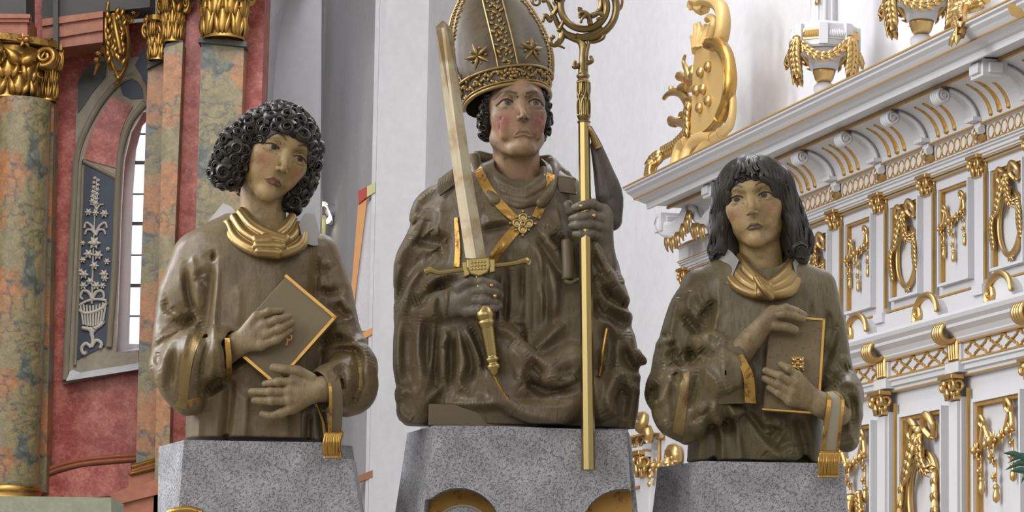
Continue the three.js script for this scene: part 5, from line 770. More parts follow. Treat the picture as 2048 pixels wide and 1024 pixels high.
const CAPGEO = (() => { const g = [rbox(0.135, 0.02, 0.062, 0.004, 0, 0.05, 0.02), rbox(0.11, 0.014, 0.05, 0.004, 0, 0.034, 0.016)]; for (const s of [-1, 1]) { g.push(new THREE.TorusGeometry(0.02, 0.0085, 7, 16).translate(s * 0.042, 0.012, 0.036)); g.push(new THREE.TorusGeometry(0.02, 0.0085, 7, 16).rotateY(1.57).translate(s * 0.056, 0.012, 0.012)); g.push(orient(LEAF, V(s * 0.03, -0.042, 0.024), V(0, 1, 0.2), V(0, 0, 1), 0.045)); g.push(orient(LEAF, V(s * 0.052, -0.036, 0.014), V(s * 0.2, 1, 0), V(s, 0, 0.3), 0.04)); } g.push(orient(LEAF, V(0, -0.046, 0.03), V(0, 1, 0.2), V(0, 0, 1), 0.055), dot(V(0, 0.018, 0.05), 0.014), rbox(0.09, 0.09, 0.036, 0.004, 0, -0.005, 0.01)); return merge(g); })();
{
  // ---- upper tier
  const up = onStall(thing('stall_panelling', 'white and gold upper panelling of the choir stalls with wreaths and pendants', 'panelling'));
  const x0 = -3.8, x1 = 3.2;
  part('backing', box(x1 - x0, 1.0, 0.06, (x0 + x1) / 2, 3.75, -0.05), M.white, up);
  for (let k = -4; k <= 5; k++) {
    const s = S0 + P_ * k, pc = s - 0.148;   // pilaster left of each panel
    const pl = part('pilaster', merge([box(0.1, 0.64, 0.04, pc, 3.85, 0.0), box(0.126, 0.05, 0.055, pc, 3.545, 0.006)]), M.white, up);
    part('gilt_line', box(0.012, 0.56, 0.014, pc + 0.062, 3.875, 0.012), M.giltLine, pl);
    const cp = part('capital', CAPGEO, M.gold, pl, 'small gilt capital'); cp.position.set(pc, 4.163, 0.014);
    if (k === 5) continue;
    const c = s + 0.155 + 0.1785 - 0.0; // panel centre
    const pn = new THREE.Group(); pn.name = 'panel'; pn.position.set(S0 + P_ * k - 0.02 + 0.1785, 3.881, -0.02); up.add(pn);
    part('moulding', frameGeo(0.385, 0.515, 0.014, 0.036), M.white, pn); part('gilt_reveal', frameGeo(0.357, 0.487, 0.013, 0.024, true), M.giltLine, pn, 'gilt inner edge of the panel');
    const even = ((k % 2) + 2) % 2 === 0;
    part(even ? 'pendant_relief' : 'wreath_relief', even ? DROP : WREATH, M.gold, pn, even ? 'gilt flowers with hanging drops' : 'gilt wreath hung with leafy swags').position.set(0, -0.01, 0.0);
  }
  // rails above and below the panels
  part('rail', merge([box(x1 - x0, 0.014, 0.02, (x0 + x1) / 2, 4.19, 0.0), box(x1 - x0, 0.05, 0.02, (x0 + x1) / 2, 4.16, -0.012)]), M.white, up);
  part('gilt_line', box(x1 - x0, 0.009, 0.012, (x0 + x1) / 2, 4.186, 0.016), M.giltLine, up);
  part('gilt_line', box(x1 - x0, 0.01, 0.012, (x0 + x1) / 2, 3.572, 0.0), M.giltLine, up);
  part('plinth_rail', merge([box(x1 - x0, 0.08, 0.03, (x0 + x1) / 2, 3.52, 0.0), box(x1 - x0, 0.2, 0.05, (x0 + x1) / 2, 3.4, 0.0)]), M.white, up);

  // ---- crowning cornice with cove, brackets and chain frieze
  const co = onStall(thing('stall_cornice', 'deep white cornice of the choir stalls with gilt-ribbed cove and scroll brackets', 'cornice'));
  const ce = -3.32;
  const cove = []; for (let i = 0; i <= 12; i++) { const a = i / 12 * Math.PI / 2; cove.push([0.30 - 0.21 * Math.cos(a) , 4.362 + 0.165 * Math.sin(a)]); }
  part('architrave', runX([[-0.06, 4.2], [0.03, 4.2], [0.03, 4.218], [0.042, 4.222], [0.042, 4.236], [0.056, 4.24], [0.056, 4.252], [-0.06, 4.252]], x0, x1), M.white, co);
  part('frieze', runX([[-0.06, 4.252], [0.07, 4.252], [0.07, 4.26], [0.06, 4.262], [0.06, 4.345], [0.075, 4.35], [0.09, 4.352], [0.09, 4.362], [-0.06, 4.362]], x0, x1), M.white, co);
  part('gilt_line', merge([box(x1 - x0, 0.008, 0.01, (x0 + x1) / 2, 4.352, 0.088), box(x1 - x0, 0.006, 0.008, (x0 + x1) / 2, 4.262, 0.068), box(x1 - x0, 0.006, 0.008, (x0 + x1) / 2, 4.206, 0.03)]), M.giltLine, co);
  part('cove', runX([[-0.06, 4.362], [0.09, 4.362], ...cove, [0.30, 4.55], [-0.06, 4.55]], -3.05, x1), M.white, co, 'hollow cove below the cornice');
  part('cove', runX([[-0.06, 4.362], [0.02, 4.362], [0.06, 4.45], [0.2, 4.53], [0.30, 4.55], [-0.06, 4.55]], ce, -3.05), M.white, co);
  part('gilt_line', box(x1 - ce, 0.012, 0.018, (ce + x1) / 2, 4.527, 0.298), M.giltLine, co);
  part('corona', runX([[-0.06, 4.532], [0.3, 4.532], [0.3, 4.538], [0.42, 4.538], [0.42, 4.512], [0.436, 4.512], [0.44, 4.545], [0.462, 4.548], [0.478, 4.556], [0.5, 4.562], [0.52, 4.563], [0.52, 4.571], [0.545, 4.592], [0.57, 4.605], [0.57, 4.618], [0.59, 4.622], [0.59, 4.64], [-0.06, 4.65]], ce, x1), M.white, co, 'projecting top moulding');
  part('gilt_line', merge([box(x1 - ce, 0.008, 0.01, (ce + x1) / 2, 4.567, 0.519), box(x1 - ce, 0.008, 0.012, (ce + x1) / 2, 4.637, 0.59)]), M.giltLine, co);
  // gilt ribs and scroll brackets in the cove
  const cv = (t, out, x) => { const a = t * Math.PI / 2; return V(x, 4.362 + 0.165 * Math.sin(a) - out * Math.sin(a) * 0.7 - out * 0.3 * 0, 0.30 - 0.21 * Math.cos(a) + out * Math.cos(a)); };
  const rib = sweep(Array.from({ length: 10 }, (_, i) => cv(0.04 + i / 9 * 0.72, 0.0, 0)), t => 0.016 * (1.0 - 0.5 * t), 20, 6);
  const br = (() => { const g = [], L = []; for (let i = 0; i <= 14; i++) L.push(cv(i / 14 * 0.86, 0.022, 0)); for (const dx of [-0.03, -0.01, 0.01, 0.03]) g.push(sweep(L.map(p => p.clone().setX(dx)), 0.0135, 24, 7)); g.push(sweep(L.map(p => p.clone().add(V(0, 0.012, -0.012))), 0.03, 20, 8)); return merge(g); })();
  const volute = (() => { const p = []; for (let i = 0; i <= 30; i++) { const t = i / 30, a = 1.2 - t * 10, r = 0.036 * (1 - 0.75 * t); p.push(V(0, 4.478 + Math.sin(a) * r, 0.288 + Math.cos(a) * r)); } const g = []; for (const x of [-0.034, -0.012, 0.012, 0.034]) g.push(sweep(p.map(v => v.clone().setX(x)), 0.0115, 50, 6)); g.push(new THREE.CylinderGeometry(0.01, 0.01, 0.096, 10).rotateZ(1.5708).translate(0, 4.478, 0.288)); return merge(g); })();
  const foot = merge([rbox(0.1, 0.022, 0.05, 0.004, 0, 4.372, 0.115), new THREE.CylinderGeometry(0.02, 0.02, 0.08, 14).rotateZ(1.5708).translate(0, 4.318, 0.088), rbox(0.076, 0.05, 0.03, 0.006, 0, 4.336, 0.082)]), footTip = merge([orient(LEAF, V(0, 4.33, 0.1), V(0, -1, 0.1), V(0, 0, 1), 0.06), new THREE.CylinderGeometry(0.018, 0.018, 0.05, 14).rotateZ(1.5708).translate(0.02, 4.28, 0.082)]);
  for (let k = -2; k <= 6; k++) {
    const s = S0 + P_ * k; const big = k === 4 || k === -2;
    const b = part('scroll_bracket', big ? merge([br.clone(), rbox(0.14, 0.085, 0.13, 0.004, 0, 4.488, 0.32), rbox(0.1, 0.05, 0.02, 0.003, 0, 4.488, 0.392), rbox(0.02, 0.05, 0.07, 0.004, 0.076, 4.488, 0.32), rbox(0.02, 0.05, 0.07, 0.004, -0.076, 4.488, 0.32)]) : merge([br.clone(), volute.clone()]), M.white, co, 'white scroll bracket'); b.position.x = s;
    part('bracket_foot', foot, M.white, b); part('bracket_tip', footTip, M.gold, b);
    part('side_rib', sweep(Array.from({ length: 10 }, (_, i) => cv(0.1 + i / 9 * 0.62, 0.004, -0.058)), 0.007, 18, 5), M.giltLine, b);
    if (k < 6) for (const u of [0.26, 0.42, 0.58]) { const r = part('gilt_rib', rib, M.giltLine, co); r.position.x = s + u * P_ * (u < 0.3 ? 1 : u > 0.5 ? 1 : 1); if (u !== 0.42) r.scale.set(0.85, 1, 1); else r.scale.set(1.4, 1, 1); }
    // chain of ovals along the frieze
    if (k < 6) for (let j = 0; j < 7; j++) part('frieze_ring', OVAL(), M.giltLine, co).position.set(s + 0.055 + (j + 0.5) * (P_ - 0.1) / 7, 4.303, 0.062);
  }
  function OVAL() { return OVAL.g || (OVAL.g = ringGeo(0, 0, 0.034, 0.034, 0.004, 0, 16)); }
  part('end_block', merge([rbox(0.12, 0.12, 0.2, 0.005, -3.52, 4.465, 0.2), rbox(0.02, 0.07, 0.12, 0.004, -3.455, 4.465, 0.2)]), M.white, co);
  // carved drapery hanging under the far end of the cornice
  const dr = onStall(thing('carved_drapery', 'white carved swag of drapery with gilt fringe under the far end of the cornice', 'drapery'));
  { const hitv = (x, y, n) => { const h = stallHit(1240 + x / 5.12, 360 + y / 5.12, n); return V(h[0], h[1], n); }, g = [], f = [];
    const sw = (pts, r) => g.push(sweep(pts.map(p => hitv(...p)), t => r * (0.5 + 0.5 * Math.sin(Math.PI * (0.15 + 0.7 * t))), 24, 7));
    for (let i = 0; i < 5; i++) sw([[380, 395 + i * 9, 0.3], [440, 450 + i * 22, 0.27], [520, 470 + i * 22, 0.24], [600, 430 + i * 30, 0.22], [700, 250 + i * 16, 0.2]], 0.028);
    for (let i = 0; i < 5; i++) sw([[715 + i * 8, 225, 0.2], [740 + i * 10, 330 + i * 6, 0.2], [790 + i * 14, 400 + i * 8, 0.2], [900, 440 - i * 22, 0.22], [960, 240 + i * 20, 0.26]], 0.026);
    for (const [x, y, l] of [[490, 590, 60], [540, 600, 60], [590, 560, 60], [650, 480, 70], [690, 410, 80], [710, 350, 80], [760, 470, 60], [790, 470, 60], [845, 480, 60]]) { f.push(orient(LEAF, hitv(x, y - l / 2, 0.235), hitv(x, y + l, 0.235).sub(hitv(x, y - l / 2, 0.235)), V(0, 0, 1), 0.11)); f.push(orient(LEAFN, hitv(x + 14, y - l / 2, 0.24), hitv(x + 10, y + l, 0.235).sub(hitv(x, y - l / 2, 0.235)), V(0, 0, 1), 0.09)); }
    part('swag', merge(g), M.white, dr); part('fringe', merge(f), M.gold, dr, 'gilt leaf fringe'); }

  // ---- lower tier, standing forward of the upper one
  const PL = 0.897, LN = 0.3, lo = onStall(thing('stall_dossal', 'white and gold lower tier of the choir stalls with lattice frieze', 'panelling'));
  const l0 = -2.62, l1 = 3.0;
  part('backing', box(l1 - l0, 1.4, 0.25, (l0 + l1) / 2, 2.5, LN - 0.145), M.white, lo);
  part('entablature', runX([[0.03, 3.06], [LN + 0.012, 3.06], [LN + 0.012, 3.082], [LN + 0.03, 3.086], [LN + 0.03, 3.108], [LN + 0.045, 3.112], [LN + 0.045, 3.128], [LN + 0.03, 3.132], [LN + 0.03, 3.212], [LN + 0.045, 3.218], [LN + 0.06, 3.232], [LN + 0.06, 3.24], [LN + 0.078, 3.262], [LN + 0.11, 3.282], [LN + 0.11, 3.296], [LN + 0.135, 3.312], [LN + 0.145, 3.33], [LN + 0.145, 3.345], [0.03, 3.35]], l0, l1), M.white, lo, 'moulded lower cornice');
  part('gilt_line', merge([box(l1 - l0, 0.009, 0.012, (l0 + l1) / 2, 3.128, LN + 0.043), box(l1 - l0, 0.009, 0.012, (l0 + l1) / 2, 3.217, LN + 0.043), box(l1 - l0, 0.008, 0.012, (l0 + l1) / 2, 3.062, LN + 0.01)]), M.giltLine, lo);
  const lat = (() => { const g = [], h = [[-0.5, 0], [-0.42, 0.2], [-0.33, 0.24], [-0.27, 0.46], [-0.16, 0.56], [-0.13, 0.85], [0, 1]]; for (const s of [-1, 1]) { const p = [...h, ...h.slice(0, -1).reverse().map(([x, y]) => [-x, y])]; g.push(sweep(p.map(([x, y]) => V(x * 0.1745, s * y * 0.036, 0)), 0.0062, 30, 6)); } return merge(g); })();
  const brk = (() => { const g = []; for (const x of [-0.04, -0.013, 0.013, 0.04]) { const p = []; for (let i = 0; i <= 18; i++) { const t = i / 18, a = 2.2 - t * 5.4, r = 0.05 - 0.012 * t; p.push(V(x, 3.262 + Math.sin(a) * r * 0.95, LN + 0.088 + Math.cos(a) * r)); } p.push(V(x, 3.19, LN + 0.05), V(x, 3.135, LN + 0.046)); g.push(sweep(p, 0.0145, 40, 7)); } return merge(g); })();
  for (let k = -3; k <= 3; k++) {
    const s = 0.26 + PL * k; if (s < l0 + 0.05 || s > l1) continue;
    const pl = part('pilaster', merge([box(0.13, 1.2, 0.05, s - 0.03, 2.36, LN), box(0.1, 1.16, 0.02, s - 0.03, 2.36, LN + 0.03)]), M.white, lo);
    part('gilt_line', box(0.014, 1.2, 0.014, s + 0.06, 2.4, LN + 0.0), M.giltLine, pl);
    const cp = part('capital', CAPGEO, M.gold, pl, 'small gilt capital'); cp.position.set(s - 0.03, 3.0, LN + 0.03); cp.scale.set(1.25, 1.1, 1.1);
    const b = part('scroll_bracket', brk, M.gold, lo, 'gilt scroll bracket on the lower frieze'); b.position.x = s + 0.0;
    part('impost', merge([box(0.16, 0.05, 0.05, s, 3.1, LN + 0.035), box(0.15, 0.08, 0.03, s, 3.17, LN + 0.03)]), M.white, lo);
    for (let j = 0; j < 4; j++) part('lattice_link', lat, M.giltLine, lo).position.set(s + 0.1 + (j + 0.5) * (PL - 0.2) / 4, 3.172, LN + 0.034);
    const pn = new THREE.Group(); pn.name = 'panel'; pn.position.set(s + 0.17 + 0.252, 2.46, LN - 0.02); lo.add(pn);
    part('moulding', frameGeo(0.54, 0.956, 0.018, 0.046), M.white, pn); part('gilt_reveal', frameGeo(0.504, 0.92, 0.018, 0.032, true), M.giltLine, pn, 'gilt inner edge of the panel');
    const even = ((k % 2) + 2) % 2 === 0;
    const w = part(even ? 'wreath_relief' : 'pendant_relief', even ? WREATHL : DROP, M.gold, pn, even ? 'gilt ribbon wreath with long leafy swags' : 'gilt flowers with hanging drops'); w.position.set(0, even ? 0.1 : 0.1, 0.004); w.scale.set(1.35, 1.35, 1.35); if (!even) w.position.y = 0.16;
    if (k === -1) { const g = []; for (const [x, y, r] of [[0.05, 0.05, 0.05], [0.1, 0.0, 0.055], [0.14, -0.09, 0.06], [0.16, -0.18, 0.05], [0.1, -0.14, 0.05], [0.02, 0.08, 0.04], [0.18, -0.02, 0.035], [0.2, 0.02, 0.03]]) g.push(flower(x, y, 0.05, r)); g.push(garland([[0.05, 0.1, 0.06], [0.09, -0.02, 0.09], [0.13, -0.14, 0.1], [0.2, -0.26, 0.08]], 0.06, 7, 0.7), garland([[0.12, 0.12, 0.05], [0.17, 0.02, 0.06], [0.19, -0.08, 0.06]], 0.034, 7, 0.7)); part('cluster_relief', merge(g), M.gold, pn, 'heavy gilt cluster of leaves and ribbon'); }
  }
  // scroll crests standing on the lower cornice
  { const px = [[1718, 667], [1857, 625], [2004, 582]], crest = (() => { const g = []; const arc = []; for (let i = 0; i <= 16; i++) { const a = Math.PI * (1.08 - 1.05 * i / 16); arc.push([Math.cos(a) * 0.13, 0.012 + Math.sin(a) * 0.1, 0.012]); } g.push(sweep(arc, t => 0.02 * (1.2 - 0.5 * t), 30, 8)); const sp = []; for (let i = 0; i <= 16; i++) { const t = i / 16, a = Math.PI * 1.08 + t * 7, r = 0.045 * (1 - 0.7 * t); sp.push([-0.095 + Math.cos(a) * r, 0.03 + Math.sin(a) * r, 0.012 + 0.01 * t]); } g.push(sweep(sp, t => 0.017 * (1 - 0.3 * t), 30, 7)); return merge(g); })();
    const body = (() => { const pts = []; for (let i = 0; i <= 14; i++) { const a = Math.PI * (1 - i / 14); pts.push([Math.cos(a) * 0.125, Math.sin(a) * 0.095]); } return extrude(pts, 0.05, 0.004).translate(0, 0, -0.045); })();
    const which = ['half hidden behind the long-haired bust', 'in the middle above the lattice', 'cut by the right edge of the picture'];
    for (let i = 0; i < 3; i++) { const h = stallHit(px[i][0], px[i][1], 0.4), o = stallThing('scroll_crest', 'gilt-edged scroll crest on the lower cornice, ' + which[i], 'ornament', h[0], 3.356, 0.4, 'scroll crests on the lower cornice'); part('body', body, M.white, o); part('scroll', crest, M.gold, o, 'gilt scroll'); } }
  // far end of the lower tier seen between the two right busts
  const en = onStall(thing('stall_end', 'white and gold end bay of the stalls seen between the bishop and the right bust', 'panelling'));
  { const e = (x, y, n = 0.3) => { const h = stallHit(1250 + x / 4.2, 780 + y / 4.2, n); return V(h[0], h[1], n); };
    const A = e(0, 480), B = e(222, 480), xa = A.x - 0.3, xb = B.x, y0 = 2.0;
    part('body', box(xb - xa, 1.1, 0.3, (xa + xb) / 2, e(222, 440).y - 0.55, 0.15), M.white, en);
    part('mouldings', merge([box(xb - xa, 0.022, 0.36, (xa + xb) / 2, e(222, 490).y, 0.18), box(xb - xa, 0.03, 0.34, (xa + xb) / 2, e(222, 540).y, 0.17), box(0.1, 0.6, 0.03, xb - 0.09, e(180, 560).y - 0.36, 0.31)]), M.white, en);
    part('gilt_line', merge([box(xb - xa, 0.014, 0.37, (xa + xb) / 2, e(222, 505).y, 0.17), box(xb - xa, 0.012, 0.35, (xa + xb) / 2, e(222, 365).y, 0.16), box(0.14, 0.014, 0.02, xb - 0.26, e(100, 820).y, 0.31)]), M.giltLine, en);
    const cp = part('capital', CAPGEO, M.gold, en); cp.position.set(xb - 0.09, e(160, 640).y, 0.32); cp.scale.set(1.3, 1.5, 1.3);
    part('scroll', merge([sweep([e(115, 220, .34), e(165, 230, .36), e(160, 280, .37), e(110, 300, .36), e(130, 330, .35), e(200, 340, .34), e(200, 430, .33)], 0.03, 30, 7)]), M.gold, en);
    const g = []; for (let j = 0; j < 3; j++) { const l = lat.clone().rotateZ(0); g.push(l.translate(e(40 + j * 50, 430).x, e(100, 430).y, 0.31)); } part('lattice', merge(g), M.giltLine, en);
    part('tall_panel', box(0.85, 1.5, 0.1, e(235, 500, .25).x + 0.43, e(300, 380).y - 0.72, 0.2), M.white, en);
    part('gilt_line', merge([sweep([e(290, 600, .26), e(290, 405, .26)], 0.009, 4, 5), sweep([e(270, 405, .26), e(325, 405, .26)], 0.009, 4, 5), sweep([e(322, 405, .26), e(322, 375, .26)], 0.009, 4, 5)]), M.giltLine, en);
    const f = []; for (const [x, y, r] of [[390, 520, .05], [430, 520, .05], [385, 560, .05], [435, 570, .05], [375, 610, .05], [440, 620, .05], [280, 640, .06], [320, 640, .05], [250, 680, .05], [250, 730, .05], [245, 790, .05], [400, 640, .05]]) { const p = e(x, y, .27); f.push(flower(p.x, p.y, p.z, r)); } f.push(sweep([e(370, 620, .28), e(375, 540, .28), e(400, 495, .29), e(435, 520, .29), e(445, 600, .28)], 0.035, 24, 7)); part('foliage', merge(f), M.gold, en, 'gilt leaf ornament'); }

  // ---- urns on the cornice
  const urn = (label) => { const o = stallThing('urn', label, 'urn', 0, 4.65, 0.3, 'urns on the cornice'); 
    const base = part('foot', merge([rbox(0.2, 0.03, 0.2, 0.004, 0, 0.015, 0), rbox(0.16, 0.03, 0.16, 0.004, 0, 0.045, 0), lathe([[0.075, 0.06], [0.07, 0.085], [0.05, 0.1], [0.04, 0.12], [0.058, 0.15], [0.056, 0.175], [0.04, 0.19], [0.001, 0.195]], 20)]), M.white, o);
    part('neck', lathe([[0.001, 0.185], [0.035, 0.19], [0.05, 0.21], [0.062, 0.25], [0.064, 0.265], [0.001, 0.27]], 12), M.gold, o, 'gilt leaf-cup');
    part('bowl', lathe([[0.001, 0.262], [0.075, 0.265], [0.082, 0.3], [0.09, 0.33], [0.12, 0.355], [0.165, 0.37], [0.001, 0.375]], 24), M.white, o);
    const flat = g => { const h = g.toNonIndexed(); h.computeVertexNormals(); return h; };
    const dr = part('drum', merge([flat(lathe([[0.001, 0.365], [0.175, 0.365], [0.185, 0.375], [0.185, 0.49], [0.176, 0.5], [0.15, 0.51], [0.1, 0.515], [0.001, 0.515]], 8).rotateY(0.3927))]), M.white, o, 'eight-sided drum');
    for (let i = 0; i < 8; i++) { const a = i * 0.7854 + ST.rot * 0; const p = part('drum_panel', flat(merge([rbox(0.1, 0.065, 0.012, 0.002), ...[...Array(9)].map((_, j) => orient(LEAF, V(-0.04 + j * 0.01, -0.022, 0.006), V(0.25, 1, 0), V(0, 0, 1), 0.045))])), i % 2 ? M.gold : M.white, dr); p.position.set(Math.sin(a) * 0.172, 0.435, Math.cos(a) * 0.172); p.rotation.y = a;
      const q0 = part('rib', rbox(0.05, 0.12, 0.024, 0.003), M.white, dr); q0.position.set(Math.sin(a + 0.3927) * 0.186, 0.432, Math.cos(a + 0.3927) * 0.186); q0.rotation.y = a + 0.3927;
      const A = a + 0.3927, B = A + 0.7854, f = (t) => { const an = A + (B - A) * t, R = 0.185 + 0.012; return [Math.sin(an) * R, 0.375 - 0.075 * Math.sin(Math.PI * t), Math.cos(an) * R]; };
      if (i % 2 === 0) part('swag', garland([0, 0.2, 0.4, 0.6, 0.8, 1].map(t => { const an = A + 1.5708 * t, R = 0.198; return [Math.sin(an) * R, 0.40 - 0.1 * Math.sin(Math.PI * t), Math.cos(an) * R]; }), 0.028, 10, 0.7, V(Math.sin(A + 0.785), 0, Math.cos(A + 0.785))), M.gold, dr, 'gilt leaf swag');
      if (i % 2 === 0) part('pendant', garland([[Math.sin(A) * 0.205, 0.42, Math.cos(A) * 0.205], [Math.sin(A) * 0.21, 0.33, Math.cos(A) * 0.21], [Math.sin(A) * 0.2, 0.24, Math.cos(A) * 0.2]], 0.038, 6, 0.8, V(Math.sin(A), 0, Math.cos(A))), M.gold, dr); }
    const fl = [lathe([[0.001, 0.5], [0.07, 0.505], [0.066, 0.9], [0.001, 0.9]], 20)]; for (let i = 0; i < 10; i++) { const a = i * 0.6283; fl.push(sweep([[Math.sin(a) * 0.066, 0.52, Math.cos(a) * 0.066], [Math.sin(a) * 0.064, 0.88, Math.cos(a) * 0.064]], 0.012, 3, 6)); } part('fluted_stem', merge(fl), M.white, o); part('stem_drop', garland([[0.05, 0.75, 0.055], [0.05, 0.62, 0.06]], 0.02, 4), M.gold, o);
    return o; };
  const place = (o, px, py, n) => { const h = stallHit(px, py, n); o.position.copy(ST.o).addScaledVector(ST.S, h[0]).addScaledVector(ST.N, n).setY(4.65 + YOFF); };
  place(urn('white and gold urn with leaf swags, wholly in view below its fluted stem'), 1648, 188, 0.28); place(urn('white and gold urn cut off at its swags by the top of the picture'), 1843, 88, 0.28);

  // ---- scrolled cartouche with six balls
  const ca = onStall(thing('cartouche', 'gilt scrolled shield with six balls standing on the far end of the cornice', 'ornament'));
  { const n0 = 0.34, e = (x, y, n = n0) => { const h = stallHit(1240 + x / 2.438, y / 2.438, n); return V(h[0], h[1], n); }, e2 = (x, y) => { const v = e(x, y); return [v.x, v.y]; };
    const G1 = std({ color: new THREE.Color(...lin(196, 164, 104)), metalness: 0.35, roughness: 0.5 });
    const swp = (pts, r) => sweep(pts.map(p => e(...p)), r, 32, 8);
    part('shield', extrude([[385, 235], [430, 215], [480, 225], [515, 262], [530, 340], [527, 430], [505, 540], [470, 600], [430, 640], [375, 662], [350, 640], [362, 560], [368, 450], [372, 330]].map(p => e2(...p)).reverse(), 0.04, 0.012).translate(0, 0, n0 - 0.03), G1, ca, 'pale gilt shield');
    part('shield_rim', merge([swp([[470, 240, .39], [498, 290, .4], [512, 380, .4], [500, 490, .4], [470, 580, .39], [420, 640, .38], [365, 664, .38]], t => 0.012), swp([[430, 212, .38], [490, 222, .38], [528, 290, .38], [540, 400, .38], [520, 500, .38], [488, 580, .38]], 0.04)]), M.oldGold, ca);
    const balls = [[430, 325], [393, 352], [405, 434], [430, 492], [388, 526], [372, 440]]; for (const [x, y] of balls) part('ball', new THREE.SphereGeometry(0.034, 16, 12).scale(1.2, 1, 0.8).translate(...e(x, y, n0 + 0.03).toArray()), M.gold, ca);
    part('crest_scroll', merge([swp([[480, 225], [498, 170], [505, 110], [500, 60], [478, 22], [440, 5], [400, 8], [380, 30], [392, 48], [415, 44]], t => 0.05 - 0.018 * t), swp([[440, 210], [455, 150], [462, 110], [440, 85], [425, 95]], t => 0.034 - 0.012 * t), swp([[400, 20], [372, 8], [352, 10], [345, 40]], 0.03)]), G1, ca, 'hooked scroll at the head');
    part('plume', merge([[[385, 240], [378, 170], [365, 120]], [[392, 235], [392, 160], [385, 112]], [[402, 230], [408, 160], [420, 120]], [[385, 240], [360, 190], [348, 180]], [[415, 215], [430, 150], [440, 120]]].map(p => swp(p, t => 0.05 * (1 - 0.75 * t)))), G1, ca);
    part('sprays', merge([swp([[345, 400], [325, 340], [310, 300], [318, 268]], t => 0.03 * (1 - 0.7 * t)), swp([[350, 380], [362, 350], [355, 335]], 0.03), swp([[335, 430], [310, 425], [295, 435]], 0.03), swp([[318, 390], [290, 368], [285, 380]], 0.026), swp([[335, 500], [310, 466], [270, 450], [230, 462], [215, 480]], t => 0.036 * (1 - 0.6 * t)), swp([[320, 470], [290, 440], [250, 432]], 0.007), new THREE.SphereGeometry(0.02, 8, 6).translate(...e(250, 432).toArray()), swp([[345, 630], [310, 602], [270, 594], [245, 582], [250, 600], [272, 606]], t => 0.034 * (1 - 0.4 * t)), swp([[325, 570], [300, 560], [298, 575]], 0.022)]), M.gold, ca, 'gilt leaf sprays');
    part('leaf_rope', merge([garland([e(345, 480, .36), e(335, 560, .36), e(330, 640, .36), e(285, 705, .36), e(220, 745, .37)].map(v => v.toArray()), 0.045, 16, 0.9), garland([e(220, 745, .38), e(172, 790, .42), e(155, 830, .45), e(150, 890, .48)].map(v => v.toArray()), 0.05, 12, 0.9)]), M.gold, ca, 'gilt rope of leaves hanging over the cornice');
    part('foot_scroll', merge([swp([[265, 850, .42], [280, 790, .38], [300, 720, .36], [330, 690, .36]], 0.045), swp([[310, 812, .42], [325, 760, .4], [350, 705, .38], [400, 672, .37], [460, 670, .36]], 0.04), swp([[360, 785, .4], [400, 730, .38], [440, 690, .36], [500, 650, .36]], 0.035), swp([[490, 650, .36], [540, 600, .36], [552, 500, .36], [545, 420, .36]], t => 0.034 * (1 - 0.5 * t))]), G1, ca, 'scrolls at the foot'); }
  const rope = onStall(thing('leaf_rope', 'gilt rope of leaves draped over the cornice at the upper right corner', 'garland'));
  { const e = (x, y, n) => { const h = stallHit(1700 + x / 3.94, y / 3.94, n); return [h[0], h[1], n]; }; part('leaves', merge([garland([e(1080, -5, .4), e(980, 30, .42), e(900, 60, .46)], 0.04, 9, 0.9), garland([e(900, 60, .46), e(880, 130, .52), e(885, 200, .58), e(855, 290, .6)], 0.045, 9, 0.9)]), M.gold, rope); part('scroll_foot', merge([sweep([V(...e(1330, 60, .55)), V(...e(1330, 20, .5)), V(...e(1371, -20, .45))], 0.05, 14, 8)]), std({ color: new THREE.Color(...lin(196, 164, 104)), metalness: 0.35, roughness: 0.5 }), rope); }
}

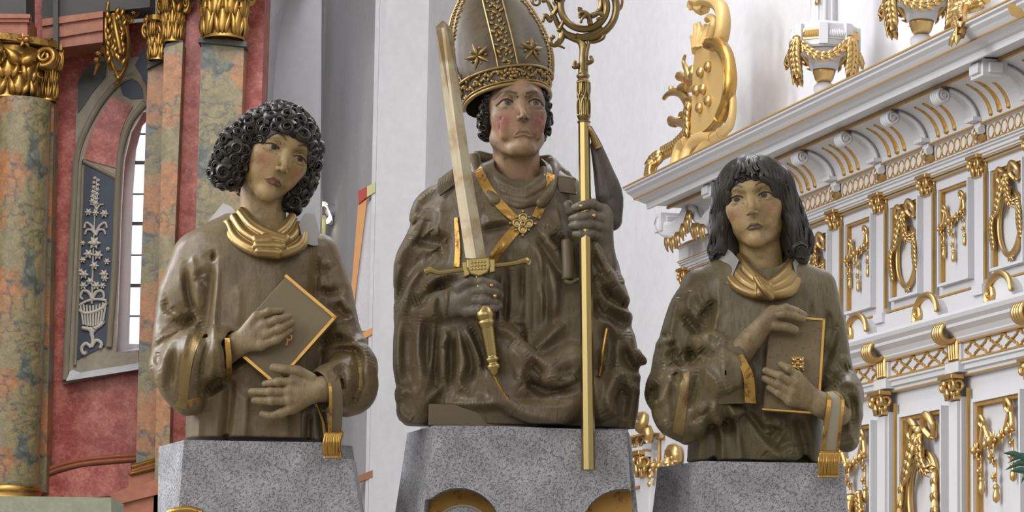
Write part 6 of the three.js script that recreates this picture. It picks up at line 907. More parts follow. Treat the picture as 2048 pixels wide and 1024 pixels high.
// ================================================================ stone blocks under the busts
{
  // prism from plan corners [px, z] at a top and a bottom pixel row; front corners give the true height
  const block = (fr, top, bot, yTop, yBot, zTop, zBot, uvs = 3.0) => {
    const yt = fr.w(top[1][0], yTop, zTop).y, yb = fr.w(bot[1][0], yBot, zBot).y, P = [], idx = [], n = top.length;
    const xz = (px, py, z) => { const p = fr.w(px, py, z); return [p.x, p.z]; };
    for (const [c, y, py] of [[top, yt, yTop], [bot, yb, yBot]]) for (const [px, z] of c) { const [x, zz] = xz(px, py, z); P.push([x, y, zz]); }
    const T = [], tri = (a, b, c) => T.push(...P[a], ...P[b], ...P[c]);
    for (let i = 0; i < n; i++) { const j = (i + 1) % n; tri(i, n + i, n + j); tri(i, n + j, j); }
    for (let i = 1; i < n - 1; i++) { tri(0, i, i + 1); tri(n, n + i + 1, n + i); }
    const g = new THREE.BufferGeometry(); g.setAttribute('position', new THREE.BufferAttribute(new Float32Array(T), 3)); g.computeVertexNormals(); return metricUV(g, uvs);
  };
  const f1 = frame(515, 882, 8.0), b1 = thing('stone_block', 'grey rough-hewn stone block under the curly-haired bust', 'pedestal', f1.base, 'stone blocks under the busts');
  part('body', block(f1, [[318, -60], [368, 118], [646, 118], [705, 40], [700, -140], [330, -140]], [[314, -60], [352, 124], [650, 124], [735, 40], [720, -140], [330, -140]], 880, 1090, 118, 124), M.stone, b1);
  part('ledge', block(f1, [[640, 100], [645, 121], [703, 121], [712, 40], [640, 40]], [[640, 100], [645, 127], [734, 127], [740, 40], [640, 40]], 917, 1090, 121, 127), M.stone, b1);
  part('gilt_scallop', merge([tubePx(f1, [[326, 1034, 116], [350, 1022, 128], [380, 1019, 130], [404, 1026, 130]], 7, 14, 7)]), M.oldGold, b1);
  const f2 = frame(1055, 858, 8.0), b2 = thing('stone_block', 'wide grey stone block with gilded arches under the bishop', 'pedestal', f2.base, 'stone blocks under the busts');
  { // front slab with two arched hollows at the foot
    const tp = (px, py) => { const v = f2.w(px, py, 128); return [v.x, v.y]; };
    const arch = (cx, cy, rx, ry, a0, a1, n = 18) => Array.from({ length: n + 1 }, (_, i) => { const a = a0 + (a1 - a0) * i / n; return [cx + Math.cos(a) * rx, cy - Math.sin(a) * ry]; });
    const L = arch(918, 1062, 84, 86, Math.PI * 0.72, 0.0), Rr = arch(1246, 1062, 84, 84, Math.PI, Math.PI * 0.42);
    const out = [[868, 851], [1000, 852], [1254, 862], [1262, 984], ...Rr.slice().reverse().filter(p => p[0] < 1266), [1150, 1100], [1010, 1100], ...L.slice().reverse().filter(p => p[0] > 850), [850, 1000]];
    part('front', metricUV(extrude(out.map(p => tp(...p)), 60 * f2.U, 0).translate(0, 0, f2.w(1000, 900, 68).z), 3.0), M.stone, b2);
    part('side', block(f2, [[815, -60], [868, 127], [880, 60], [880, -140]], [[778, -60], [838, 127], [848, 60], [880, -140]], 851, 1100, 127, 127), M.stone, b2);
    part('core', block(f2, [[870, -140], [868, 66], [1254, 66], [1262, -140]], [[850, -140], [846, 66], [1284, 66], [1284, -140]], 851, 1100, 66, 66), M.stone, b2);
    const strip = (pts, mat, name) => { const P = [], idx = []; pts.forEach(([x, y]) => { const a = f2.w(x, y, 127), b = f2.w(x, y, 66); P.push(a.x, a.y - 0.0015, a.z, b.x, b.y - 0.0015, b.z); }); for (let i = 0; i + 1 < pts.length; i++) idx.push(i * 2, i * 2 + 1, i * 2 + 3, i * 2, i * 2 + 3, i * 2 + 2); const g = new THREE.BufferGeometry(); g.setAttribute('position', new THREE.BufferAttribute(new Float32Array(P), 3)); g.setIndex(idx); const h = g.toNonIndexed(); h.computeVertexNormals(); return part(name, metricUV(h, 5), mat, b2, 'gilded hollow of the arch'); };
    const gm = std({ map: M.oldGold.map, metalness: 0.5, roughness: 0.6 });
    strip(L, gm, 'arch_lining'); strip(Rr, gm, 'arch_lining');
    const disk = (cx, cy, r) => new THREE.CylinderGeometry(r * f2.U, r * f2.U, 30 * f2.U, 40).rotateX(Math.PI / 2).translate(...f2.w(cx, cy, 76).toArray());
    part('boss', metricUV(disk(925, 1072, 60), 3.0), M.stone, b2); part('boss_rim', new THREE.TorusGeometry(60 * f2.U, 2.5 * f2.U, 8, 48).translate(...f2.w(925, 1072, 92).toArray()), M.paleCloth, b2); part('arch_back', metricUV(platePx(f2, [[862, 960], [1262, 960], [1268, 1100], [850, 1100]], 68, 4, 0), 5), gm, b2); }
  const f3 = frame(1512, 927, 8.0), b3 = thing('stone_block', 'grey rough-hewn stone block under the long-haired bust', 'pedestal', f3.base, 'stone blocks under the busts');
  part('body', block(f3, [[1316, -70], [1403, 122], [1686, 122], [1690, -140], [1330, -140]], [[1296, -70], [1404, 126], [1700, 126], [1704, -140], [1310, -140]], 922, 1090, 122, 126), M.stone, b3);
}

// ================================================================ far end of the choir: altar columns, window niche, pilasters
const veins = (u, v, f, s) => { const a = tileFbm(u, v, f, 5, s); return 1 - Math.min(1, Math.abs(a - 0.5) * 14); };
M.marbleGreen = std({ map: texture(512, (u, v) => { const n = tileFbm(u, v, 3, 5, 31), m = tileFbm(u, v, 5, 5, 33), g = tileFbm(u, v, 64, 2, 34), ve = Math.max(veins(u, v, 4, 35) * sstep(0.42, 0.6, m), 0.8 * veins(u, v, 9, 36) * sstep(0.46, 0.6, tileFbm(u, v, 4, 3, 37))), fl = tileFbm(u, v, 18, 4, 38); let c = mix3([124, 114, 80], [154, 106, 66], sstep(0.48, 0.68, n)); c = mix3(c, [88, 96, 92], sstep(0.52, 0.66, m) * 0.75); c = mix3(c, [52, 54, 50], ve * 0.65); return c.map(x => x * (0.82 + 0.36 * fl) + (g - 0.5) * 26); }), roughness: 0.42 });
M.marbleRed = std({ map: texture(512, (u, v) => { const n = tileFbm(u, v, 9, 5, 41), g = tileFbm(u, v, 48, 3, 42), ve = veins(u, v, 16, 43); let c = mix3([146, 62, 48], [170, 92, 76], sstep(0.35, 0.7, n)); c = mix3(c, [206, 156, 138], ve * 0.3); return c.map(x => x + (g - 0.5) * 36); }), roughness: 0.45 });
M.coral = std({ map: texture(256, (u, v) => { const n = tileFbm(u, v, 4, 5, 51), g = tileFbm(u, v, 32, 3, 52); return mix3([160, 96, 66], [140, 86, 62], n).map(x => x + (g - 0.5) * 24); }), roughness: 0.5 });
M.beige = std({ map: texture(256, (u, v) => { const n = tileFbm(u, v, 5, 5, 55), g = tileFbm(u, v, 40, 2, 56); return mix3([156, 146, 124], [130, 122, 104], n).map(x => x + (g - 0.5) * 16); }), roughness: 0.6 });
M.slate = std({ map: texture(256, (u, v) => { const n = tileFbm(u, v, 6, 4, 58); return mix3([50, 62, 74], [40, 50, 60], n); }), roughness: 0.55 });
M.darkGrey = std({ map: texture(256, (u, v) => { const n = tileFbm(u, v, 5, 5, 59); return mix3([76, 76, 68], [60, 60, 56], n); }), roughness: 0.6 });
M.stucco = std({ color: new THREE.Color(...lin(196, 190, 176)), roughness: 0.7 });
// slab traced in the picture, its front face standing upright at distance D
function slab(pts, D, thick, mat, name, parent, o = {}) {
  const c = p => { const v = at(p[0], p[1], D); return [v.x, v.y]; };
  const g = extrude(pts.map(c), thick, o.bevel || 0, (o.holes || []).map(h => h.map(c))).translate(0, 0, -D - thick); return part(name, metricUV(g, o.uv || 1.1), mat, parent, o.label);
}
function slabM(parts, D, mat, name, parent, label) { const gs = parts.map(([pts, d, th]) => { const DD = D + (d || 0), c = pts.map(p => { const v = at(p[0], p[1], DD); return [v.x, v.y]; }); return extrude(c, th || 0.1).translate(0, 0, -DD - (th || 0.1)); }); return part(name, metricUV(merge(gs), 0.7), mat, parent, label); }
// Corinthian capital: bell with two rows of curled leaves, volutes, abacus; unit height, radius r at the foot
function capitalGeometry(r = 0.42, sides = 8, square = false) {
  const g = [lathe([[r * 0.98, 0], [r * 1.04, 0.02], [r * 0.94, 0.05], [r * 0.95, 0.4], [r * 1.08, 0.7], [r * 1.3, 0.84], [0.001, 0.85]], 24)], lf = leafGeometry(0.36, 0.05);
  const ring = (n, y, h, off, k) => { for (let i = 0; i < n; i++) { const a = (i + off) / n * 6.2832, d = V(Math.sin(a), 0, Math.cos(a)), p = d.clone().multiplyScalar(r * k).setY(y); g.push(orient(lf, p, V(d.x * 0.12, 1, d.z * 0.12), d, h)); g.push(orient(lf, p.clone().addScaledVector(d, h * 0.1).setY(y + h * 0.92), V(d.x, -0.15, d.z), V(0, 1, 0), h * 0.3)); for (const s of [-1, 1]) { const tz = V(d.z, 0, -d.x); g.push(orient(LEAFN, p.clone().addScaledVector(tz, s * r * 0.16).setY(y), V(tz.x * s * 0.3, 1, tz.z * s * 0.3), d, h * 0.8)); } } };
  ring(sides, 0.04, 0.4, 0, 0.98); ring(sides, 0.3, 0.38, 0.5, 1.0);
  for (let i = 0; i < 4; i++) { const a = (i + 0.5) * 1.5708, d = V(Math.sin(a), 0, Math.cos(a)), c = d.clone().multiplyScalar(r * 1.42).setY(0.74); for (const w of [-0.09, 0, 0.09]) { const p = []; for (let j = 0; j <= 22; j++) { const t = j / 22, an = -1.9 + t * 9, q = 0.17 * (1 - 0.75 * t); p.push(c.clone().addScaledVector(d, Math.cos(an) * q).add(V(d.z * w, Math.sin(an) * q, -d.x * w))); } g.push(sweep(p, t => 0.052 * (1 - 0.4 * t), 34, 6)); } g.push(sweep([d.clone().multiplyScalar(r * 1.02).setY(0.5), d.clone().multiplyScalar(r * 1.15).setY(0.66), c.clone().add(V(0, 0.16, 0))], 0.05, 12, 6)); }
  for (let i = 0; i < 4; i++) { const a = i * 1.5708, d = V(Math.sin(a), 0, Math.cos(a)); g.push(flower(0, 0, 0, 0.14).applyMatrix4(new THREE.Matrix4().makeRotationY(a)).translate(d.x * r * 1.3, 0.93, d.z * r * 1.3)); for (const s of [-1, 1]) { const t = V(d.z * s, 0, -d.x * s); g.push(orient(LEAF, d.clone().multiplyScalar(r * 1.1).setY(0.55), V(t.x, 0.9, t.z), d, 0.36)); } }
  const ab = []; for (let i = 0; i < 4; i++) { const a0 = (i + 0.5) * 1.5708; for (let j = 0; j < 8; j++) { const t = j / 8, a = a0 + t * 1.5708, R = r * (1.75 - 0.4 * Math.sin(Math.PI * t)); ab.push([Math.sin(a) * R, Math.cos(a) * R]); } }
  g.push(extrude(ab.reverse(), 0.1, 0.01).rotateX(-Math.PI / 2).translate(0, 0.9, 0)); return merge(g);
}
const CORINTH = capitalGeometry();
function capitalAt(px, pyTop, pyBot, D, wpx, parent, label, turn = 0) { const b = at(px, pyBot, D), t = at(px, pyTop, D), h = t.y - b.y; const m = part('capital', CORINTH, M.oldGold, parent, label); m.position.copy(b).sub(parent.position); const k = wpx * D / FOCAL / (0.42 * 2); m.scale.set(k, h, k); m.rotation.y = turn; return m; }
{
  // wall of the window bay
  const wl = struct('wall_apse', 'red marbled wall of the choir end with a splayed window niche');
  slab([[84, 1060], [112, 60], [330, 40], [330, 1060]], 27.05, 0.35, M.marbleRed, 'red_marble', wl, { holes: [[[214, 712], [218, 600], [224, 420], [230, 320], [246, 262], [276, 210], [322, 206], [328, 712]]] });
  slab([[128, 768], [136, 600], [146, 400], [151, 300], [152, 226], [160, 200], [176, 150], [196, 112], [240, 118], [286, 112], [330, 112], [330, 214], [318, 214], [286, 222], [262, 262], [248, 320], [242, 420], [236, 600], [232, 704], [276, 700], [276, 740]], 27.0, 0.06, M.beige, 'niche_frame', wl, { label: 'beige stone frame of the niche' });
  slab([[148, 722], [157, 520], [164, 326], [232, 362], [226, 520], [214, 690]], 26.985, 0.03, M.slate, 'blue_panel', wl, { label: 'slate blue panel' });
  slab([[168, 318], [176, 285], [194, 240], [222, 194], [266, 212], [252, 236], [240, 270], [232, 336]], 26.985, 0.03, M.marbleRed, 'red_panel', wl);
  slab([[240, 172], [252, 163], [270, 162], [282, 174], [286, 196], [262, 198], [246, 190]], 26.985, 0.03, M.slate, 'blue_panel', wl);
  slab([[155, 226], [156, 162], [176, 132], [214, 120], [210, 154], [184, 186], [164, 216]], 26.985, 0.03, M.darkGrey, 'dark_panel', wl); slab([[270, 130], [288, 96], [298, 130], [294, 178], [282, 150]], 26.985, 0.03, M.slate, 'dark_panel', wl);
  { const arc = (pts, r) => sweep(pts.map(p => at(p[0], p[1], 26.98)), r, 40, 6); part('niche_moulding', merge([arc([[131, 760], [140, 560], [148, 400], [154, 310], [164, 276], [186, 230], [216, 186], [248, 158], [272, 154], [290, 178], [294, 210]], 0.028), arc([[150, 730], [158, 540], [166, 330]], 0.016), arc([[166, 322], [234, 356]], 0.02), arc([[218, 694], [230, 520], [236, 362], [244, 290], [262, 240], [290, 205]], 0.03)]), M.beige, wl); }
  // white reveal, glass and bars
  slab([[226, 712], [234, 560], [242, 400], [250, 318], [264, 262], [288, 220], [326, 214], [326, 712]], 27.32, 0.04, M.plaster, 'reveal', wl, { holes: [[[258, 688], [262, 520], [266, 380], [272, 300], [284, 252], [300, 234], [316, 234], [316, 688]]] });
  const win = struct('window_6', 'narrow leaded window seen in the niche');
  const bars = [234, 268, 325, 388, 447, 510, 571, 632, 690];
  for (let i = 0; i + 1 < bars.length; i++) slab([[256, bars[i + 1]], [258, bars[i]], [318, bars[i]], [318, bars[i + 1]]], 27.34, 0.01, std({ color: new THREE.Color(0.5, 0.5, 0.55), roughness: 0.3, emissive: new THREE.Color(0.86, 0.86, 1.0), emissiveIntensity: 1.5 }), 'pane', win);
  for (let i = 1; i + 1 < bars.length; i++) { const t = i % 2 ? 1.4 : 3.4; slab([[250, bars[i] + t], [250, bars[i] - t], [318, bars[i] - t], [318, bars[i] + t]], 27.325, 0.02, M.darkGrey, 'glazing_bar', win); }
  { const p = at(284, 460, 27.3), l = new THREE.RectAreaLight(new THREE.Color(0.9, 0.92, 1), 4, 0.16, 1.9); l.position.copy(p); l.lookAt(p.x, p.y, 0); l.castShadow = true; scene.add(l); }
  { const a = at(132, 762, 26.88), b = at(282, 738, 26.88), c = at(282, 694, 27.3), d = at(232, 704, 27.3), e = at(140, 742, 26.98); const P = [a, b, c, a, c, d, a, d, e]; const g = new THREE.BufferGeometry(); g.setAttribute('position', new THREE.BufferAttribute(new Float32Array(P.flatMap(v => v.toArray())), 3)); g.computeVertexNormals(); part('sill', g, M.plaster, wl, 'sloping pale window sill'); }
  // relief: footed basket of flowers on the blue panel
  const rl = thing('vase_relief', 'pale relief of a fluted basket with tall flowers on the slate blue panel', 'relief');
  { const e = (x, y) => at(130 + x / 2.382, 330 + y / 2.382, 26.97), k = 26.97 / FOCAL / 2.382, g = [], fl = (x, y, r) => { const p = e(x, y); g.push(flower(p.x, p.y, p.z, r * k)); }, st = (pts, r) => g.push(sweep(pts.map(p => e(...p)), t => r * k * (1 - 0.4 * t), 16, 5));
    st([[128, 660], [135, 400], [145, 180], [152, 60]], 5);
    for (let i = 0; i < 12; i++) fl(151 - i * 1.2 + (i % 2 ? 9 : -9), 62 + i * 11, 10 + i * 0.6); for (const [x, y, r] of [[112, 225, 20], [188, 232, 22], [146, 228, 18], [140, 372, 34], [112, 425, 26], [158, 430, 26], [85, 452, 18], [200, 460, 18], [90, 522, 26], [186, 520, 24], [140, 480, 24], [88, 575, 22], [150, 575, 24], [190, 540, 20], [120, 555, 22], [205, 400, 12], [85, 372, 14], [180, 575, 18], [75, 505, 14]]) fl(x, y, r);
    for (const s of [-1, 1]) { st([[146, 335], [146 + s * 20, 290], [146 + s * 45, 275], [146 + s * 54, 300]], 9); st([[144, 330], [144 + s * 18, 310], [144 + s * 40, 310], [144 + s * 48, 330]], 8); st([[152, 212], [152 + s * 14, 190], [152 + s * 34, 188]], 6); st([[130, 640], [130 + s * 20, 605], [130 + s * 45, 600], [130 + s * 56, 630], [130 + s * 44, 640]], 10); }
    part('flowers', merge(g), M.stucco, rl, 'pale flowers and leaves');
    const b = []; for (let i = 0; i < 9; i++) { const t = i / 8; b.push(sweep([e(72 + t * 125, 660 + 14 * Math.sin(3.14 * t) - t * 12), e(88 + t * 92, 760 + 12 * Math.sin(3.14 * t) - t * 10)], 5.5 * k, 6, 6)); } b.push(sweep([e(66, 690), e(90, 705), e(130, 702), e(180, 680), e(200, 656)], 9 * k, 20, 6), sweep([e(70, 668), e(100, 650), e(150, 640), e(198, 645)], 7 * k, 16, 6), sweep([e(80, 775), e(120, 782), e(160, 770), e(186, 745)], 10 * k, 18, 6)); part('basket', merge(b), M.stucco, rl);
    const f = [sweep([e(140, 780), e(128, 800), e(132, 830), e(124, 870)], t => 14 * k * (1 - 0.6 * t), 16, 7), sweep([e(124, 868), e(100, 850), e(80, 870), e(88, 900), e(104, 890)], 9 * k, 20, 6), sweep([e(126, 866), e(150, 835), e(174, 850), e(168, 872)], 9 * k, 20, 6), sweep([e(100, 770), e(120, 790), e(136, 790), e(160, 765)], 8 * k, 14, 6)]; part('foot', merge(f), M.stucco, rl, 'scrolled foot'); }
  // plinth below the window
  slab([[70, 1060], [78, 950], [110, 935], [160, 922], [262, 912], [300, 910], [300, 1060]], 26.7, 0.4, M.coral, 'plinth', wl); slab([[86, 1000], [90, 958], [120, 946], [165, 934], [262, 926], [262, 990]], 26.68, 0.05, M.marbleRed, 'plinth_panel', wl); { const arc = (y) => sweep([[76, 948 + y], [110, 934 + y], [160, 921 + y], [262, 911 + y], [300, 909 + y]].map(p => at(p[0], p[1], 26.68)), 0.022, 20, 6); part('plinth_moulding', merge([arc(0), arc(8)]), M.coral, wl); }

  // altar column and half pilaster at the left edge
  const D1 = 26.2, cl = thing('column', 'thick green and orange marbled column with gilt capital at the left edge', 'column', at(10, 980, D1));
  { const b = at(10, 980, D1), t = at(10, 202, D1), r = 66 * D1 / FOCAL; part('shaft', (() => { const g = lathe([[r, 0], [r, (t.y - b.y) * 0.4], [r * 0.95, t.y - b.y]], 40); const uv = g.attributes.uv; for (let i = 0; i < uv.count; i++) uv.setXY(i, uv.getX(i) * 2, uv.getY(i) * 4); return g.rotateY(Math.PI); })(), M.marbleGreen, cl); capitalAt(10, 84, 204, D1, 118, cl, 'gilt leaf capital', 0.6); part('base', lathe([[r * 1.02, 0.03], [r * 1.1, 0.02], [r * 1.12, -0.02], [r * 1.05, -0.05], [r * 1.12, -0.09], [r * 1.2, -0.14], [0.001, -0.14]], 32), M.oldGold, cl, 'gilt base moulding'); }
  const hp = thing('half_pilaster', 'narrow marbled pilaster with gilt capital tucked behind the thick column', 'pilaster', at(92, 980, 26.5));
  { const q = slab([[70, 984], [74, 204], [108, 204], [92, 984]], 26.5, 0.3, M.marbleGreen, 'shaft', hp); q.position.copy(hp.position).negate(); capitalAt(94, 92, 204, 26.46, 40, hp, 'gilt leaf capital', 0.2); }
  // entablature over them
  const en = thing('entablature', 'coral and dark grey stepped entablature at the upper left', 'entablature');
  slabM([[[[-80, 84], [-80, 28], [55, 30], [55, 84]], 0, 0.6], [[[-80, 44], [-80, 28], [58, 30], [58, 44]], -0.04, 0.1], [[[-80, 36], [-80, 26], [60, 28], [60, 36]], -0.07, 0.1], [[[86, 100], [86, 74], [206, 56], [206, 84]], 0.5, 0.4], [[[84, 80], [84, 52], [206, 34], [206, 60]], 0.46, 0.4], [[[84, 52], [84, 38], [206, 22], [206, 34]], 0.42, 0.4]], 25.9, M.coral, 'cornice', en, 'coral mouldings');
  slabM([[[[-80, 27], [-80, -700], [52, -700], [52, 29]], 0.05, 0.5], [[[84, 40], [84, -700], [300, -700], [300, 14], [206, 24]], 0.5, 0.4]], 25.9, M.darkGrey, 'frieze', en); slabM([[[[50, 95], [50, -700], [90, -700], [90, 95]], 0.55, 0.2]], 25.9, M.marbleRed, 'recess', en); slabM([[[[106, 100], [106, -60], [116, -60], [116, 98]], 0.36, 0.1]], 25.9, M.darkGrey, 'strip', en);
  // gilt cartouche hanging over the niche
  const ct = thing('hanging_cartouche', 'gilt oval cartouche with scrolls hanging over the window niche', 'ornament');
  { const D = 26.5, k = D / FOCAL / 3.938, e = (x, y, d = 0) => at(130 + x / 3.938, y / 3.938, D - d), sw = (pts, r) => sweep(pts.map(p => e(...p)), typeof r === 'function' ? t => r(t) * k : r * k, 28, 7);
    part('shield', (() => { const g = new THREE.SphereGeometry(1, 28, 20).scale(88 * k, 225 * k, 40 * k); const p = e(415, 250); return g.rotateZ(-0.06).translate(p.x, p.y, p.z); })(), M.oldGold, ct);
    part('rim', merge([sw([[340, 20, .1], [325, 120, .14], [322, 260, .16], [340, 400, .14], [380, 520, .1], [420, 610, .06]], 15), sw([[430, 120, .14], [480, 210, .16], [500, 330, .15], [495, 430, .12], [470, 540, .08], [420, 620, .05]], 15), sw([[380, 110, .16], [395, 200, .2], [420, 320, .2], [440, 420, .18]], 22)]), M.oldGold, ct);
    const lv = []; for (let i = 0; i < 26; i++) { const t = i / 25, x = 400 + 60 * Math.sin(i * 2.3), y = 110 + t * 400; lv.push(orient(LEAF, e(x, y, .17), e(x + 20 * Math.cos(i), y - 40, .17).sub(e(x, y, .17)), V(0, 0, 1), 70 * k)); } part('relief', merge(lv), M.oldGold, ct);
    part('scrolls', merge([sw([[205, 70], [240, 130], [265, 220], [300, 270]], t => 16 - 6 * t), sw([[240, 140], [230, 220], [250, 300], [290, 350], [280, 430], [250, 500], [230, 590]], t => 17 - 9 * t), sw([[440, -10], [455, 60], [480, 150], [520, 180]], 18), sw([[500, -10], [560, 40], [570, 100], [520, 140], [490, 110]], 18), sw([[300, 10], [260, -10]], 20), sw([[400, 600], [420, 570], [440, 590], [420, 640], [400, 670]], 20), sw([[230, 590], [250, 540], [270, 500]], 12), sw([[330, 20], [370, 5], [410, 20]], 20), sw([[300, 360], [330, 470], [370, 560]], 14), sw([[500, 440], [480, 520], [450, 600]], 14)]), M.oldGold, ct, 'gilt scrollwork'); const fl = []; for (const [x, y] of [[250, 250], [280, 330], [285, 270], [260, 420], [245, 470], [520, 40], [540, 100], [530, 170], [470, 30], [495, 455]]) { const p = e(x, y, .05); fl.push(flower(p.x, p.y, p.z, 24 * k)); } part('flowers', merge(fl), M.oldGold, ct); }

  // clustered pilasters right of the window
  const p1 = thing('pilaster', 'narrow green marbled pilaster directly right of the window', 'pilaster', at(298, 930, 26.1)), put = (o, m) => { m.position.copy(o.position).negate(); return m; };
  put(p1, slab([[268, 1040], [272, 930], [280, 600], [290, 300], [296, 132], [328, 116], [322, 420], [312, 930], [312, 1040]], 26.1, 0.5, M.marbleGreen, 'shaft', p1)); put(p1, slab([[293, 138], [296, 126], [330, 108], [330, 120]], 26.04, 0.1, M.darkGrey, 'astragal', p1)); capitalAt(316, 36, 122, 26.0, 40, p1, 'gilt leaf capital', 0.5);
  const p2 = thing('pilaster', 'orange and green marbled pilaster beside the narrow red strip', 'pilaster', at(340, 930, 25.9));
  put(p2, slab([[306, 1040], [310, 930], [318, 520], [328, 96], [366, 84], [348, 520], [338, 930], [336, 1040]], 25.7, 0.25, M.marbleGreen, 'shaft', p2)); put(p2, slab([[324, 106], [332, 88], [366, 80], [366, 92], [338, 100]], 25.84, 0.1, M.darkGrey, 'astragal', p2)); capitalAt(345, -22, 86, 25.9, 42, p2, 'gilt leaf capital', 0.4);
  const rs = struct('wall_pier', 'red marbled pier carrying the pilasters');
  slab([[326, 1060], [342, 600], [352, 300], [368, -60], [380, -700], [546, -700], [532, -60], [520, 300], [505, 1060]], 25.95, 0.6, M.marbleRed, 'red_marble', rs); slab([[344, 600], [354, 300], [369, -60], [373, -60], [357, 300], [347, 600]], 25.9, 0.08, M.darkGrey, 'edge_strip', rs);
  const p3 = thing('pilaster', 'broad green marbled pilaster with volute capital above the curly-haired bust', 'pilaster', at(445, 930, 25.6));
  put(p3, slab([[372, 1040], [376, 930], [392, 430], [403, 86], [488, 92], [480, 330], [468, 930], [466, 1040]], 25.6, 0.35, M.marbleGreen, 'shaft', p3)); put(p3, slab([[396, 84], [397, 76], [494, 83], [493, 93]], 25.54, 0.2, M.darkGrey, 'astragal', p3)); capitalAt(447, -62, 80, 25.55, 84, p3, 'gilt volute capital', 0.0);
  slabM([[[[286, -64], [290, -84], [540, -84], [538, -64]], 0, 0.6], [[[284, -84], [288, -110], [546, -110], [544, -84]], -0.08, 0.7], [[[292, -110], [296, -220], [540, -220], [538, -110]], 0.05, 0.6]], 25.3, M.coral, 'upper_entablature', rs);
  // stepped base mouldings of the cluster
  slabM([[[[222, 1060], [222, 988], [262, 972], [330, 960], [330, 1060]], 0, 0.8], [[[256, 990], [258, 950], [290, 938], [330, 930], [330, 990]], 0.1, 0.7], [[[262, 960], [264, 932], [330, 914], [330, 950]], 0.2, 0.6], [[[230, 1010], [232, 984], [330, 954], [330, 985]], -0.05, 0.7]], 25.7, M.coral, 'base_moulding', rs); { const t = (a, b) => sweep([at(a[0], a[1], 25.78), at(b[0], b[1], 25.78)], 0.02, 4, 6); part('gilt_line', merge([t([260, 948], [330, 930]), t([264, 934], [330, 914])]), M.oldGold, rs); }
  // grey-green chest front in the lower left corner
  const chest = thing('altar_cabinet', 'plain grey-green box front in the lower left corner', 'cabinet', at(110, 1060, 18)); put(chest, slab([[-60, 1090], [-60, 990], [4, 992], [222, 995], [224, 1090]], 18, 0.6, std({ map: texture(128, (u, v) => { const n = tileFbm(u, v, 16, 3, 81); return [112 + n * 20, 116 + n * 18, 96 + n * 16]; }), roughness: 0.7 }), 'body', chest, { uv: 3 }));
  // white walls between the apse and the stalls
  const wa = struct('wall_niche', 'white wall with an arched recess');
  { const R = [[536, 1100], [537, 900], [539, 700], [541, 400], [545, 210], [551, 132], [559, 63], [574, -4], [596, -50], [640, -80]], L = R.map(p => [532 - (p[1] + 90) * 0.0185, p[1]]), P = [], idx = []; // splayed reveal of the arch, turned away from the windows
    L.forEach((p, i) => { const a = at(p[0], p[1], 26.56), b = at(R[i][0], R[i][1], 28.0); P.push(...a.toArray(), ...b.toArray()); }); for (let i = 0; i + 1 < L.length; i++) idx.push(i * 2, i * 2 + 1, i * 2 + 3, i * 2, i * 2 + 3, i * 2 + 2);
    let g = new THREE.BufferGeometry(); g.setAttribute('position', new THREE.BufferAttribute(new Float32Array(P), 3)); g.setIndex(idx); g = g.toNonIndexed(); g.computeVertexNormals(); part('arch_reveal', metricUV(g, 0.3), M.plaster, wa); }
  slab([[505, 1100], [505, -90], [644, -90], [636, 1100]], 28.0, 0.3, M.plaster, 'recess_wall', wa, { uv: 0.3 });
  { const P = [[640, 28.9], [748, 27.0]].map(([px, D]) => at(px, 500, D)), y0 = -0.5, y1 = 9, a = P[0], b = P[1], n = V(-(b.z - a.z), 0, b.x - a.x).normalize().multiplyScalar(-0.3); const w = b.distanceTo(a), g = metricUV(box(w, y1 - y0, 0.3, w / 2, (y0 + y1) / 2, -0.15), 0.3); const m = part('oblique_wall', g, M.plaster, wa); m.position.set(a.x, 0, a.z); m.rotation.y = Math.atan2(-(b.z - a.z), b.x - a.x); }
  const pr = struct('wall_buttress', 'white square pier'); slab([[728, 1100], [753, -90], [862, -90], [846, 1100]], 27.0, 1.2, M.plaster, 'body', pr, { uv: 0.3 });
  // spot lamp, candle, picture frames on the oblique wall
  const lp = thing('spot_lamp', 'small chrome spot lamp with glowing ring on the shaded white wall', 'lamp');
  { const D = 28.4, e = (x, y, d = 0) => at(600 + x / 2.927, 350 + y / 2.927, D - d); const chrome = std({ color: new THREE.Color(0.75, 0.75, 0.78), metalness: 1, roughness: 0.25 });
    part('arm', sweep([e(185, 205), e(215, 195), e(250, 185), e(275, 188)], 0.028, 12, 8), chrome, lp); part('mount', sweep([e(274, 150), e(274, 225)], 0.03, 4, 8), chrome, lp);
    const c = e(150, 222, 0.02), h = e(185, 206, 0), ax = h.clone().sub(c).normalize(); const can = lathe([[0.001, 0.11], [0.04, 0.11], [0.055, 0.08], [0.075, 0.03], [0.13, 0.0], [0.12, 0.0], [0.06, 0.02]], 20).applyQuaternion(new THREE.Quaternion().setFromUnitVectors(V(0, 1, 0), ax)).translate(c.x, c.y, c.z); part('housing', can, chrome, lp);
    const rg = new THREE.TorusGeometry(0.085, 0.024, 10, 28).scale(0.6, 1, 1).applyQuaternion(new THREE.Quaternion().setFromAxisAngle(V(0, 0, 1), 0.3)).translate(c.x - 0.01, c.y, c.z + 0.02); part('bulb_ring', rg, std({ color: 0xffffff, emissive: new THREE.Color(1, 0.9, 0.72), emissiveIntensity: 0.9 }), lp, 'glowing lamp ring');
    const l = new THREE.PointLight(new THREE.Color(1, 0.8, 0.6), 0.5); l.position.set(c.x - 0.06, c.y - 0.05, c.z + 0.12); l.castShadow = true; l.shadow.radius = 4; scene.add(l); }
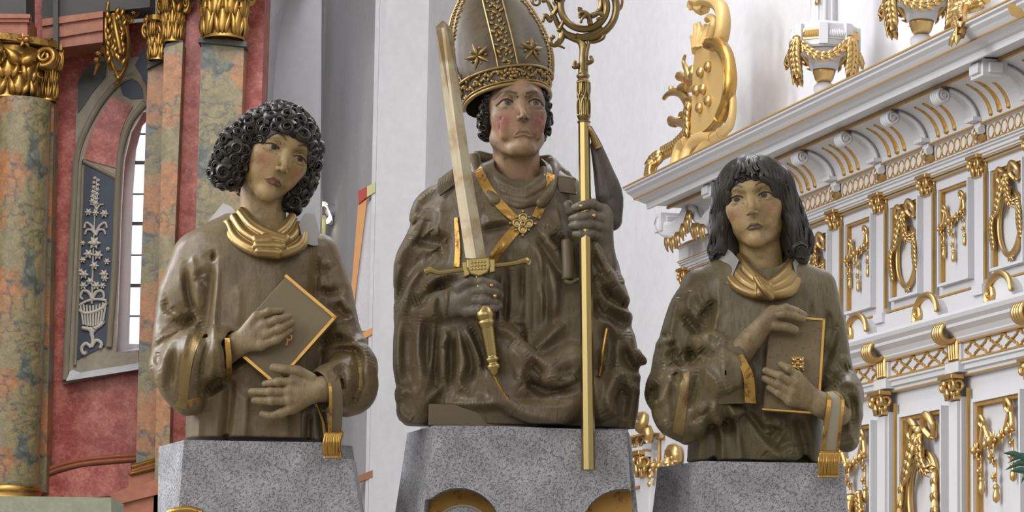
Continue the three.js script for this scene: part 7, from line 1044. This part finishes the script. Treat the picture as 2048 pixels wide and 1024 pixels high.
  const cd = thing('candle', 'pale yellow candle rising behind the shoulder of the curly-haired bust', 'candle', at(641, 620, 28.3)); part('wax', lathe([[0.001, 0], [0.029, 0], [0.029, 0.845], [0.022, 0.857], [0.001, 0.857]], 18), std({ color: new THREE.Color(...lin(232, 230, 170)), roughness: 0.5 }), cd); part('wick', lathe([[0.001, 0.85], [0.004, 0.857], [0.003, 0.88], [0.001, 0.88]], 6), M.darkGrey, cd);
  const pf = thing('picture_frame', 'wooden framed panel hung edge-on by the square pier, with red top', 'frame');
  { const wood = std({ color: new THREE.Color(...lin(206, 148, 88)), roughness: 0.6 }), red = std({ color: new THREE.Color(...lin(170, 62, 46)), roughness: 0.6 }), lime = std({ color: new THREE.Color(...lin(190, 190, 130)), roughness: 0.6 }); slab([[716, 410], [734, 398], [709, 600], [700, 668], [690, 668], [704, 560]], 27.0, 0.06, wood, 'side_board', pf, { label: 'orange wooden side' }); slab([[716, 382], [734, 373], [734, 394], [717, 408]], 26.98, 0.08, red, 'top_board', pf); slab([[734, 373], [750, 364], [750, 384], [734, 394]], 26.98, 0.08, lime, 'top_corner', pf); slab([[700, 678], [745, 655], [745, 668], [702, 692]], 26.98, 0.08, wood, 'bottom_board', pf); slab([[730, 410], [752, 392], [752, 660], [706, 664]], 27.05, 0.03, M.plaster, 'panel', pf); }
  const pf2 = thing('picture_frame', 'lower wooden frame ledge beside the square pier, near the stone block', 'frame'); { slab([[700, 958], [745, 940], [745, 954], [700, 972]], 26.98, 0.08, std({ color: new THREE.Color(...lin(150, 100, 66)), roughness: 0.6 }), 'ledge', pf2); }
}

// ================================================================ leaves of a plant reaching in at the right edge
{
  const o = thing('plant', 'green pointed leaves reaching in at the lower right edge', 'plant', at(2060, 960, 9)); const mat = std({ color: new THREE.Color(...lin(44, 84, 66)), roughness: 0.45, side: THREE.DoubleSide });
  const lf = [[[2060, 922], [2030, 908], [2006, 906]], [[2066, 930], [2040, 926], [2010, 940]], [[2062, 944], [2040, 940], [2020, 942]], [[2064, 918], [2040, 912], [2016, 926]], [[2064, 962], [2052, 940], [2046, 920]], [[2060, 940], [2046, 956], [2042, 968]]];
  for (const l of lf) { const pts = l.map((p, i) => at(p[0], p[1], 9 + i * 0.01).sub(o.position)); const c = new THREE.CatmullRomCurve3(pts), P = [], idx = [], n = 10; for (let i = 0; i <= n; i++) { const t = i / n, p = c.getPoint(t), w = 0.009 * Math.sin(Math.PI * Math.pow(t, 0.7)) + 0.0006; P.push(p.x, p.y + w, p.z - w * 0.4, p.x, p.y, p.z + 0.002, p.x, p.y - w, p.z - w * 0.4); } for (let i = 0; i < n; i++) for (const k of [0, 1]) { const a = i * 3 + k; idx.push(a, a + 1, a + 4, a, a + 4, a + 3); } const g = new THREE.BufferGeometry(); g.setAttribute('position', new THREE.BufferAttribute(new Float32Array(P), 3)); g.setIndex(idx); g.computeVertexNormals(); part('leaf', g, mat, o); }
  part('stem', sweep([at(2062, 922, 9.02), at(2066, 960, 9.02), at(2070, 1060, 9.02)].map(p => p.sub(o.position)), 0.004, 10, 6), mat, o);
}

// ================================================================ room shell
{
  for (const w of WINDOWS) {
    const d = V(...w.to), g = struct(w.name, 'tall daylit church window');
    const m = part('pane', new THREE.PlaneGeometry(w.w, w.h), std({ color: 0xffffff, emissive: new THREE.Color(...DAY), emissiveIntensity: w.glow }), g);
    m.position.set(...w.at); m.lookAt(m.position.clone().add(d));
    const l = new THREE.RectAreaLight(new THREE.Color(...DAY), w.k, w.w, w.h); l.position.set(...w.at).addScaledVector(d, 0.02); scene.add(l); l.lookAt(l.position.clone().add(d)); l.castShadow = true;
  }
  structMesh('floor', box(24, 0.2, 44, 0, -0.1, -13), std({ color: new THREE.Color(0.3, 0.27, 0.23), roughness: 0.6 }), 'stone floor of the church');
  structMesh('ceiling', box(24, 0.2, 44, 0, 14.1, -13), M.paintedVault, 'painted vault');
  structMesh('wall_back', box(24, 14, 0.2, 0, 7, 8.15), M.darkLoft, 'dark panelled gallery at the west end');
  structMesh('wall_left', box(0.2, 14, 44, -9.15, 7, -13), M.plaster, 'white side wall');
  structMesh('wall_far', box(24, 14, 0.2, 0, 7, -34), M.plaster, 'white far wall');
  { const m = structMesh('wall_drum', box(3.6, 2.8, 0.2), M.plaster, 'wall panel of the dome drum behind its window'), d = V(0.12, -0.42, -0.9).normalize(); m.position.set(-3.2, 12.4, -13).addScaledVector(d, -0.14); m.lookAt(m.position.clone().add(d)); }
  const wr = structMesh('wall_right', metricUV(box(60, 14, 0.3, -2, 7, -0.24), 0.3), M.plaster, 'white side wall behind the stalls'); wr.position.copy(ST.o); wr.rotation.y = ST.rot;
}
renderer.render(scene, camera);
